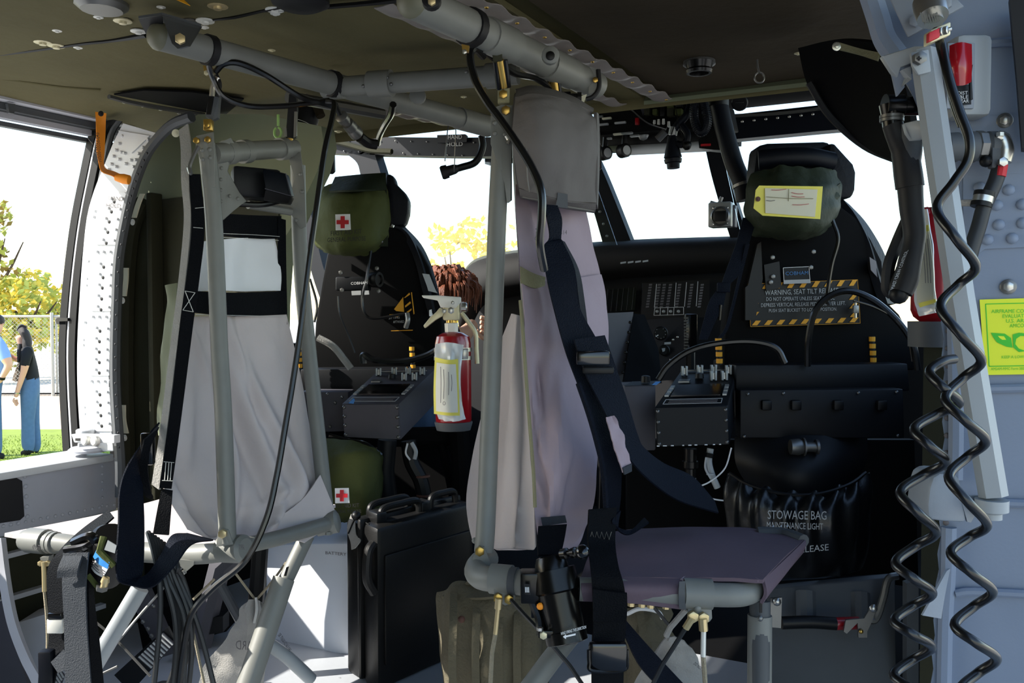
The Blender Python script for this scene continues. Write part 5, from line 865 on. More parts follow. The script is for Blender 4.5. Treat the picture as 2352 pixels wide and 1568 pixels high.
# tagged extinguisher behind the rail
fx = thing('fire_extinguisher', 'red fire extinguisher behind the grab rail, covered by a bagged yellow tag', 'extinguisher', (2140, 740, 1.32))
lathe('cylinder', (2140, 742, 1.34), UP, [(0, .014), (.01, .026), (.02, .030), (.15, .030), (.17, .02), (.175, .01)], 'red', fx, 20); lathe('cup', (2142, 750, 1.33), UP, [(-.03, .034), (.008, .035), (.008, .03), (-.0, .03)], 'greyrubber', fx, 20)
sheet('bag', [[(2112, 482, 1.27), (2130, 480, 1.26)], [(2108, 560, 1.27), (2142, 560, 1.25)], [(2100, 640, 1.27), (2146, 640, 1.25)], [(2104, 700, 1.27), (2150, 700, 1.25)], [(2112, 726, 1.27), (2150, 718, 1.25)]], 'clearbag', fx, 5, 5, .002, NB(5, .008, 3))
sheet('paper_tag', [[(2112, 524, 1.262), (2132, 520, 1.252)], [(2107, 600, 1.26), (2142, 600, 1.245)], [(2106, 690, 1.26), (2146, 690, 1.245)], [(2112, 704, 1.26), (2148, 698, 1.245)]], 'papertag', fx, 3, 4, .001); sheet('tag_border', [[(2110, 520, 1.258), (2133, 516, 1.248)], [(2108, 534, 1.258), (2134, 530, 1.248)]], 'yellow', fx, 2, 2, .001); sheet('tag_border', [[(2110, 696, 1.256), (2149, 686, 1.240)], [(2113, 706, 1.256), (2150, 694, 1.240)]], 'yellow', fx, 2, 2, .001)
for x in (2118, 2124, 2130): MB().tube([(x, 548, 1.25), (x + 5, 600, 1.245), (x + 8, 650, 1.243)], .0005, 4).obj('writing', 'inkgrey', fx)
tube('red_cap', [(2112, 487, 1.28), (2132, 484, 1.28)], .006, 'red', fx)
MB().prism([QY(x, y, 1.8) for x, y in [(2078, 676), (2098, 668), (2098, 712), (2088, 716)]], V((0, .01, 0))).obj('pink_card', 'limetag', fx) if False else None
# yellow sticker
st = thing('inspection_sticker', 'fluorescent yellow inspection sticker with green print on the right wall', 'sticker', QY(2300, 860, RY - .004))
SP = lambda x, y: QY(x, y, RY - .0045)
prism('sheet', [SP(2250, 688), SP(2440, 682), SP(2440, 858), SP(2262, 861)], V((0, .001, 0)), 'sticker', st)
for a_, b_ in [((2264, 698), (2440, 694)), ((2264, 698), (2272, 841)), ((2272, 841), (2440, 838))]: MB().tube([SP(*a_), SP(*b_)], .0008, 4, 0).obj('border_line', 'stickgreen', st)
for t_, x0, x1, y in [('AIRFRAME CO', 2277, 2352, 719), ('EVALUAT', 2303, 2352, 730), ('U.S. AR', 2311, 2352, 741), ('AMCO', 2319, 2352, 752), ('KEEP A LOW', 2301, 2352, 823), ('AMSAM-MMC Form 380', 2276, 2352, 850)]:
    text(t_, SP(x0, y), SP(x1, y - 1), UP * (.0048 if t_[0] != 'K' and 'Form' not in t_ else .0036), 'stickgreen', st, lift=.0012)
lg = empty_part('emblem', st, SP(2320, 785))
for poly in ([(2276, 764), (2308, 766), (2322, 776), (2326, 798), (2312, 796), (2290, 786), (2284, 778), (2280, 772)], [(2326, 768), (2340, 764), (2362, 766), (2362, 772), (2344, 771), (2334, 778), (2332, 790), (2340, 800), (2356, 806), (2340, 808), (2328, 798)]): prism('emblem_shape', [SP(*q) - AY * .0005 for q in poly], V((0, -.0006, 0)), 'stickgreen', lg)
prism('emblem_cut', [SP(*q) - AY * .0012 for q in [(2292, 771), (2306, 772), (2311, 780), (2302, 780), (2296, 776)]], V((0, -.0003, 0)), 'sticker', lg)
# =============== COCKPIT ===============
def plate(name, pts, d, th, m, par, bev=0): return prism(name, [(x, y, d) if not isinstance(d, list) else (x, y, d[i]) for i, (x, y) in enumerate(pts)], FW * th, m, par, bev=bev)
# glareshield and instrument panel
ip = thing('instrument_panel', 'black cockpit instrument panel under a curved glareshield', 'panel', (1400, 1000, 3.3))
sheet('glareshield', [[(1058, 660, 3.75), (1075, 612, 3.78), (1120, 588, 3.76), (1240, 570, 3.68), (1370, 558, 3.6), (1500, 551, 3.5), (1700, 545, 3.35)], [(1052, 690, 3.6), (1072, 628, 3.6), (1120, 600, 3.55), (1240, 582, 3.45), (1370, 570, 3.36), (1500, 562, 3.26), (1700, 556, 3.12)], [(1056, 760, 3.55), (1080, 690, 3.55), (1125, 660, 3.5), (1240, 640, 3.42), (1370, 618, 3.34), (1500, 608, 3.24), (1700, 600, 3.1)], [(1064, 800, 3.6), (1095, 720, 3.62), (1130, 690, 3.6), (1240, 668, 3.5), (1370, 645, 3.42), (1500, 632, 3.32), (1700, 622, 3.2)]], 'dash', ip, 6, 6, .01)
plate('panel_face', [(1062, 700), (1370, 640), (1720, 610), (1720, 1010), (1062, 1010)], [3.68, 3.5, 3.25, 3.25, 3.68], .03, 'dashface', ip)
for i in range(4): plate('marker', [(1425 + i * 17, 602 - i * 1.2), (1438 + i * 17, 600 - i * 1.2), (1438 + i * 17, 604 - i * 1.2), (1425 + i * 17, 606 - i * 1.2)], 3.2, .001, 'dimwhite', ip)
cpn = plate('caution_panel', [(1476, 650), (1630, 642), (1628, 728), (1472, 734)], [3.36, 3.24, 3.24, 3.36], .02, 'boxblack', ip)
g = MB()
for c_, x in enumerate((1495, 1515, 1527, 1541, 1562, 1590, 1614)):
    for k_ in range(9):
        y = 652 + k_ * 6.3; xx = x - k_ * .9; d = 3.335 - (x - 1476) / 154 * .12
        g.prism([(xx - 4, y, d), (xx + 3, y - .4, d), (xx + 2.4, y + 3.6, d), (xx - 4.6, y + 4, d)], FW * .002)
tag(g.obj('legend_lights', 'inkgrey', cpn), kind='stuff')
for a_, b_ in [((1508, 652), (1503, 706)), ((1553, 649), (1549, 704)), ((1577, 648), (1572, 704)), ((1603, 646), (1599, 703)), ((1504, 707), (1570, 705)), ((1502, 724), (1570, 722)), ((1504, 707), (1502, 724)), ((1570, 705), (1570, 722)), ((1517, 706), (1516, 724)), ((1534, 706), (1533, 724)), ((1548, 706), (1547, 724))]: MB().tube([(a_[0], a_[1], 3.3 - (a_[0] - 1476) / 154 * .12), (b_[0], b_[1], 3.3 - (b_[0] - 1476) / 154 * .12)], .0014, 4, 0).obj('panel_line', 'dimwhite', cpn)
for x in (1509, 1524, 1540, 1558): stud('switch', (x, 715, 3.27 - (x - 1476) / 154 * .12), -FW, .006, 'knob', cpn, 'pin')
scr = plate('display_screen', [(1395, 665), (1462, 660), (1458, 712), (1390, 718)], [3.44, 3.38, 3.38, 3.44], .015, 'screen', ip)
for i in range(6): MB().tube([(1396 + i * 12, 664 - i, 3.43 - i * .01), (1391 + i * 12, 716 - i, 3.43 - i * .01)], .0006, 4, 0).obj('grid_line', 'boxdark', scr)
low = plate('lower_panel', [(1462, 735), (1576, 728), (1576, 870), (1440, 880)], [3.3, 3.2, 3.1, 3.2], .02, 'dashface', ip)
gg = lathe('gauge', (1517, 765, 3.2), -FW, [(0, .026), (.012, .026), (.014, .022), (.010, .021), (.010, 0)], 'black', ip, 24)
for k_ in range(9):
    a_ = k_ * .62 - 1.0; MB().tube([P(1517 + 11 * math.cos(a_), 765 + 11 * math.sin(a_), 3.18), P(1517 + 13 * math.cos(a_), 765 + 13 * math.sin(a_), 3.18)], .001, 4, 0).obj('tick', 'dimwhite', gg)
MB().tube([(1506, 773, 3.178), (1512, 769, 3.178)], .002, 4, 0).obj('needle', 'white', gg)
lathe('gauge', (1525, 804, 3.18), -FW, [(0, .02), (.012, .02), (.014, .016), (.010, .0155), (.010, 0)], 'black', ip, 20); plate('needle', [(1520, 800), (1528, 799), (1527, 806), (1522, 808)], 3.16, .001, 'dimwhite', ip)
for x, y in [(1546, 780), (1556, 774), (1480, 745), (1552, 826), (1540, 826)]: stud('screw', (x, y, 3.15), -FW, .004, 'steel', ip)
plate('label', [(1526, 786), (1541, 785), (1541, 790), (1526, 791)], 3.15, .001, 'dimwhite', ip)
# centre console flank
cc_ = thing('centre_console', 'dark grey centre console side panel with screws behind the right seat belts', 'console', (1430, 900, 2.7))
plate('side_panel', [(1375, 720), (1455, 716), (1445, 800), (1432, 880), (1375, 870)], [2.75, 2.85, 2.8, 2.75, 2.7], .03, 'boxdark', cc_); plate('inner_panel', [(1455, 720), (1480, 722), (1512, 800), (1520, 880), (1432, 882)], [2.85, 2.9, 2.8, 2.7, 2.7], .03, 'boxblack', cc_)
for i in range(6): stud('screw', (1447 - i * 3.3, 740 + i * 23, 2.72), -FW, .005, 'black', cc_)
MB().prism([(1385, 860, 2.78), (1500, 870, 2.8), (1500, 1420, 2.8), (1385, 1420, 2.78)], FW * .2).obj('pedestal', 'blackmatte', cc_)
# lever boot
lv = thing('lever_boot', 'black ribbed lever boot standing beside the instrument panel', 'boot', (1585, 800, 2.7))
MB().box(P(1586, 762, 2.7), RT * .018, FW * .015, UP * .055).obj('column', 'blackgloss', lv, bev=.003)
MB().tube([(1586, 800, 2.71), (1586, 1200, 2.75)], .014, 8, 0).obj('stem', 'black', lv)
for i in range(11): MB().box(P(1576, 730 + i * 7, 2.675), RT * .006, FW * .004, UP * .0025).obj('rib', 'dullsteel', lv)
# overhead console
oc = thing('overhead_console', 'black overhead switch console hanging between the windscreens', 'console', QY(1500, 300, 2.75))
OY = 2.62
MB().prism([QY(x, y, OY) for x, y in [(1366, 262), (1395, 245), (1480, 238), (1640, 228), (1652, 285), (1600, 296), (1500, 300), (1370, 312)]], V((0, .25, .02))).obj('housing', 'blackmatte', oc, bev=.004)
MB().prism([QY(x, y, OY + .1) for x, y in [(1366, 300), (1500, 298), (1640, 285), (1655, 320), (1590, 325), (1380, 336)]], V((0, .2, .0))).obj('lower_housing', 'black', oc, bev=.004)
rnd = random.Random(4)
for i in range(10):
    x = 1488 + (i % 5) * 18; y = 240 + (i // 5) * 18; MB().bevbox(QY(x, y, OY - .012), AX * rnd.uniform(.006, .011), AY * .012, UP * rnd.uniform(.008, .014), .002).obj('switch_block', ['bagolive', 'black', 'dkgreen'][i % 3], oc)
for x, y in [(1503, 276), (1513, 274), (1524, 273), (1536, 279)]: lathe('toggle', QY(x, y, OY - .02), DN, [(0, .004), (.015, .005), (.017, .003)], 'whitemetal', oc, 8)
for x, y, m_ in [(1378, 268, 'knob'), (1394, 272, 'papertag'), (1386, 286, 'dimwhite'), (1425, 282, 'dimwhite'), (1440, 306, 'knob'), (1400, 318, 'knob'), (1458, 312, 'knob'), (1420, 308, 'papertag'), (1375, 250, 'dullsteel')]: MB().bevbox(QY(x, y, OY - .004), AX * rnd.uniform(.006, .02), AY * .006, UP * .003, .001).obj('legend_plate', m_, oc)
MB().bevbox(QY(1464, 279, OY - .01), AX * .006, AY * .006, UP * .011, .002).obj('red_guard', 'red', oc)
stud('round_light', QY(1478, 310, OY + .08), -AY, .018, 'knob', oc, 'dome'); MB().tube([QY(1510, 320, OY), QY(1528, 302, OY)], .012, 10, 0).obj('lamp_tube', 'dullsteel', oc)
for x, y in [(1389, 352), (1433, 346)]:
    lvr = tube('power_lever', [QY(x + 4, y - 60, OY + .05), QY(x + 2, y - 30, OY + .05), QY(x, y - 5, OY + .05)], .009, 'black', oc, 8); lathe('lever_knob', QY(x, y, OY + .05), AX - AY * .6, [(-.014, .018), (-.014, .022), (.012, .022), (.014, .017)], 'black', lvr, 18); lathe('lever_cap', QY(x + 5, y - 1, OY + .045), AX - AY * .6, [(0, .015), (.004, .015)], 'dimwhite', lvr, 16)
plate('notice', [(1461, 333), (1512, 330), (1512, 342), (1461, 345)], 3.35, .002, 'paper', oc)
MB().prism([QY(x, y, OY - .01) for x, y in [(1466, 235), (1488, 234), (1477, 266)]], V((0, .003, 0))).obj('gusset', 'boxdark', oc)
tube('wire', [QY(1436, 238, OY), QY(1460, 258, OY - .02), QY(1490, 282, OY - .02), QY(1530, 296, OY - .02)], .005, 'cord', oc)
# red-handled levers seen past the cushion
q_ = thing('lever_cluster', 'small black levers with red tips beside the grey headrest cushion', 'lever', (1374, 385, 2.3)); plate('lever', [(1366, 335), (1380, 332), (1382, 386), (1372, 396), (1366, 380)], 2.3, .01, 'black', q_); tube('stem', [(1373, 340, 2.31), QY(1376, 300, OY + .12)], .006, 'black', q_, 8); plate('red_tip', [(1366, 384), (1378, 380), (1376, 392), (1366, 392)], 2.29, .01, 'redplain', q_)
# hanging cockpit lamp with flex
hl = thing('map_lamp', 'dark blue cockpit map lamp hanging from a flexible stalk', 'lamp', QY(1553, 370, 2.5))
tube('stalk', [QY(1590, 228, 2.52), QY(1578, 262, 2.5), QY(1560, 282, 2.5), QY(1548, 300, 2.5)], .011, 'navy', hl, 12); tube('collar', [QY(1548, 292, 2.5), QY(1545, 310, 2.5)], .013, 'knob', hl, 12)
lathe('body', QY(1543, 312, 2.5), V((.06, 0, -1)), [(0, .012), (.03, .018), (.04, .021), (.05, .023), (.062, .026), (.066, .022), (.068, .026), (.078, .024), (.08, .019), (.094, .018), (.094, 0)], 'navy', hl, 20)
tube('lead', [QY(1566, 288, 2.5), QY(1578, 305, 2.5), QY(1578, 322, 2.5), QY(1566, 332, 2.5), QY(1555, 330, 2.5)], .010, 'navy', hl, 10); stud('ball', QY(1578, 334, 2.5), -AY, .014, 'black', hl, 'ball'); MB().tube([QY(1550, 232, 2.48), QY(1556, 270, 2.48), QY(1574, 345, 2.48)], .0015, 4).obj('cord', 'cord', hl); MB().tube([QY(1556, 270, 2.48), QY(1534, 330, 2.48)], .0015, 4, 0).obj('cord', 'cord', hl)
hs2 = thing('ribbed_flex', 'ribbed black flexible cord loop beside the map lamp', 'cord', QY(1608, 300, 2.48)); lp = [QY(x, y, 2.48) for x, y in [(1600, 226), (1594, 250), (1596, 280), (1606, 302), (1618, 300), (1625, 280), (1620, 250), (1614, 230)]]
tube('cord', lp, .009, 'black', hs2, 10)
sp_ = spl(lp, 6)
for i in range(2, len(sp_) - 2, 1): ring('rib', sp_[i], sp_[i + 1] - sp_[i - 1], .0125, .004, 'navy', hs2, 10)
pt = thing('cockpit_pillar_tube', 'dark blue ribbed tube running down the windscreen pillar', 'tube', QY(1690, 400, 2.55)); tube('tube', [QY(1648, 222, 2.55), QY(1662, 290, 2.55), QY(1684, 370, 2.55), QY(1704, 420, 2.55), QY(1712, 460, 2.55)], .026, 'navy', pt, 16); ring('collar', QY(1649, 232, 2.55), UP, .031, .03, 'black', pt, 20); ring('clamp', QY(1706, 424, 2.55), UP - AX * .3, .03, .008, 'dullsteel', pt, 18)
MB().prism([QY(x, y, 2.6) for x, y in [(1628, 290), (1660, 288), (1672, 345), (1640, 344), (1606, 340), (1604, 322)]], V((0, .05, 0))).obj('junction_plate', 'black', pt); MB().tube([QY(1610, 333, 2.59), QY(1632, 332, 2.59)], .004, 6, 0).obj('red_line', 'redplain', pt)
md = thing('mirror_disc', 'small black round disc on a stalk above the right windscreen', 'disc', QY(1699, 240, 2.7)); lathe('disc', QY(1699, 236, 2.7), V((.1, -1, -.4)), [(-.004, .022), (0, .025), (.004, .022)], 'black', md, 20); MB().tube([QY(1688, 236, 2.685), QY(1708, 235, 2.685)], .0012, 4, 0).obj('slot', 'dullsteel', md); MB().tube([QY(1686, 214, 2.7), QY(1690, 226, 2.7)], .006, 6, 0).obj('stalk', 'dullsteel', md)
# small camera-like compass
cm = thing('standby_compass', 'grey boxed standby compass clamped to the windscreen pillar', 'compass', QY(1657, 528, 3.2))
MB().bevbox(QY(1657, 494, 3.2), AX * .042, AY * .03, UP * .045, .006).obj('body', 'knob', cm); lathe('dial', QY(1656, 497, 3.16), -AY, [(0, .034), (.01, .036), (.016, .03), (.010, .028), (.010, 0)], 'dullsteel', cm, 20); MB().bevbox(QY(1655, 496, 3.14), AX * .022, AY * .006, UP * .018, .003).obj('window', 'black', cm)
for x, y in [(1640, 478), (1670, 477), (1641, 515), (1668, 512)]: stud('screw', QY(x, y, 3.16), -AY, .006, 'steel', cm)
tube('arm', [QY(1632, 465, 3.2), QY(1650, 468, 3.2), QY(1658, 452, 3.2)], .007, 'dullsteel', cm); MB().bevbox(QY(1681, 497, 3.22), AX * .016, AY * .02, UP * .04, .004).obj('mount', 'boxdark', cm)
sb_ = thing('sun_visor', 'small dark panel hanging at the corner of the left cockpit window', 'visor', (752, 395, 2.4)); plate('panel', [(740, 338), (766, 336), (768, 392), (762, 398), (736, 396)], 2.4, .02, 'navy', sb_, .003); plate('arm', [(724, 318), (740, 316), (738, 392), (724, 390)], 2.42, .02, 'blackmatte', sb_)
# ---- pilot seats
def seat(label, d): return thing('pilot_seat', label, 'seat', d, 'armoured pilot seats')
p1 = seat('right armoured pilot seat with black and yellow warning placard on its back', (1860, 850, 2.35))
plate('back_shell', [(1740, 470), (1706, 560), (1678, 650), (1665, 750), (1662, 850), (2108, 850), (2104, 790), (2068, 722), (2036, 690), (2028, 600), (2002, 548), (1966, 498), (1925, 468)], 2.30, .06, 'blackmatte', p1, .01)
sheet('shoulder_wing', [[(1928, 462, 2.33), (1945, 476, 2.36)], [(1958, 500, 2.31), (1985, 520, 2.36)], [(1988, 560, 2.30), (2025, 590, 2.37)], [(2010, 640, 2.29), (2036, 650, 2.37)], [(2030, 700, 2.28), (2048, 700, 2.36)]], 'seatnavy', p1, 3, 5, .02)
plate('headrest', [(1738, 335), (1765, 328), (1905, 324), (1915, 340), (1915, 470), (1738, 470), (1730, 400)], 2.34, .08, 'seatnavy', p1, .012)
plate('headrest_wing', [(1905, 326), (1920, 330), (1940, 352), (1962, 376), (1968, 395), (1966, 435), (1958, 455), (1930, 455), (1905, 460)], 2.30, .08, 'seatnavy', p1, .012)
tube('headrest_roll', [(1742, 368, 2.27), (1800, 362, 2.255), (1860, 362, 2.25), (1912, 372, 2.26)], .025, 'navy', p1, 12)
plate('shell_rib', [(1712, 660), (1718, 655), (1740, 560), (1748, 555), (1752, 640), (1735, 735), (1712, 735)], 2.28, .02, 'black', p1)
# warning placard
wp = plate('warning_placard', [(1718, 652), (1970, 642), (1976, 742), (1724, 750)], 2.285, .003, 'black', p1)
for i in range(9): plate('hazard_stripe', [(1722 + i * 28.5, 664 - i), (1731 + i * 28.5, 650 - i), (1743 + i * 28.3, 650 - i), (1734 + i * 28.3, 664 - i)], 2.282, .001, 'hazard', wp)
for i in range(9): plate('hazard_stripe', [(1727 + i * 28, 747 - i * .9), (1736 + i * 28, 736 - i * .9), (1748 + i * 28, 736 - i * .9), (1739 + i * 28, 747 - i * .9)], 2.282, .001, 'hazard', wp)
for s in (0, 1):
    for i in range(3): plate('hazard_stripe', [(1722 + s * 228 + i, 688 + i * 20), (1732 + s * 228 + i, 676 + i * 20), (1742 + s * 228 + i, 676 + i * 20), (1732 + s * 228 + i, 688 + i * 20)], 2.282, .001, 'hazard', wp)
for a_, b_ in [((1718, 652), (1970, 642)), ((1970, 642), (1976, 742)), ((1976, 742), (1724, 750)), ((1724, 750), (1718, 652))]: MB().tube([(*a_, 2.282), (*b_, 2.282)], .0006, 4, 0).obj('border_line', 'hazard', wp)
for t_, x0, x1, y0, y1, h in [('WARNING, SEAT TILT RELEASE', 1757, 1925, 678, 672, .0125), ('DO NOT OPERATE UNLESS SEAT IS OCC', 1760, 1917, 691, 688, .0095), ('DEPRESS VERTICAL RELEASE PEDAL LOWER LEFT.', 1748, 1942, 705, 700, .0095), ('PUSH SEAT BUCKET TO LOWER POSITION.', 1766, 1922, 717, 713, .0085)]: text(t_, (x0, y0, 2.281), (x1, y1, 2.281), UP * h, 'dimwhite', wp)
nb = plate('maker_plate', [(1799, 615), (1858, 612), (1861, 650), (1801, 652)], 2.27, .004, 'boxblack', p1)
for a_, b_ in [((1799, 615), (1858, 612)), ((1858, 612), (1861, 650)), ((1799, 615), (1801, 652))]: MB().tube([(*a_, 2.268), (*b_, 2.268)], .0008, 4, 0).obj('border_line', 'white', nb)
text('COBHAM', (1804, 632, 2.268), (1856, 630, 2.268), UP * .009, 'cobblue', nb); plate('white_strip', [(1802, 643), (1860, 641), (1861, 650), (1802, 652)], 2.268, .001, 'dimwhite', nb)
plate('mounting_bracket', [(1755, 608), (1790, 600), (1795, 660), (1760, 668)], 2.275, .01, 'black', p1)
for x, y in [(1774, 591), (1775, 635), (1770, 648), (1868, 578), (1862, 614)]: stud('bolt', (x, y, 2.27), -FW, .006, 'dullsteel', p1, 'hex')
bbox('release_catch', (1965, 710, 2.26), RT * .007, FW * .006, UP * .010, .002, 'knob', p1); tube('catch_pin', [(1965, 690, 2.26), (1965, 730, 2.26)], .003, 'steel', p1)
sheet('side_label', [[(1997, 590, 2.27), (2012, 600, 2.29)], [(2000, 620, 2.27), (2018, 640, 2.29)]], 'inkgrey', p1, 2, 2, .001)
belt('shoulder_belt', [((1706, 500, 2.22), (1740, 500, 2.22)), ((1690, 560, 2.2), (1720, 560, 2.2)), ((1668, 620, 2.18), (1702, 624, 2.18)), ((1655, 655, 2.17), (1672, 660, 2.17)), ((1630, 690, 2.16), (1660, 705, 2.16)), ((1615, 740, 2.16), (1640, 745, 2.16)), ((1605, 780, 2.16), (1625, 780, 2.16))], 'webbing', p1, .003); belt('shoulder_belt', [((1712, 560, 2.19), (1722, 560, 2.19)), ((1690, 660, 2.18), (1697, 660, 2.18)), ((1668, 745, 2.17), (1676, 745, 2.17)), ((1650, 775, 2.17), (1660, 775, 2.17))], 'webbing', p1, .003)
bbox('belt_keeper', (1662, 660, 2.16), RT * .016, FW * .005, UP * .012, .003, 'webbing', p1); tube('belt_tongue', [(1655, 700, 2.16), (1652, 735, 2.16)], .004, 'gunmetal', p1)
p2 = seat('left armoured pilot seat with olive first aid bag strapped to its headrest', (870, 850, 2.9))
plate('back_shell', [(752, 575), (738, 650), (724, 740), (716, 860), (1016, 860), (1016, 780), (1012, 700), (998, 655), (986, 612), (966, 575), (940, 540), (905, 522), (850, 515)], 2.88, .07, 'blackmatte', p2, .012)
sheet('shoulder_wing', [[(905, 520, 2.9), (925, 524, 2.95)], [(935, 545, 2.88), (962, 565, 2.95)], [(960, 600, 2.87), (985, 612, 2.95)], [(975, 660, 2.86), (1000, 665, 2.95)], [(990, 720, 2.86), (1012, 720, 2.95)]], 'seatnavy', p2, 3, 5, .02)
plate('headrest', [(764, 410), (800, 404), (886, 398), (900, 520), (770, 520)], 2.92, .08, 'seatnavy', p2, .012)
plate('headrest_wing', [(885, 397), (904, 402), (908, 420), (928, 440), (939, 458), (937, 490), (928, 518), (905, 518), (888, 505)], 2.87, .08, 'seatnavy', p2, .012)
bx_ = bbox('reel_housing', (812, 652, 2.82), RT * .052, FW * .03, UP * .022, .005, 'boxblack', p2); text('COBHAM', (806, 654, 2.775), (844, 652, 2.775), UP * .0085, 'white', p2); plate('white_strip', [(807, 668), (829, 667), (829, 677), (808, 678)], 2.775, .001, 'dimwhite', p2); plate('white_strip', [(837, 667), (847, 667), (848, 676), (837, 677)], 2.775, .001, 'dimwhite', p2)
lathe('reel_drum', (866, 642, 2.8), RT - FW * .5, [(-.02, .024), (0, .026), (.01, .024), (.01, .016), (.004, .014), (.004, 0)], 'black', p2, 18)
for x, y in [(783, 626), (866, 616), (870, 668), (786, 666)]: stud('bolt', (x, y, 2.79), -FW, .007, 'dullsteel', p2, 'hex')
for poly in ([(905, 710), (926, 682), (928, 716), (910, 714)], [(928, 684), (940, 672), (942, 676), (930, 684)], [(930, 702), (942, 692), (944, 696), (931, 706)], [(934, 716), (945, 708), (945, 712), (937, 718)], [(894, 722), (920, 720), (913, 728), (898, 726)], [(944, 671), (946, 671), (952, 720), (950, 722)], [(898, 759), (948, 757), (948, 759), (898, 760)]): plate('hazard_stripe', poly, 2.865, .002, 'hazard', p2)
text('SITTING', (893, 733, 2.862), (918, 731, 2.862), UP * .008, 'dimwhite', p2); text('AFTWARD', (903, 742, 2.862), (928, 741, 2.862), UP * .008, 'dimwhite', p2)
tube('release_catch', [(935, 720, 2.85), (937, 735, 2.84), (932, 752, 2.85)], .008, 'knob', p2)
sheet('side_label', [[(970, 628, 2.855), (986, 630, 2.87)], [(980, 655, 2.855), (1000, 665, 2.87)], [(984, 668, 2.855), (1005, 673, 2.87)]], 'dimwhite', p2, 2, 3, .001); sheet('side_label', [[(986, 712, 2.85), (992, 710, 2.86)], [(986, 726, 2.85), (994, 727, 2.86)]], 'white', p2, 2, 2, .001)
for pts, r in [([(712, 640, 2.8), (728, 700, 2.8), (722, 740, 2.8)], .004), ([(852, 575, 2.8), (842, 640, 2.78), (832, 690, 2.78), (850, 730, 2.78), (930, 720, 2.8)], .005), ([(776, 680, 2.78), (780, 720, 2.78), (800, 770, 2.78), (815, 810, 2.78)], .003)]: tube('lead', pts, r, 'cord', p2, 6)
# bags on the headrests
def bag(label, rows, m, par_d, cross=None, folds=8, seed=0, **k):
    b = thing('first_aid_bag', label, 'bag', par_d, 'first aid bags'); sheet('pouch', rows, m, b, 7, 7, .02, lambda u, v: .010 * noise.noise(V((u * 4, v * 4, seed))) + .005 * noise.noise(V((u * 10, v * 8, seed))) + ridge(u, v, .1, .25, .9, .22, .04, -.006)); return b
b1 = bag('olive first aid bag with red cross strapped to the left pilot seat headrest', [[(752, 432, 2.85), (800, 420, 2.83), (855, 420, 2.84), (888, 425, 2.9)], [(728, 462, 2.82), (790, 460, 2.74), (850, 460, 2.76), (888, 460, 2.86)], [(722, 520, 2.8), (785, 520, 2.71), (850, 520, 2.73), (888, 520, 2.86)], [(730, 560, 2.8), (785, 565, 2.72), (850, 560, 2.75), (884, 545, 2.86)], [(745, 572, 2.86), (790, 580, 2.80), (840, 580, 2.82), (866, 562, 2.88)]], 'bagolive', (800, 580, 2.8), seed=2)
def cross(par, x, y, s, d, ti=0):
    plate('cross_patch', [(x - s, y - s * 1.05), (x + s, y - s * 1.1), (x + s * 1.1, y + s * 1.05), (x - s * .95, y + s * 1.1)], d, .002, 'white', par); a, c = s * .28, s * .82
    plate('red_cross', [(x - a, y - c), (x + a, y - c), (x + a, y - a), (x + c, y - a), (x + c, y + a), (x + a, y + a), (x + a, y + c), (x - a, y + c), (x - a, y + a), (x - c, y + a), (x - c, y - a), (x - a, y - a)], d - .003, .001, 'redplain', par)
cross(b1, 787, 510, 17, 2.672)
text('FIRST AID KIT', (760, 541, 2.670), (831, 536, 2.675), UP * .014, 'ink', b1); text('GENERAL PURPOSE', (752, 556, 2.670), (840, 552, 2.675), UP * .013, 'ink', b1)
sheet('flap', [[(770, 408, 2.88), (830, 402, 2.86), (886, 398, 2.87)], [(756, 440, 2.76), (820, 438, 2.72), (886, 436, 2.83)]], 'bagdark', b1, 5, 4, .006); belt('strap', [((876, 430, 2.85), (888, 430, 2.85)), ((876, 500, 2.85), (890, 500, 2.85)), ((868, 566, 2.84), (891, 566, 2.84))], 'bagdark', b1, .006); stud('snap', (876, 555, 2.83), -FW, .006, 'dullsteel', b1)
b2 = bag('dark olive bag with a yellow-edged paper tag on the right pilot seat headrest', [[(1735, 402, 2.25), (1790, 392, 2.22), (1860, 390, 2.22), (1915, 400, 2.28)], [(1718, 440, 2.22), (1785, 440, 2.15), (1870, 440, 2.15), (1925, 440, 2.26)], [(1716, 490, 2.22), (1785, 495, 2.13), (1870, 495, 2.13), (1920, 480, 2.26)], [(1724, 522, 2.24), (1785, 530, 2.17), (1860, 530, 2.17), (1905, 510, 2.28)], [(1738, 532, 2.28), (1790, 541, 2.24), (1850, 540, 2.24), (1895, 520, 2.3)]], 'bagdark', (1815, 540, 2.2), seed=6)
tg = empty_part('yellow_tag', b2, (1812, 465, 2.11)); plate('card', [(1744, 426), (1890, 428), (1884, 503), (1752, 495), (1731, 478), (1736, 436)], 2.09, .002, 'yellow', tg); plate('paper', [(1757, 432), (1878, 435), (1872, 498), (1758, 489)], 2.087, .001, 'papertag', tg); stud('grommet', (1741, 457, 2.086), -FW, .006, 'hide', tg, 'washer')
for a_, b_, m_ in [((1772, 436), (1806, 434), 'inkred'), ((1818, 442), (1845, 445), 'inkred'), ((1818, 450), (1848, 452), 'inkred'), ((1760, 460), (1780, 460), 'inkgrey'), ((1820, 470), (1858, 468), 'inkred'), ((1760, 452), (1868, 456), 'velcro'), ((1812, 434), (1811, 462), 'velcro')]: MB().tube([(*a_, 2.085), ((a_[0] + b_[0]) / 2, (a_[1] + b_[1]) / 2 + 1.5, 2.085), (*b_, 2.085)], .0008, 4).obj('handwriting', m_, tg)
sheet('plastic_edge', [[(1905, 440, 2.2), (1930, 420, 2.24)], [(1895, 480, 2.19), (1920, 470, 2.22)], [(1890, 505, 2.19), (1910, 500, 2.22)]], 'bagdark', b2, 4, 5, .003, NB(8, .015, 1))
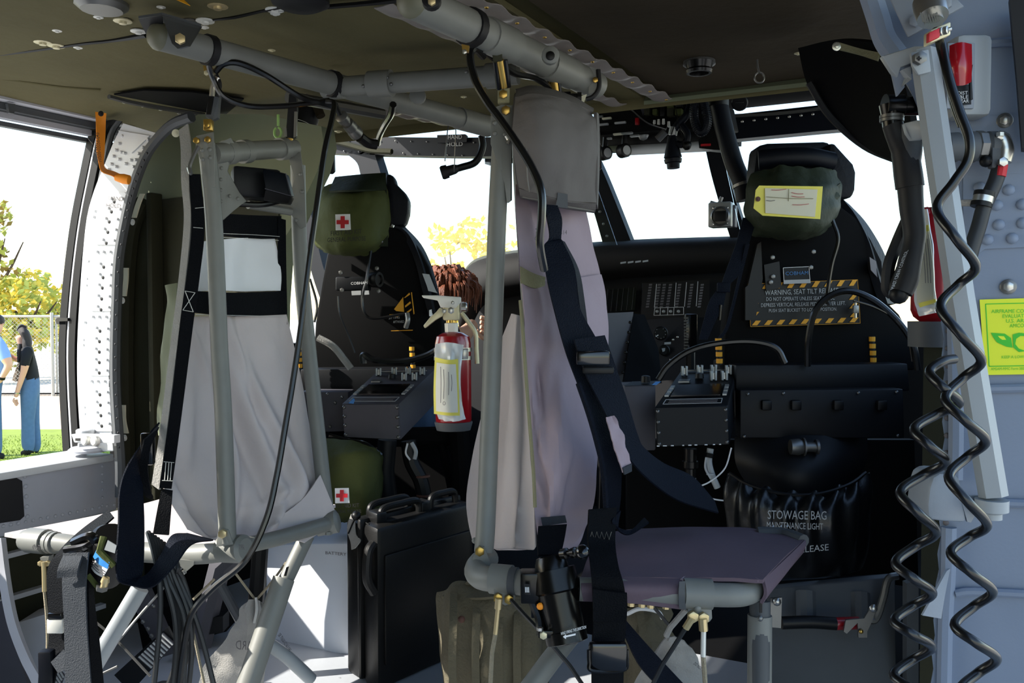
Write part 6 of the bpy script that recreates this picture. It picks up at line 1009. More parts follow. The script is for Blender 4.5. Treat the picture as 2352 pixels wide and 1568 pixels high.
# ---- shelves behind the seats
s1 = thing('equipment_shelf', 'black equipment shelf behind the right pilot seat', 'shelf', (1890, 1005, 2.2)); plate('upper_panel', [(1690, 838), (2085, 835), (2090, 898), (1690, 898)], 2.22, .25, 'boxblack', s1, .004); plate('front_panel', [(1700, 895), (2075, 893), (2078, 1006), (1700, 1006)], 2.15, .05, 'boxblack', s1, .004)
for x in (1760, 1828, 1925, 2025): bbox('latch', (x, 930, 2.14), RT * .012, FW * .008, UP * .012, .003, 'black', s1); 
for x, y in [(1718, 905), (1800, 903), (1972, 902), (2060, 900), (2062, 1000), (1710, 1002)]: stud('screw', (x, y, 2.145), -FW, .004, 'dullsteel', s1)
s2 = thing('equipment_shelf', 'dark equipment shelf behind the left pilot seat', 'shelf', (760, 990, 2.75)); plate('upper_panel', [(690, 848), (1030, 845), (1030, 905), (690, 900)], 2.78, .2, 'boxblack', s2, .004); plate('front_panel', [(690, 899), (800, 900), (800, 990), (745, 992), (690, 985)], 2.66, .1, 'boxdark', s2, .004)
for x, y in [(752, 905), (786, 912), (758, 980), (770, 925)]: stud('screw', (x, y, 2.655), -FW, .005, 'dullsteel', s2)
def striped(label, x, y0, y1, d):
    o = thing('striped_rod', label, 'rod', (x, y1, d), 'striped rods'); n = 6; MB().tube([(x - 1.5, y0, d), (x + 2, y1, d)], .0075, 10, 0).obj('rod', 'black', o)
    for i in range(n // 2 + 1):
        t = (i + .4) / (n / 2 + 1); ring('yellow_band', P(x - 1.5 + 3.5 * t, y0 + (y1 - y0) * t, d), UP, .0085, .012, 'hazard', o, 10)
striped('black and yellow striped rod left of the right pilot seat placard', 1651, 776, 838, 2.3); striped('black and yellow striped rod at the right side of the right pilot seat', 2004, 772, 836, 2.3); striped('black and yellow striped rod beside the red extinguisher', 947, 795, 850, 2.8); striped('black and yellow striped rod behind the left jump seat post', 687, 793, 848, 2.75)
# ---- control units
def unit(name, label, F4, T2, SD, dF, dB, mF, mT):
    o = thing(name, label, 'control unit', (*F4[3], dF)); f = [P(x, y, dF) for x, y in F4]; b = [P(x, y, dB) for x, y in T2]; drop = f[3] - f[0]
    v = [f[0], f[1], f[2], f[3], b[0], b[1], b[1] + (f[2] - f[1]), b[0] + drop]
    MB().add(v, [(0, 1, 2, 3), (4, 5, 6, 7), (0, 1, 5, 4), (3, 2, 6, 7), (0, 3, 7, 4), (1, 2, 6, 5)]).obj('case', mF, o, bev=.003)
    prism('front_cover', [f[0].lerp(f[2], .02), f[1].lerp(f[3], .02), f[2].lerp(f[0], .02), f[3].lerp(f[1], .02)], -FW * .004, mF, o)
    for s in (.04, .96):
        for t in (.1, .37, .64, .92): stud('screw', (f[0].lerp(f[1], s)).lerp(f[3].lerp(f[2], s), t) - FW * .005, -FW, .0055 if dF > 2.3 else .0042, mT, o)
    def tp(u, v_, h=.003): return f[0].lerp(f[1], u).lerp(b[0].lerp(b[1], u), v_) + UP * h
    prism('display', [tp(.14, .22), tp(.86, .22), tp(.86, .5), tp(.14, .5)], UP * .003, 'screen', o); 
    for u0, u1 in ((.05, .11), (.89, .95)):
        for k_ in range(3): prism('key', [tp(u0, .22 + k_ * .09), tp(u1, .22 + k_ * .09), tp(u1, .29 + k_ * .09), tp(u0, .29 + k_ * .09)], UP * .004, 'knob', o)
    for a_, c_ in [((.1, .04), (.9, .04)), ((.9, .04), (.9, .15)), ((.9, .15), (.1, .15)), ((.1, .15), (.1, .04))]: MB().tube([tp(*a_), tp(*c_)], .0009, 4, 0).obj('placard_line', 'dimwhite', o)
    for k_ in range(2): MB().tube([tp(.16, .075 + k_ * .04), tp(.84, .075 + k_ * .04)], .0014, 4, 0).obj('placard_line', 'inkgrey', o)
    for u, v_ in [(.12, .82), (.38, .84), (.62, .84), (.88, .82), (.66, .66), (.84, .66)]:
        for s in (-.035, .035): MB().box(tp(u + s, v_, .012), (f[1] - f[0]).normalized() * .0025, FW * .008, UP * .012).obj('switch_guard', 'clear', o, bev=.001)
        lathe('toggle', tp(u, v_, .003), UP, [(0, .004), (.012, .003), (.016, .004)], 'whitemetal', o, 8)
    MB().tube([tp(.1, .92), tp(.9, .92)], .002, 6, 0).obj('edge_rail', 'dullsteel', o); lathe('rotary_knob', tp(.42, .7), UP, [(0, .012), (.012, .010), (.014, .004)], 'black', o, 12)
    MB().box(tp(.2, .62, .004), (f[1] - f[0]) * .08, (b[0] - f[0]) * .03, UP * .002).obj('label', 'dullsteel', o)
    return o, tp
u1_, _ = unit('control_unit', 'dark grey control unit on a stalk behind the left pilot seat', [(785, 927), (917, 927), (921, 1010), (790, 1004)], [(868, 850), (1000, 847)], None, 2.5, 2.72, 'boxdark', 'dullsteel')
tube('stalk', [(890, 1010, 2.58), (884, 1080, 2.58), (895, 1180, 2.58)], .028, 'boxblack', u1_, 12, 0)
plate('sticker', [(800, 926), (812, 914), (815, 918), (812, 927)], 2.5, .001, 'blueink', u1_)
u2_, _ = unit('control_unit', 'black control unit with clear switch guards behind the right pilot seat', [(1503, 935), (1672, 931), (1676, 1021), (1508, 1026)], [(1566, 848), (1692, 845)], None, 2.05, 2.3, 'boxblack', 'dullsteel')
rnd = random.Random(9)
for i in range(9): MB().bevbox(P(1512 + i * 18 + rnd.uniform(-4, 4), 1024 - i * .5, 2.046), RT * rnd.uniform(.002, .005), FW * .001, UP * .0012, .0004).obj('paint_chip', 'white', u2_)
u3 = thing('relay_box', 'plain dark relay box with a round knob left of the black control unit', 'box', (1470, 1036, 2.2)); plate('case', [(1434, 886), (1506, 884), (1506, 1034), (1440, 1036)], 2.2, .12, 'boxdark', u3, .004); plate('top', [(1434, 886), (1506, 884), (1520, 874), (1452, 876)], [2.2, 2.2, 2.32, 2.32], .004, 'boxblack', u3); lathe('knob', (1483, 878, 2.25), UP, [(0, .012), (.016, .011), (.018, .006)], 'black', u3); plate('sticker', [(1497, 884), (1506, 876), (1518, 876), (1508, 884)], 2.19, .001, 'blueink', u3)
# cable loops behind the seats
for lab, pts, r in [('black cable arching in front of the right seat warning placard', [(1855, 840, 2.2), (1857, 780, 2.18), (1872, 715, 2.17), (1905, 680, 2.17), (1950, 668, 2.17), (2000, 685, 2.17), (2045, 720, 2.16), (2080, 760, 2.15), (2100, 800, 2.15), (2108, 850, 2.15)], .008), ('black cable curving from the relay box up to the right seat shelf', [(1512, 872, 2.2), (1535, 840, 2.2), (1580, 808, 2.2), (1640, 790, 2.2), (1720, 784, 2.2), (1780, 798, 2.2), (1803, 834, 2.2)], .008), ('thin black lead trailing from the right headrest bag down the seat', [(1912, 505, 2.22), (1925, 550, 2.22), (1910, 610, 2.22), (1900, 680, 2.22), (1905, 700, 2.22)], .005), ('black cable sagging between the left seat and the extinguisher', [(835, 835, 2.7), (835, 815, 2.7), (860, 826, 2.68), (920, 830, 2.65), (975, 818, 2.62), (1010, 800, 2.6)], .010), ('pale canvas sleeved cable behind the left seat post', [(730, 775, 2.7), (765, 795, 2.7), (790, 825, 2.7), (806, 846, 2.7)], .011), ('thin glossy lead below the cable loop of the right pilot seat', [(1960, 690, 2.16), (2010, 706, 2.16), (2060, 735, 2.16), (2085, 770, 2.16), (2096, 830, 2.16)], .003), ('white wire trailing from the black control unit', [(1680, 1028, 2.1), (1665, 1075, 2.1), (1632, 1105, 2.1), (1598, 1120, 2.1)], .0018), ('white wire end lying above the plum seat pan', [(1614, 1138, 2.1), (1640, 1146, 2.1), (1668, 1150, 2.1)], .0018)]:
    cable(lab, pts, r, 'white' if 'white' in lab else ('fabrictrim' if 'canvas' in lab else 'cord'))
ct_ = thing('wire_tail', 'taped wire tail with connector under the black control unit', 'wire', (1590, 1110, 2.1)); lathe('plug', (1586, 1030, 2.12), DN, [(0, .016), (.03, .016), (.03, .02), (.045, .02), (.048, .014), (.10, .012)], 'gunmetal', ct_); tube('white_wires', [(1632, 1030, 2.12), (1628, 1060, 2.12), (1635, 1090, 2.12), (1648, 1120, 2.12)], .008, 'dimwhite', ct_, 8); tube('tape', [(1630, 1040, 2.115), (1628, 1050, 2.115)], .010, 'black', ct_, 8); ring('tie', P(1632, 1088, 2.115), UP, .010, .004, 'dimwhite', ct_); tube('lead', [(1590, 1085, 2.12), (1596, 1100, 2.12), (1590, 1112, 2.12)], .003, 'dimwhite', ct_, 6); tube('white_wires', [(1622, 1050, 2.10), (1620, 1075, 2.10), (1632, 1098, 2.10)], .0025, 'dimwhite', ct_, 6)
wt_ = thing('wire_loom', 'black wire loom with white ends hanging under the left control unit', 'wire', (965, 1150, 2.55)); tube('loom', [(938, 1012, 2.55), (945, 1060, 2.55), (965, 1100, 2.55), (975, 1140, 2.55), (982, 1180, 2.55)], .022, 'black', wt_, 10); tube('white_end', [(936, 1018, 2.52), (932, 1040, 2.52), (942, 1056, 2.52)], .003, 'white', wt_, 6); tube('white_end', [(945, 1016, 2.52), (955, 1036, 2.52), (952, 1054, 2.52)], .006, 'dimwhite', wt_, 6); ring('tie', P(968, 1092, 2.55), UP, .025, .006, 'hide', wt_); ring('tie', P(976, 1136, 2.55), UP, .025, .006, 'hide', wt_)
cable('black lead looping above the lower first aid bag', [(756, 1000, 2.5), (800, 1012, 2.5), (840, 1020, 2.5), (875, 1045, 2.52)], .007)
# stowage bag and seat bottom
sg = thing('stowage_bag', 'black gathered stowage bag with white stencilled words behind the plum seat', 'bag', (1830, 1330, 2.05))
def f_g(u, v): return -(.010 * math.sin(u * 46 + 2 * math.sin(v * 3)) * (1 - v) ** .7 + .012 * noise.noise(V((u * 7, v * 2, 3))))
sheet('bag_body', [[(1676, 1088, 2.12), (1720, 1112, 2.06), (1800, 1134, 2.03), (1880, 1134, 2.03), (1950, 1112, 2.06), (1988, 1085, 2.12)], [(1674, 1150, 2.10), (1720, 1155, 2.02), (1800, 1165, 1.98), (1880, 1165, 1.98), (1955, 1155, 2.02), (2000, 1145, 2.12)], [(1678, 1230, 2.10), (1725, 1235, 2.02), (1800, 1240, 1.98), (1880, 1240, 1.98), (1955, 1235, 2.02), (2000, 1225, 2.12)], [(1700, 1300, 2.14), (1740, 1318, 2.06), (1800, 1325, 2.02), (1880, 1325, 2.02), (1945, 1318, 2.06), (1980, 1300, 2.14)]], 'stowbag', sg, 16, 8, .004, f_g)
sheet('seat_bottom', [[(1690, 1005, 2.22), (1800, 1005, 2.16), (1900, 1005, 2.16), (1985, 1005, 2.22)], [(1695, 1060, 2.2), (1800, 1075, 2.1), (1890, 1075, 2.1), (1982, 1055, 2.2)], [(1720, 1105, 2.2), (1800, 1135, 2.1), (1890, 1135, 2.1), (1960, 1105, 2.2)]], 'boxblack', sg, 6, 5, .02)
for t_, x0, x1, y0, y1, h in [('STOWAGE BAG', 1763, 1898, 1191, 1193, .019), ('MAINTENANCE LIGHT', 1761, 1890, 1212, 1216, .014), ('RELEASE', 1826, 1903, 1270, 1263, .014)]: text(t_, (x0, y0, 1.935), (x1, y1, 1.935), UP * h, 'dimwhite', sg)
tube('drawstring', [(1676, 1086, 2.09), (1720, 1112, 2.04), (1800, 1134, 2.01), (1880, 1134, 2.01), (1950, 1112, 2.04), (1988, 1085, 2.10)], .004, 'black', sg, 6); lathe('seat_joint', (1815, 1026, 2.1), RT, [(0, .018), (.02, .02), (.03, .016), (.03, .022), (.034, .022), (.034, .012), (.06, .012), (.06, .018), (.066, .018)], 'dullsteel', sg)
# axe panel lower right
ax_ = thing('tool_panel', 'blue-grey ribbed floor panel with tool clips at the lower right', 'panel', (1920, 1560, 1.9)); plate('panel', [(1768, 1352), (2056, 1325), (2060, 1620), (1768, 1620)], [2.02, 1.95, 1.85, 1.92], .03, 'greyrubber', ax_, .003)
for x, y0, y1 in [(1850, 1358, 1425), (1976, 1362, 1425)]: MB().tube([(x, y0, 1.965), (x + 2, y1, 1.94)], .022, 10, 0).obj('bead', 'greyrubber', ax_)
plate('ledge', [(1760, 1335), (2056, 1318), (2056, 1352), (1768, 1372)], [2.05, 2.0, 1.95, 2.02], .004, 'boxblack', ax_); plate('side_rail', [(2083, 1340), (2110, 1330), (2110, 1620), (2083, 1620)], 1.8, .02, 'greyrubber', ax_)
tube('pivot_bar', [(2062, 1322, 1.9), (2040, 1330, 1.9), (2028, 1375, 1.9), (2012, 1420, 1.9), (1994, 1424, 1.9)], .008, 'dullsteel', ax_, 8)
hn = thing('crash_axe', 'tool with black grip and red band held in clips on the ribbed panel', 'axe', (1880, 1450, 1.88)); tube('grip', [(1795, 1430, 1.88), (1860, 1428, 1.88), (1920, 1432, 1.88)], .0135, 'black', hn, 14); tube('red_band', [(1919, 1432, 1.88), (1972, 1430, 1.88)], .0135, 'red', hn, 14)
cl1 = plate('clip', [(1770, 1374), (1796, 1372), (1794, 1442), (1770, 1440)], 1.86, .006, 'dullsteel', ax_); stud('bolt', (1785, 1382, 1.85), -FW, .009, 'steel', ax_); plate('clip', [(1943, 1424), (1985, 1420), (2000, 1395), (2012, 1400), (2004, 1425), (1992, 1450), (1992, 1464), (1972, 1464), (1970, 1430), (1945, 1455), (1938, 1450)], 1.85, .005, 'dullsteel', ax_); stud('bolt', (2006, 1397, 1.84), -FW, .009, 'steel', ax_); stud('bolt', (1978, 1450, 1.845), -FW, .005, 'brass', ax_)
# dark cockpit lower structure between seats
dk = thing('underseat_frame', 'dark lower seat base frame under the left pilot seat', 'frame', (880, 1180, 2.7))
for pts, r in [([(760, 1008, 2.75), (1050, 1000, 2.75)], .03), ([(1052, 960, 2.7), (1060, 1080, 2.7), (1062, 1180, 2.7)], .03), ([(1010, 1000, 2.75), (1030, 1080, 2.75), (1050, 1180, 2.75)], .015)]: tube('strut', pts, r, 'blackmatte', dk, 10, 0)
plate('skid_plate', [(860, 1010), (1070, 1010), (1080, 1210), (860, 1210)], 2.95, .03, 'blackmatte', dk)
plate('skid_plate', [(1440, 1010), (2100, 1010), (2110, 1350), (1440, 1260)], 2.5, .03, 'blackmatte', dk)
# =============== CARGO ===============
b3 = bag('olive first aid bag with red cross low behind the left jump seat', [[(752, 1010, 2.5), (800, 1018, 2.44), (850, 1032, 2.46), (866, 1040, 2.56)], [(748, 1050, 2.46), (800, 1050, 2.38), (852, 1055, 2.40), (872, 1060, 2.54)], [(748, 1110, 2.44), (800, 1115, 2.36), (850, 1115, 2.38), (872, 1110, 2.54)], [(752, 1165, 2.45), (800, 1172, 2.38), (845, 1170, 2.40), (868, 1160, 2.54)], [(758, 1185, 2.5), (800, 1192, 2.46), (840, 1190, 2.48), (860, 1180, 2.55)]], 'bagolive', (800, 1190, 2.45), seed=14)
cross(b3, 785, 1138, 16, 2.325); text('FIRST AID KIT', (762, 1166, 2.325), (825, 1164, 2.325), UP * .010, 'ink', b3); text('GENERAL PURPOSE', (762, 1178, 2.33), (830, 1177, 2.33), UP * .009, 'ink', b3)
wb = thing('white_box', 'white painted battery box on the cabin floor beside the black case', 'box', QY(700, 1500, 1.86))
MB().prism([QY(x, y, 1.86) for x, y in [(606, 1262), (622, 1250), (700, 1247), (800, 1246), (830, 1250), (830, 1512), (612, 1494)]], V((0, .3, 0))).obj('shell', 'whitebox', wb, bev=.012)
MB().prism([QY(x, y, 1.85) for x, y in [(614, 1492), (830, 1508), (830, 1519), (614, 1502)]], V((0, .01, 0))).obj('foot_rail', 'sill', wb); text('BATTERY', QY(748, 1272, 1.857), QY(796, 1276, 1.857), UP * .008, 'inkgrey', wb)
pc_ = thing('hard_case', 'tall black plastic hard case with handles standing on the cabin floor', 'case', (868, 1590, 2.12))
C0 = P(868, 1592, 2.12); C0.z = .002; La = P(795, 1545, 2.24); La.z = .002; Ra = P(1090, 1500, 2.4); Ra.z = .002; a_ = La - C0; b_ = Ra - C0; h_ = UP * .40
def cb(u0, u1, v0, v1, z0, z1, bv, nm, m='case', par=pc_):
    c = C0 + a_ * ((u0 + u1) / 2) + b_ * ((v0 + v1) / 2) + UP * ((z0 + z1) / 2); return bbox(nm, c, a_ * ((u1 - u0) / 2), b_ * ((v1 - v0) / 2), UP * ((z1 - z0) / 2), bv, m, par)
cb(.0, .46, 0, 1, 0, .40, .014, 'shell_half'); cb(.50, 1.0, 0, 1, 0, .395, .014, 'shell_half'); cb(.42, .54, -.03, 1.02, .01, .41, .01, 'rim'); cb(-.05, .02, .06, .94, .06, .33, .012, 'side_rib')
for v0 in (.06, .5): cb(.2, .5, v0, v0 + .1, .39, .425, .006, 'latch')
def hnd(v0, v1, u): return tube('handle', [C0 + a_ * u + b_ * v0 + UP * .395, C0 + a_ * u + b_ * (v0 + .02) + UP * .428, C0 + a_ * u + b_ * ((v0 + v1) / 2) + UP * .432, C0 + a_ * u + b_ * (v1 - .02) + UP * .428, C0 + a_ * u + b_ * v1 + UP * .395], .009, 'case', pc_, 10)
hnd(.12, .5, .28); hnd(.12, .5, .62); hnd(.62, .9, .3)
tube('corner_handle', [C0 + a_ * .1 + UP * .36, C0 + a_ * .1 - b_ * .05 + UP * .34, C0 + a_ * .1 - b_ * .06 + UP * .28, C0 + a_ * .1 + UP * .24], .012, 'case', pc_, 10)
belt('strap', [((806, 1180, 2.2), (816, 1184, 2.2)), ((798, 1215, 2.19), (818, 1225, 2.17)), ((806, 1245, 2.17), (828, 1240, 2.15)), ((808, 1262, 2.16), (816, 1258, 2.15))], 'fabrictrim', pc_, .003); tube('cable_tie', [(800, 1225, 2.18), (818, 1190, 2.18), (840, 1200, 2.16), (848, 1204, 2.15)], .002, 'black', pc_, 5); stud('tie_knot', (818, 1184, 2.18), -FW, .012, 'black', pc_, 'ball')
pk = thing('backpack', 'olive drab backpack with webbing straps under the right jump seat', 'backpack', (1120, 1600, 1.9))
sheet('body', [[(1012, 1362, 2.0), (1060, 1345, 1.93), (1130, 1342, 1.90), (1210, 1350, 1.90), (1250, 1365, 1.96)], [(1008, 1400, 1.98), (1060, 1395, 1.88), (1130, 1395, 1.85), (1210, 1400, 1.86), (1256, 1410, 1.94)], [(1012, 1480, 1.97), (1060, 1480, 1.87), (1130, 1480, 1.84), (1210, 1480, 1.85), (1258, 1480, 1.93)], [(1020, 1560, 1.97), (1065, 1565, 1.87), (1130, 1565, 1.84), (1210, 1565, 1.85), (1255, 1565, 1.93)], [(1028, 1680, 1.97), (1065, 1705, 1.89), (1130, 1715, 1.86), (1210, 1710, 1.87), (1250, 1680, 1.95)]], 'packolive', pk, 8, 8, .02, lambda u, v: .008 * math.sin(u * 20 + v * 2) + .012 * noise.noise(V((u * 5, v * 4, 8))))
for x in (1042, 1095, 1148, 1190): belt('webbing_strap', [((x - 8, 1362, 1.885), (x + 8, 1362, 1.885)), ((x - 10, 1430, 1.83), (x + 8, 1430, 1.83)), ((x - 12, 1500, 1.825), (x + 6, 1500, 1.825)), ((x - 10, 1600, 1.83), (x + 8, 1600, 1.83))], 'packolive', pk, .005, 5)
belt('top_flap', [((1015, 1372, 1.95), (1030, 1360, 1.98)), ((1090, 1375, 1.86), (1090, 1350, 1.9)), ((1160, 1372, 1.85), (1160, 1350, 1.9)), ((1240, 1380, 1.9), (1235, 1360, 1.95))], 'packolive', pk, .006); tube('grab_loop', [(1068, 1350, 1.92), (1080, 1338, 1.9), (1110, 1350, 1.9), (1130, 1342, 1.9)], .006, 'packolive', pk, 6); stud('badge', (1060, 1422, 1.84), -FW, .008, 'hide', pk); 
pk2 = thing('kit_bag', 'second dark olive kit bag half hidden under the plum seat pan', 'bag', (1480, 1600, 1.8)); sheet('body', [[(1440, 1402, 1.86), (1480, 1392, 1.8), (1530, 1400, 1.84)], [(1436, 1450, 1.84), (1480, 1450, 1.77), (1535, 1450, 1.82)], [(1436, 1520, 1.84), (1480, 1520, 1.77), (1532, 1520, 1.82)], [(1440, 1720, 1.84), (1480, 1750, 1.78), (1528, 1730, 1.82)]], 'packolive', pk2, 7, 7, .02, NB(6, .016, 4)); tube('white_cord', [(1440, 1410, 1.76), (1470, 1398, 1.75), (1510, 1404, 1.75), (1522, 1420, 1.75)], .004, 'white', pk2, 6); belt('strap', [((1462, 1400, 1.77), (1478, 1398, 1.77)), ((1470, 1480, 1.745), (1486, 1478, 1.745)), ((1470, 1600, 1.745), (1486, 1600, 1.745))], 'packolive', pk2, .004)
# =============== FIRE EXTINGUISHER ===============
fe = thing('fire_extinguisher', 'red fire extinguisher with brass valve, levers and yellow inspection tag', 'extinguisher', (1040, 985, 2.3))
d = 2.3; top = P(1040, 762, d); bot = P(1042, 982, d); hh = (top - bot).length; axu = (top - bot).normalized()
lathe('cylinder', bot, axu, [(0, .028), (.006, .040), (.02, .047), (hh - .03, .047), (hh - .012, .043), (hh - .003, .028), (hh, .016)], 'red', fe, 28)
lathe('foot_ring', bot, axu, [(-.008, .034), (-.006, .044), (.012, .0495), (.016, .0495), (.016, .047)], 'greyrubber', fe, 26)
lathe('neck_nut', P(1037, 762, d), axu, [(0, .017), (.022, .018), (.024, .014)], 'whitemetal', fe, 6); bbox('valve_body', (1037, 712, d), RT * .022, FW * .018, UP * .027, .006, 'zinc', fe); lathe('collar', P(1037, 742, d), axu, [(0, .014), (.012, .014)], 'brass', fe, 14)
MB().box(P(1046, 880, 2.5), RT * .02, FW * .16, UP * .012).obj('mounting_bracket', 'black', fe); plate('top_lever', [(968, 678), (972, 684), (1005, 690), (1012, 706), (1046, 708), (1058, 694), (1058, 682), (1006, 678)], d - .022, .03, 'whitemetal', fe, .002); plate('lower_lever', [(1010, 706), (1022, 712), (1016, 726), (1000, 735), (976, 754), (972, 748), (988, 728), (1002, 716)], d - .02, .026, 'zinc', fe, .002)
for x, y, r in [(1036, 713, .009), (1040, 695, .005), (1020, 714, .006)]: stud('screw', (x, y, d - .03), -FW, r, 'steel', fe, 'hex')
lathe('gauge', P(1060, 706, d), RT, [(0, .012), (.012, .013), (.015, .010)], 'steel', fe, 16); tube('discharge_tube', [(1060, 718, d), (1078, 742, d), (1092, 765, d), (1094, 800, d), (1096, 835, d)], .006, 'zinc', fe, 10)
for y in (803, 822): ring('clamp_band', P(1040, y, d), axu, .0495, .010, 'steel', fe, 28)
bbox('clamp_latch', (1066, 812, d - .045), RT * .011, FW * .004, UP * .013, .002, 'steel', fe)
sheet('plastic_bag', [[(1000, 790, 2.25), (1030, 786, 2.236), (1065, 792, 2.24)], [(998, 860, 2.24), (1030, 860, 2.225), (1058, 860, 2.232)], [(999, 930, 2.24), (1035, 940, 2.225), (1062, 930, 2.235)], [(1008, 962, 2.25), (1040, 968, 2.23), (1070, 962, 2.24)]], 'clearbag', fe, 7, 6, .001, NB(6, .006, 2))
tgn = empty_part('inspection_tag', fe, (1028, 890, 2.2)); sheet('card', [[(999, 820, 2.228), (1028, 826, 2.208), (1052, 824, 2.214)], [(996, 890, 2.226), (1026, 892, 2.205), (1054, 892, 2.212)], [(997, 950, 2.228), (1028, 954, 2.206), (1056, 954, 2.214)]], 'yellow', tgn, 5, 5, .001); sheet('paper', [[(1003, 832, 2.221), (1028, 836, 2.203), (1047, 836, 2.208)], [(1001, 890, 2.219), (1026, 892, 2.200), (1050, 892, 2.206)], [(1002, 944, 2.221), (1028, 947, 2.201), (1052, 947, 2.208)]], 'paper', tgn, 5, 5, .001)
for i, x in enumerate((1012, 1019, 1030, 1037)): MB().tube([(x, 842 + i * 6, 2.197), (x + 1, 880, 2.195), (x, 925 - i * 9, 2.196)], .0007, 4).obj('handwriting', 'inkgrey', tgn)
MB().tube([P(1020 + 3 * math.cos(t), 926 + 4 * math.sin(t), 2.194) for t in [i * .7 for i in range(10)]], .0006, 4, 0).obj('handwriting', 'inkgrey', tgn)
# =============== SMALL THINGS UNDER THE LEFT SEAT ===============
wd = thing('warning_cloth', 'pale cloth pouch with mirrored lettering tied under the left jump seat', 'pouch', (550, 1570, 2.0))
sheet('cloth', [[(572, 1380, 1.95), (584, 1376, 1.94), (604, 1384, 1.95)], [(545, 1420, 1.96), (580, 1425, 1.93), (615, 1420, 1.96)], [(515, 1470, 1.98), (570, 1480, 1.95), (620, 1470, 1.98)], [(470, 1530, 2.02), (540, 1540, 1.99), (610, 1535, 2.0)], [(450, 1590, 2.04), (530, 1600, 2.02), (600, 1600, 2.02)]], 'fabrictrim', wd, 6, 6, .003, NB(5, .015, 6)); text('WARD', (600, 1494, 1.93), (542, 1490, 1.93), UP * .02, 'inkgrey', wd, lift=-.001)
tube('tie', [(588, 1372, 1.94), (590, 1400, 1.93), (584, 1430, 1.93)], .003, 'stitch', wd, 5)
pb = thing('data_placard', 'striped data placard on a dark board under the left jump seat', 'placard', (350, 1520, 2.1)); plate('board', [(262, 1550), (350, 1470), (385, 1440), (402, 1475), (345, 1540), (300, 1590)], 2.12, .01, 'boxblack', pb); plate('placard', [(316, 1510), (374, 1453), (400, 1477), (346, 1536)], 2.10, .004, 'boxdark', pb)
for i in range(9):
    t = (i + .5) / 9; MB().tube([P(316 + 58 * t, 1510 - 57 * t, 2.095), P(346 + 54 * t, 1536 - 59 * t, 2.095)], .0025, 4, 0).obj('stripe', 'dimwhite', pb)
pb2 = thing('data_placard', 'small striped placard at the bottom left behind the grey webbing', 'placard', (130, 1560, 2.0)); plate('placard', [(112, 1560), (128, 1530), (148, 1550), (132, 1600)], 2.0, .004, 'boxdark', pb2)
for i in range(5): MB().tube([P(114 + i * 5, 1558 - i * 6, 1.99), P(130 + i * 4, 1580 - i * 6, 1.99)], .002, 4, 0).obj('stripe', 'dimwhite', pb2)
tag(tube('dark_strut', [(598, 1252, 2.2), (592, 1340, 2.2), (580, 1470, 2.2)], .02, 'black', None, 10, 0), 'dark strut standing left of the white battery box', 'strut')
fb_ = thing('floor_bracket', 'dark machined floor bracket beneath the left jump seat', 'bracket', (420, 1500, 2.25)); plate('arm', [(300, 1380), (335, 1350), (400, 1500), (370, 1510)], 2.3, .03, 'boxdark', fb_); plate('block', [(310, 1400), (500, 1380), (520, 1450), (330, 1500)], 2.4, .1, 'blackmatte', fb_)
for x, y in [(352, 1392), (328, 1428), (340, 1444), (348, 1460)]: stud('bolt', (x, y, 2.28), -FW, .006, 'dullsteel', fb_)
tag(tube('floor_channel', [(460, 1480, 2.3), (505, 1300, 2.3), (560, 1250, 2.3)], .03, 'boxdark', None, 8, 0), 'dark channel strut slanting up behind the left jump seat cables', 'strut')
plate('dark_block', [(468, 1420), (512, 1415), (512, 1452), (470, 1458)], 2.28, .05, 'black', fb_)
# =============== PEOPLE ===============
def person(name, label, J, Ed, mats, base, fingers=(), scale=1):
    """continuous skinned body: J = {joint: (point, radius)}, faces coloured by the nearest joint"""
    t = thing(name, label, 'person', base); ks = list(J); me = bpy.data.meshes.new('sk'); me.from_pydata([J[k][0] for k in ks], [(ks.index(a), ks.index(b)) for a, b in Ed], [])
    o = bpy.data.objects.new('sk', me); COL.objects.link(o); o.modifiers.new('s', 'SKIN'); sv = me.skin_vertices[0].data
    for i, k in enumerate(ks):
        r = J[k][1]; sv[i].radius = r if isinstance(r, tuple) else (r, r)
    sv[ks.index('pelvis')].use_root = True; md_ = o.modifiers.new('b', 'SUBSURF'); md_.levels = 3; md_.render_levels = 3
    dg = bpy.context.evaluated_depsgraph_get(); m2 = bpy.data.meshes.new_from_object(o.evaluated_get(dg)); bpy.data.objects.remove(o)
    b = MB(); idx = [m for m in dict.fromkeys(v[2] for v in J.values())]
    pts = [(J[k][0], idx.index(J[k][2])) for k in ks]; rr_ = lambda k: max(J[k][1]) if isinstance(J[k][1], tuple) else J[k][1]
    segs = [(J[a][0], J[c][0], idx.index(J[a][2]), idx.index(J[c][2]), rr_(a), rr_(c)) for a, c in Ed]
    V_ = [v.co.copy() for v in m2.vertices]; F_ = []; MI = []
    for p in m2.polygons:
        c = p.center; best = None
        for A_, B_, ia, ib, ra, rb_ in segs:
            dv = B_ - A_; tt = max(0, min(1, (c - A_).dot(dv) / max(dv.length_squared, 1e-9))); dd = (c - A_ - dv * tt).length / (ra + (rb_ - ra) * tt)
            if best is None or dd < best[0]: best = (dd, ia if tt < .5 else ib)
        F_.append(tuple(p.vertices)); MI.append(best[1])
    b.v = V_; b.f = F_; b.mi = MI
    si = idx.index('skin')
    for f_ in fingers: b.tube(f_[0], f_[1], 6, 3, True, si)
    b.obj('body', idx if len(idx) > 1 else idx[0], t, smooth=80); return t
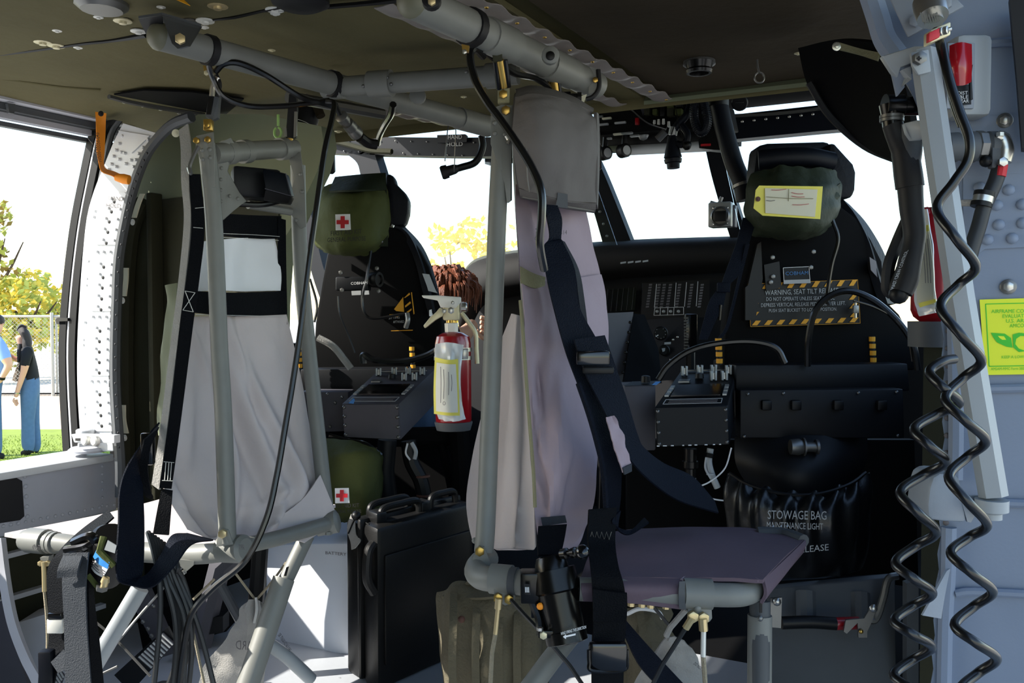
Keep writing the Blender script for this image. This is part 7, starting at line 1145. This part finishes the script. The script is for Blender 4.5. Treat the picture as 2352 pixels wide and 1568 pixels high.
def hand_f(w, dirv, side, s=1.0):
    out = []; dirv = dirv.normalized(); n = dirv.cross(side).normalized()
    for i, (o_, l) in enumerate([(-.03, .065), (-.010, .078), (.010, .073), (.028, .058)]):
        a = w + side * o_ * s + dirv * .02 * s; out.append(([a, a + dirv * l * .5 * s + n * .004, a + dirv * l * s + n * .018 * s], .0085 * s))
    a = w - side * .03 * s; out.append(([a, a - side * .02 * s + dirv * .025 * s, a - side * .022 * s + dirv * .05 * s + n * .01], .0095 * s)); return out
dW = 11.3
def q(px, py, dd=0): return P(px, py, dW + dd)
JW = {'pelvis': (q(69, 888), (.12, .15), 'jeans'), 'spine': (q(69, 850), (.095, .13), 'tee'), 'chest': (q(63, 818), (.105, .16), 'tee'), 'neck': (q(55, 796), .05, 'skin'), 'jaw': (q(48, 782), .062, 'skin'), 'head': (q(50, 768), .085, 'skin'),
      'hipn': (q(67, 902, -.08), .11, 'jeans'), 'kneen': (q(64, 965, -.08), .082, 'jeans'), 'anklen': (q(65, 1026, -.08), .085, 'jeans'), 'footn': (q(64, 1039, -.1), .055, 'tee'), 'toen': (q(48, 1041, -.1), .03, 'tee'),
      'hipf': (q(71, 902, .08), .11, 'jeans'), 'kneef': (q(76, 965, .08), .08, 'jeans'), 'anklef': (q(80, 1026, .08), .082, 'jeans'), 'footf': (q(80, 1038, .08), .05, 'tee'), 'toef': (q(66, 1040, .08), .03, 'tee'),
      'shn': (q(65, 806, -.16), .068, 'tee'), 'sln': (q(60, 826, -.19), .060, 'tee'), 'eln': (q(55, 852, -.2), .042, 'skin'), 'wrn': (q(39, 902, -.22), .028, 'skin'), 'han': (q(36, 912, -.22), (.024, .034), 'skin'),
      'shf': (q(57, 806, .16), .06, 'tee'), 'elf': (q(40, 828, .2), .042, 'skin'), 'wrf': (q(22, 816, .12), .028, 'skin'), 'haf': (q(16, 813, .1), .03, 'skin')}
EW = [('pelvis', 'spine'), ('spine', 'chest'), ('chest', 'neck'), ('neck', 'jaw'), ('jaw', 'head'), ('pelvis', 'hipn'), ('hipn', 'kneen'), ('kneen', 'anklen'), ('anklen', 'footn'), ('footn', 'toen'), ('pelvis', 'hipf'), ('hipf', 'kneef'), ('kneef', 'anklef'), ('anklef', 'footf'), ('footf', 'toef'), ('chest', 'shn'), ('shn', 'sln'), ('sln', 'eln'), ('eln', 'wrn'), ('wrn', 'han'), ('chest', 'shf'), ('shf', 'elf'), ('elf', 'wrf'), ('wrf', 'haf')]
wo = person('person', 'dark-haired person in black t-shirt and blue jeans standing outside in profile', JW, EW, None, q(70, 1043), hand_f(q(36, 914, -.22), V((-.05, 0, -1)), FW) + hand_f(q(15, 813, .1), -RT + UP * .1, FW))
MB().sheet([[q(42, 758, -.09), q(52, 752, -.11), q(63, 760, -.08), q(66, 768, 0)], [q(47, 766, -.11), q(56, 764, -.13), q(67, 770, -.08), q(70, 776, .03)], [q(53, 778, -.11), q(60, 780, -.12), q(70, 786, -.08), q(71, 788, .03)], [q(52, 796, -.12), q(58, 800, -.12), q(68, 802, -.1), q(69, 800, .02)]], 5, 5, .03).sheet([[q(40, 760, -.06), q(48, 749, -.04), q(60, 752, -.02)], [q(40, 758, 0), q(48, 747, 0), q(61, 752, 0)], [q(40, 760, .08), q(48, 750, .08), q(62, 756, .08)]], 5, 5, .03).tube([q(46, 790, -.1), q(44, 810, -.12), q(42, 832, -.14)], [.03, .025, .012], 8).obj('hair', 'hairdk', wo, smooth=60)
lathe('nose', q(39, 775, 0), -RT - UP * .3, [(0, .016), (.018, .012), (.026, .005)], 'skin', wo, 8); 
for dd in (-.034, .034): stud('eye', q(42.5, 771, dd), -RT, .008, 'hairdk', wo, 'dome')
lathe('lips', q(41, 784, 0), -RT, [(0, .018), (.008, .012), (.011, .004)], 'inkred', wo, 8); ring('bracelet', q(39, 902, -.22), V((-.2, 0, -1)), .033, .014, 'steel', wo, 14)
MB().sheet([[q(52, 806, -.17), q(56, 806, -.17)], [q(42, 850, -.15), q(46, 850, -.15)]], 2, 4, .006).obj('bag_strap', 'black', wo)
JM = {k: (v[0], v[1], v[2]) for k, v in JW.items()}
def qm(px, py, dd=0): return P(px, py, 11.0 + dd)
JM = {'pelvis': (qm(-22, 880), (.14, .18), 'jeans'), 'spine': (qm(-22, 840), (.13, .17), 'shirt'), 'chest': (qm(-18, 800), (.14, .2), 'shirt'), 'neck': (qm(-14, 768), .058, 'skin'), 'jaw': (qm(-6, 755), .07, 'skin'), 'head': (qm(-10, 738), .095, 'skin'),
      'hipn': (qm(-20, 900, -.1), .115, 'jeans'), 'kneen': (qm(-12, 970, -.1), .085, 'jeans'), 'anklen': (qm(-8, 1035, -.1), .07, 'jeans'), 'footn': (qm(-6, 1046, -.1), .05, 'tee'), 'toen': (qm(10, 1048, -.1), .035, 'tee'), 'hipf': (qm(-24, 900, .1), .115, 'jeans'), 'kneef': (qm(-22, 970, .1), .085, 'jeans'), 'anklef': (qm(-24, 1035, .1), .07, 'jeans'), 'footf': (qm(-24, 1046, .1), .05, 'tee'), 'toef': (qm(-8, 1048, .1), .035, 'tee'),
      'shn': (qm(-4, 790, -.2), .085, 'shirt'), 'sln': (qm(8, 812, -.22), .08, 'shirt'), 'eln': (qm(21, 838, -.22), .05, 'skin'), 'wrn': (qm(4, 868, -.24), .032, 'skin'), 'han': (qm(-4, 878, -.24), (.028, .04), 'skin'), 'shf': (qm(-14, 790, .2), .08, 'shirt'), 'elf': (qm(2, 835, .25), .05, 'skin'), 'wrf': (qm(-6, 870, .22), .032, 'skin'), 'haf': (qm(-12, 878, .2), .035, 'skin')}
mn = person('person', 'person in light blue shirt and jeans cut off by the left picture edge', JM, EW, None, qm(-15, 1048), hand_f(qm(-5, 880, -.24), V((-.4, 0, -1)), FW) + hand_f(qm(-13, 880, .2), V((-.3, 0, -1)), FW))
MB().lathe(qm(-11, 742), UP + RT * .1, [(0, .10), (.04, .105), (.08, .09), (.11, .05), (.12, .0)], 14).obj('hair', 'hairdk', mn, smooth=60); lathe('nose', qm(7, 744), RT, [(-.02, .018), (.0, .014), (.015, .005)], 'skin', mn, 8)
for dd in (-.036, .036): stud('eye', qm(6, 739, dd), RT, .008, 'hairdk', mn, 'dome')
ring('watch', qm(4.5, 868, -.24), V((-.4, 0, -1)), .038, .03, 'black', mn, 14)
# occupant leaning over in the left pilot seat
def qk(px, py, d): return P(px, py, d)
JK = {'pelvis': (qk(930, 930, 3.3), (.11, .14), 'jeans'), 'spine': (qk(955, 850, 3.3), (.09, .13), 'tee'), 'chest': (qk(985, 780, 3.3), (.10, .14), 'tee'), 'neck': (qk(1010, 720, 3.34), .04, 'skin'), 'head': (qk(1024, 675, 3.36), .075, 'skin'), 'crown': (qk(1028, 650, 3.36), .07, 'skin'),
      'hipn': (qk(910, 940, 3.4), .09, 'jeans'), 'kneen': (qk(960, 950, 3.75), .07, 'jeans'), 'anklen': (qk(975, 1040, 3.85), .05, 'jeans'), 'hipf': (qk(960, 945, 3.4), .09, 'jeans'), 'kneef': (qk(1000, 955, 3.75), .07, 'jeans'), 'anklef': (qk(1010, 1040, 3.85), .05, 'jeans'),
      'shn': (qk(1015, 765, 3.3), .055, 'tee'), 'eln': (qk(1060, 775, 3.4), .038, 'skin'), 'wrn': (qk(1082, 750, 3.5), .026, 'skin'), 'han': (qk(1090, 744, 3.52), (.024, .034), 'skin'), 'shf': (qk(955, 765, 3.35), .055, 'tee'), 'elf': (qk(930, 830, 3.45), .038, 'skin'), 'wrf': (qk(960, 870, 3.6), .026, 'skin'), 'haf': (qk(970, 874, 3.64), .028, 'skin')}
EK = [('pelvis', 'spine'), ('spine', 'chest'), ('chest', 'neck'), ('neck', 'head'), ('head', 'crown'), ('pelvis', 'hipn'), ('hipn', 'kneen'), ('kneen', 'anklen'), ('pelvis', 'hipf'), ('hipf', 'kneef'), ('kneef', 'anklef'), ('chest', 'shn'), ('shn', 'eln'), ('eln', 'wrn'), ('wrn', 'han'), ('chest', 'shf'), ('shf', 'elf'), ('elf', 'wrf'), ('wrf', 'haf')]
kd = person('person', 'brown-haired person sitting in the left pilot seat with a hand on the panel', JK, EK, None, qk(930, 960, 3.3), hand_f(qk(1094, 742, 3.53), RT + FW * .6 - UP * .3, UP) + hand_f(qk(974, 874, 3.65), FW, RT))
hm = MB(); hm.lathe(qk(1026, 690, 3.35), UP + RT * .05, [(0, .092), (.05, .104), (.09, .095), (.12, .06), (.13, .02)], 16)
rnd = random.Random(3)
for i in range(260):
    a = rnd.uniform(0, 6.28); e = rnd.uniform(.2, 1.2); c = qk(1026, 668, 3.35); dv = V((math.cos(a) * math.cos(e), math.sin(a) * math.cos(e), math.sin(e))); p0 = c + dv * rnd.uniform(.085, .1)
    hm.tube([p0, p0 + dv * .02 + V((dv.x, dv.y, 0)) * .02 - UP * .02, p0 + V((dv.x, dv.y, 0)) * .04 - UP * rnd.uniform(.05, .11)], [.008, .006, .001], 4, 3)
hm.obj('hair', 'hairred', kd, smooth=60)
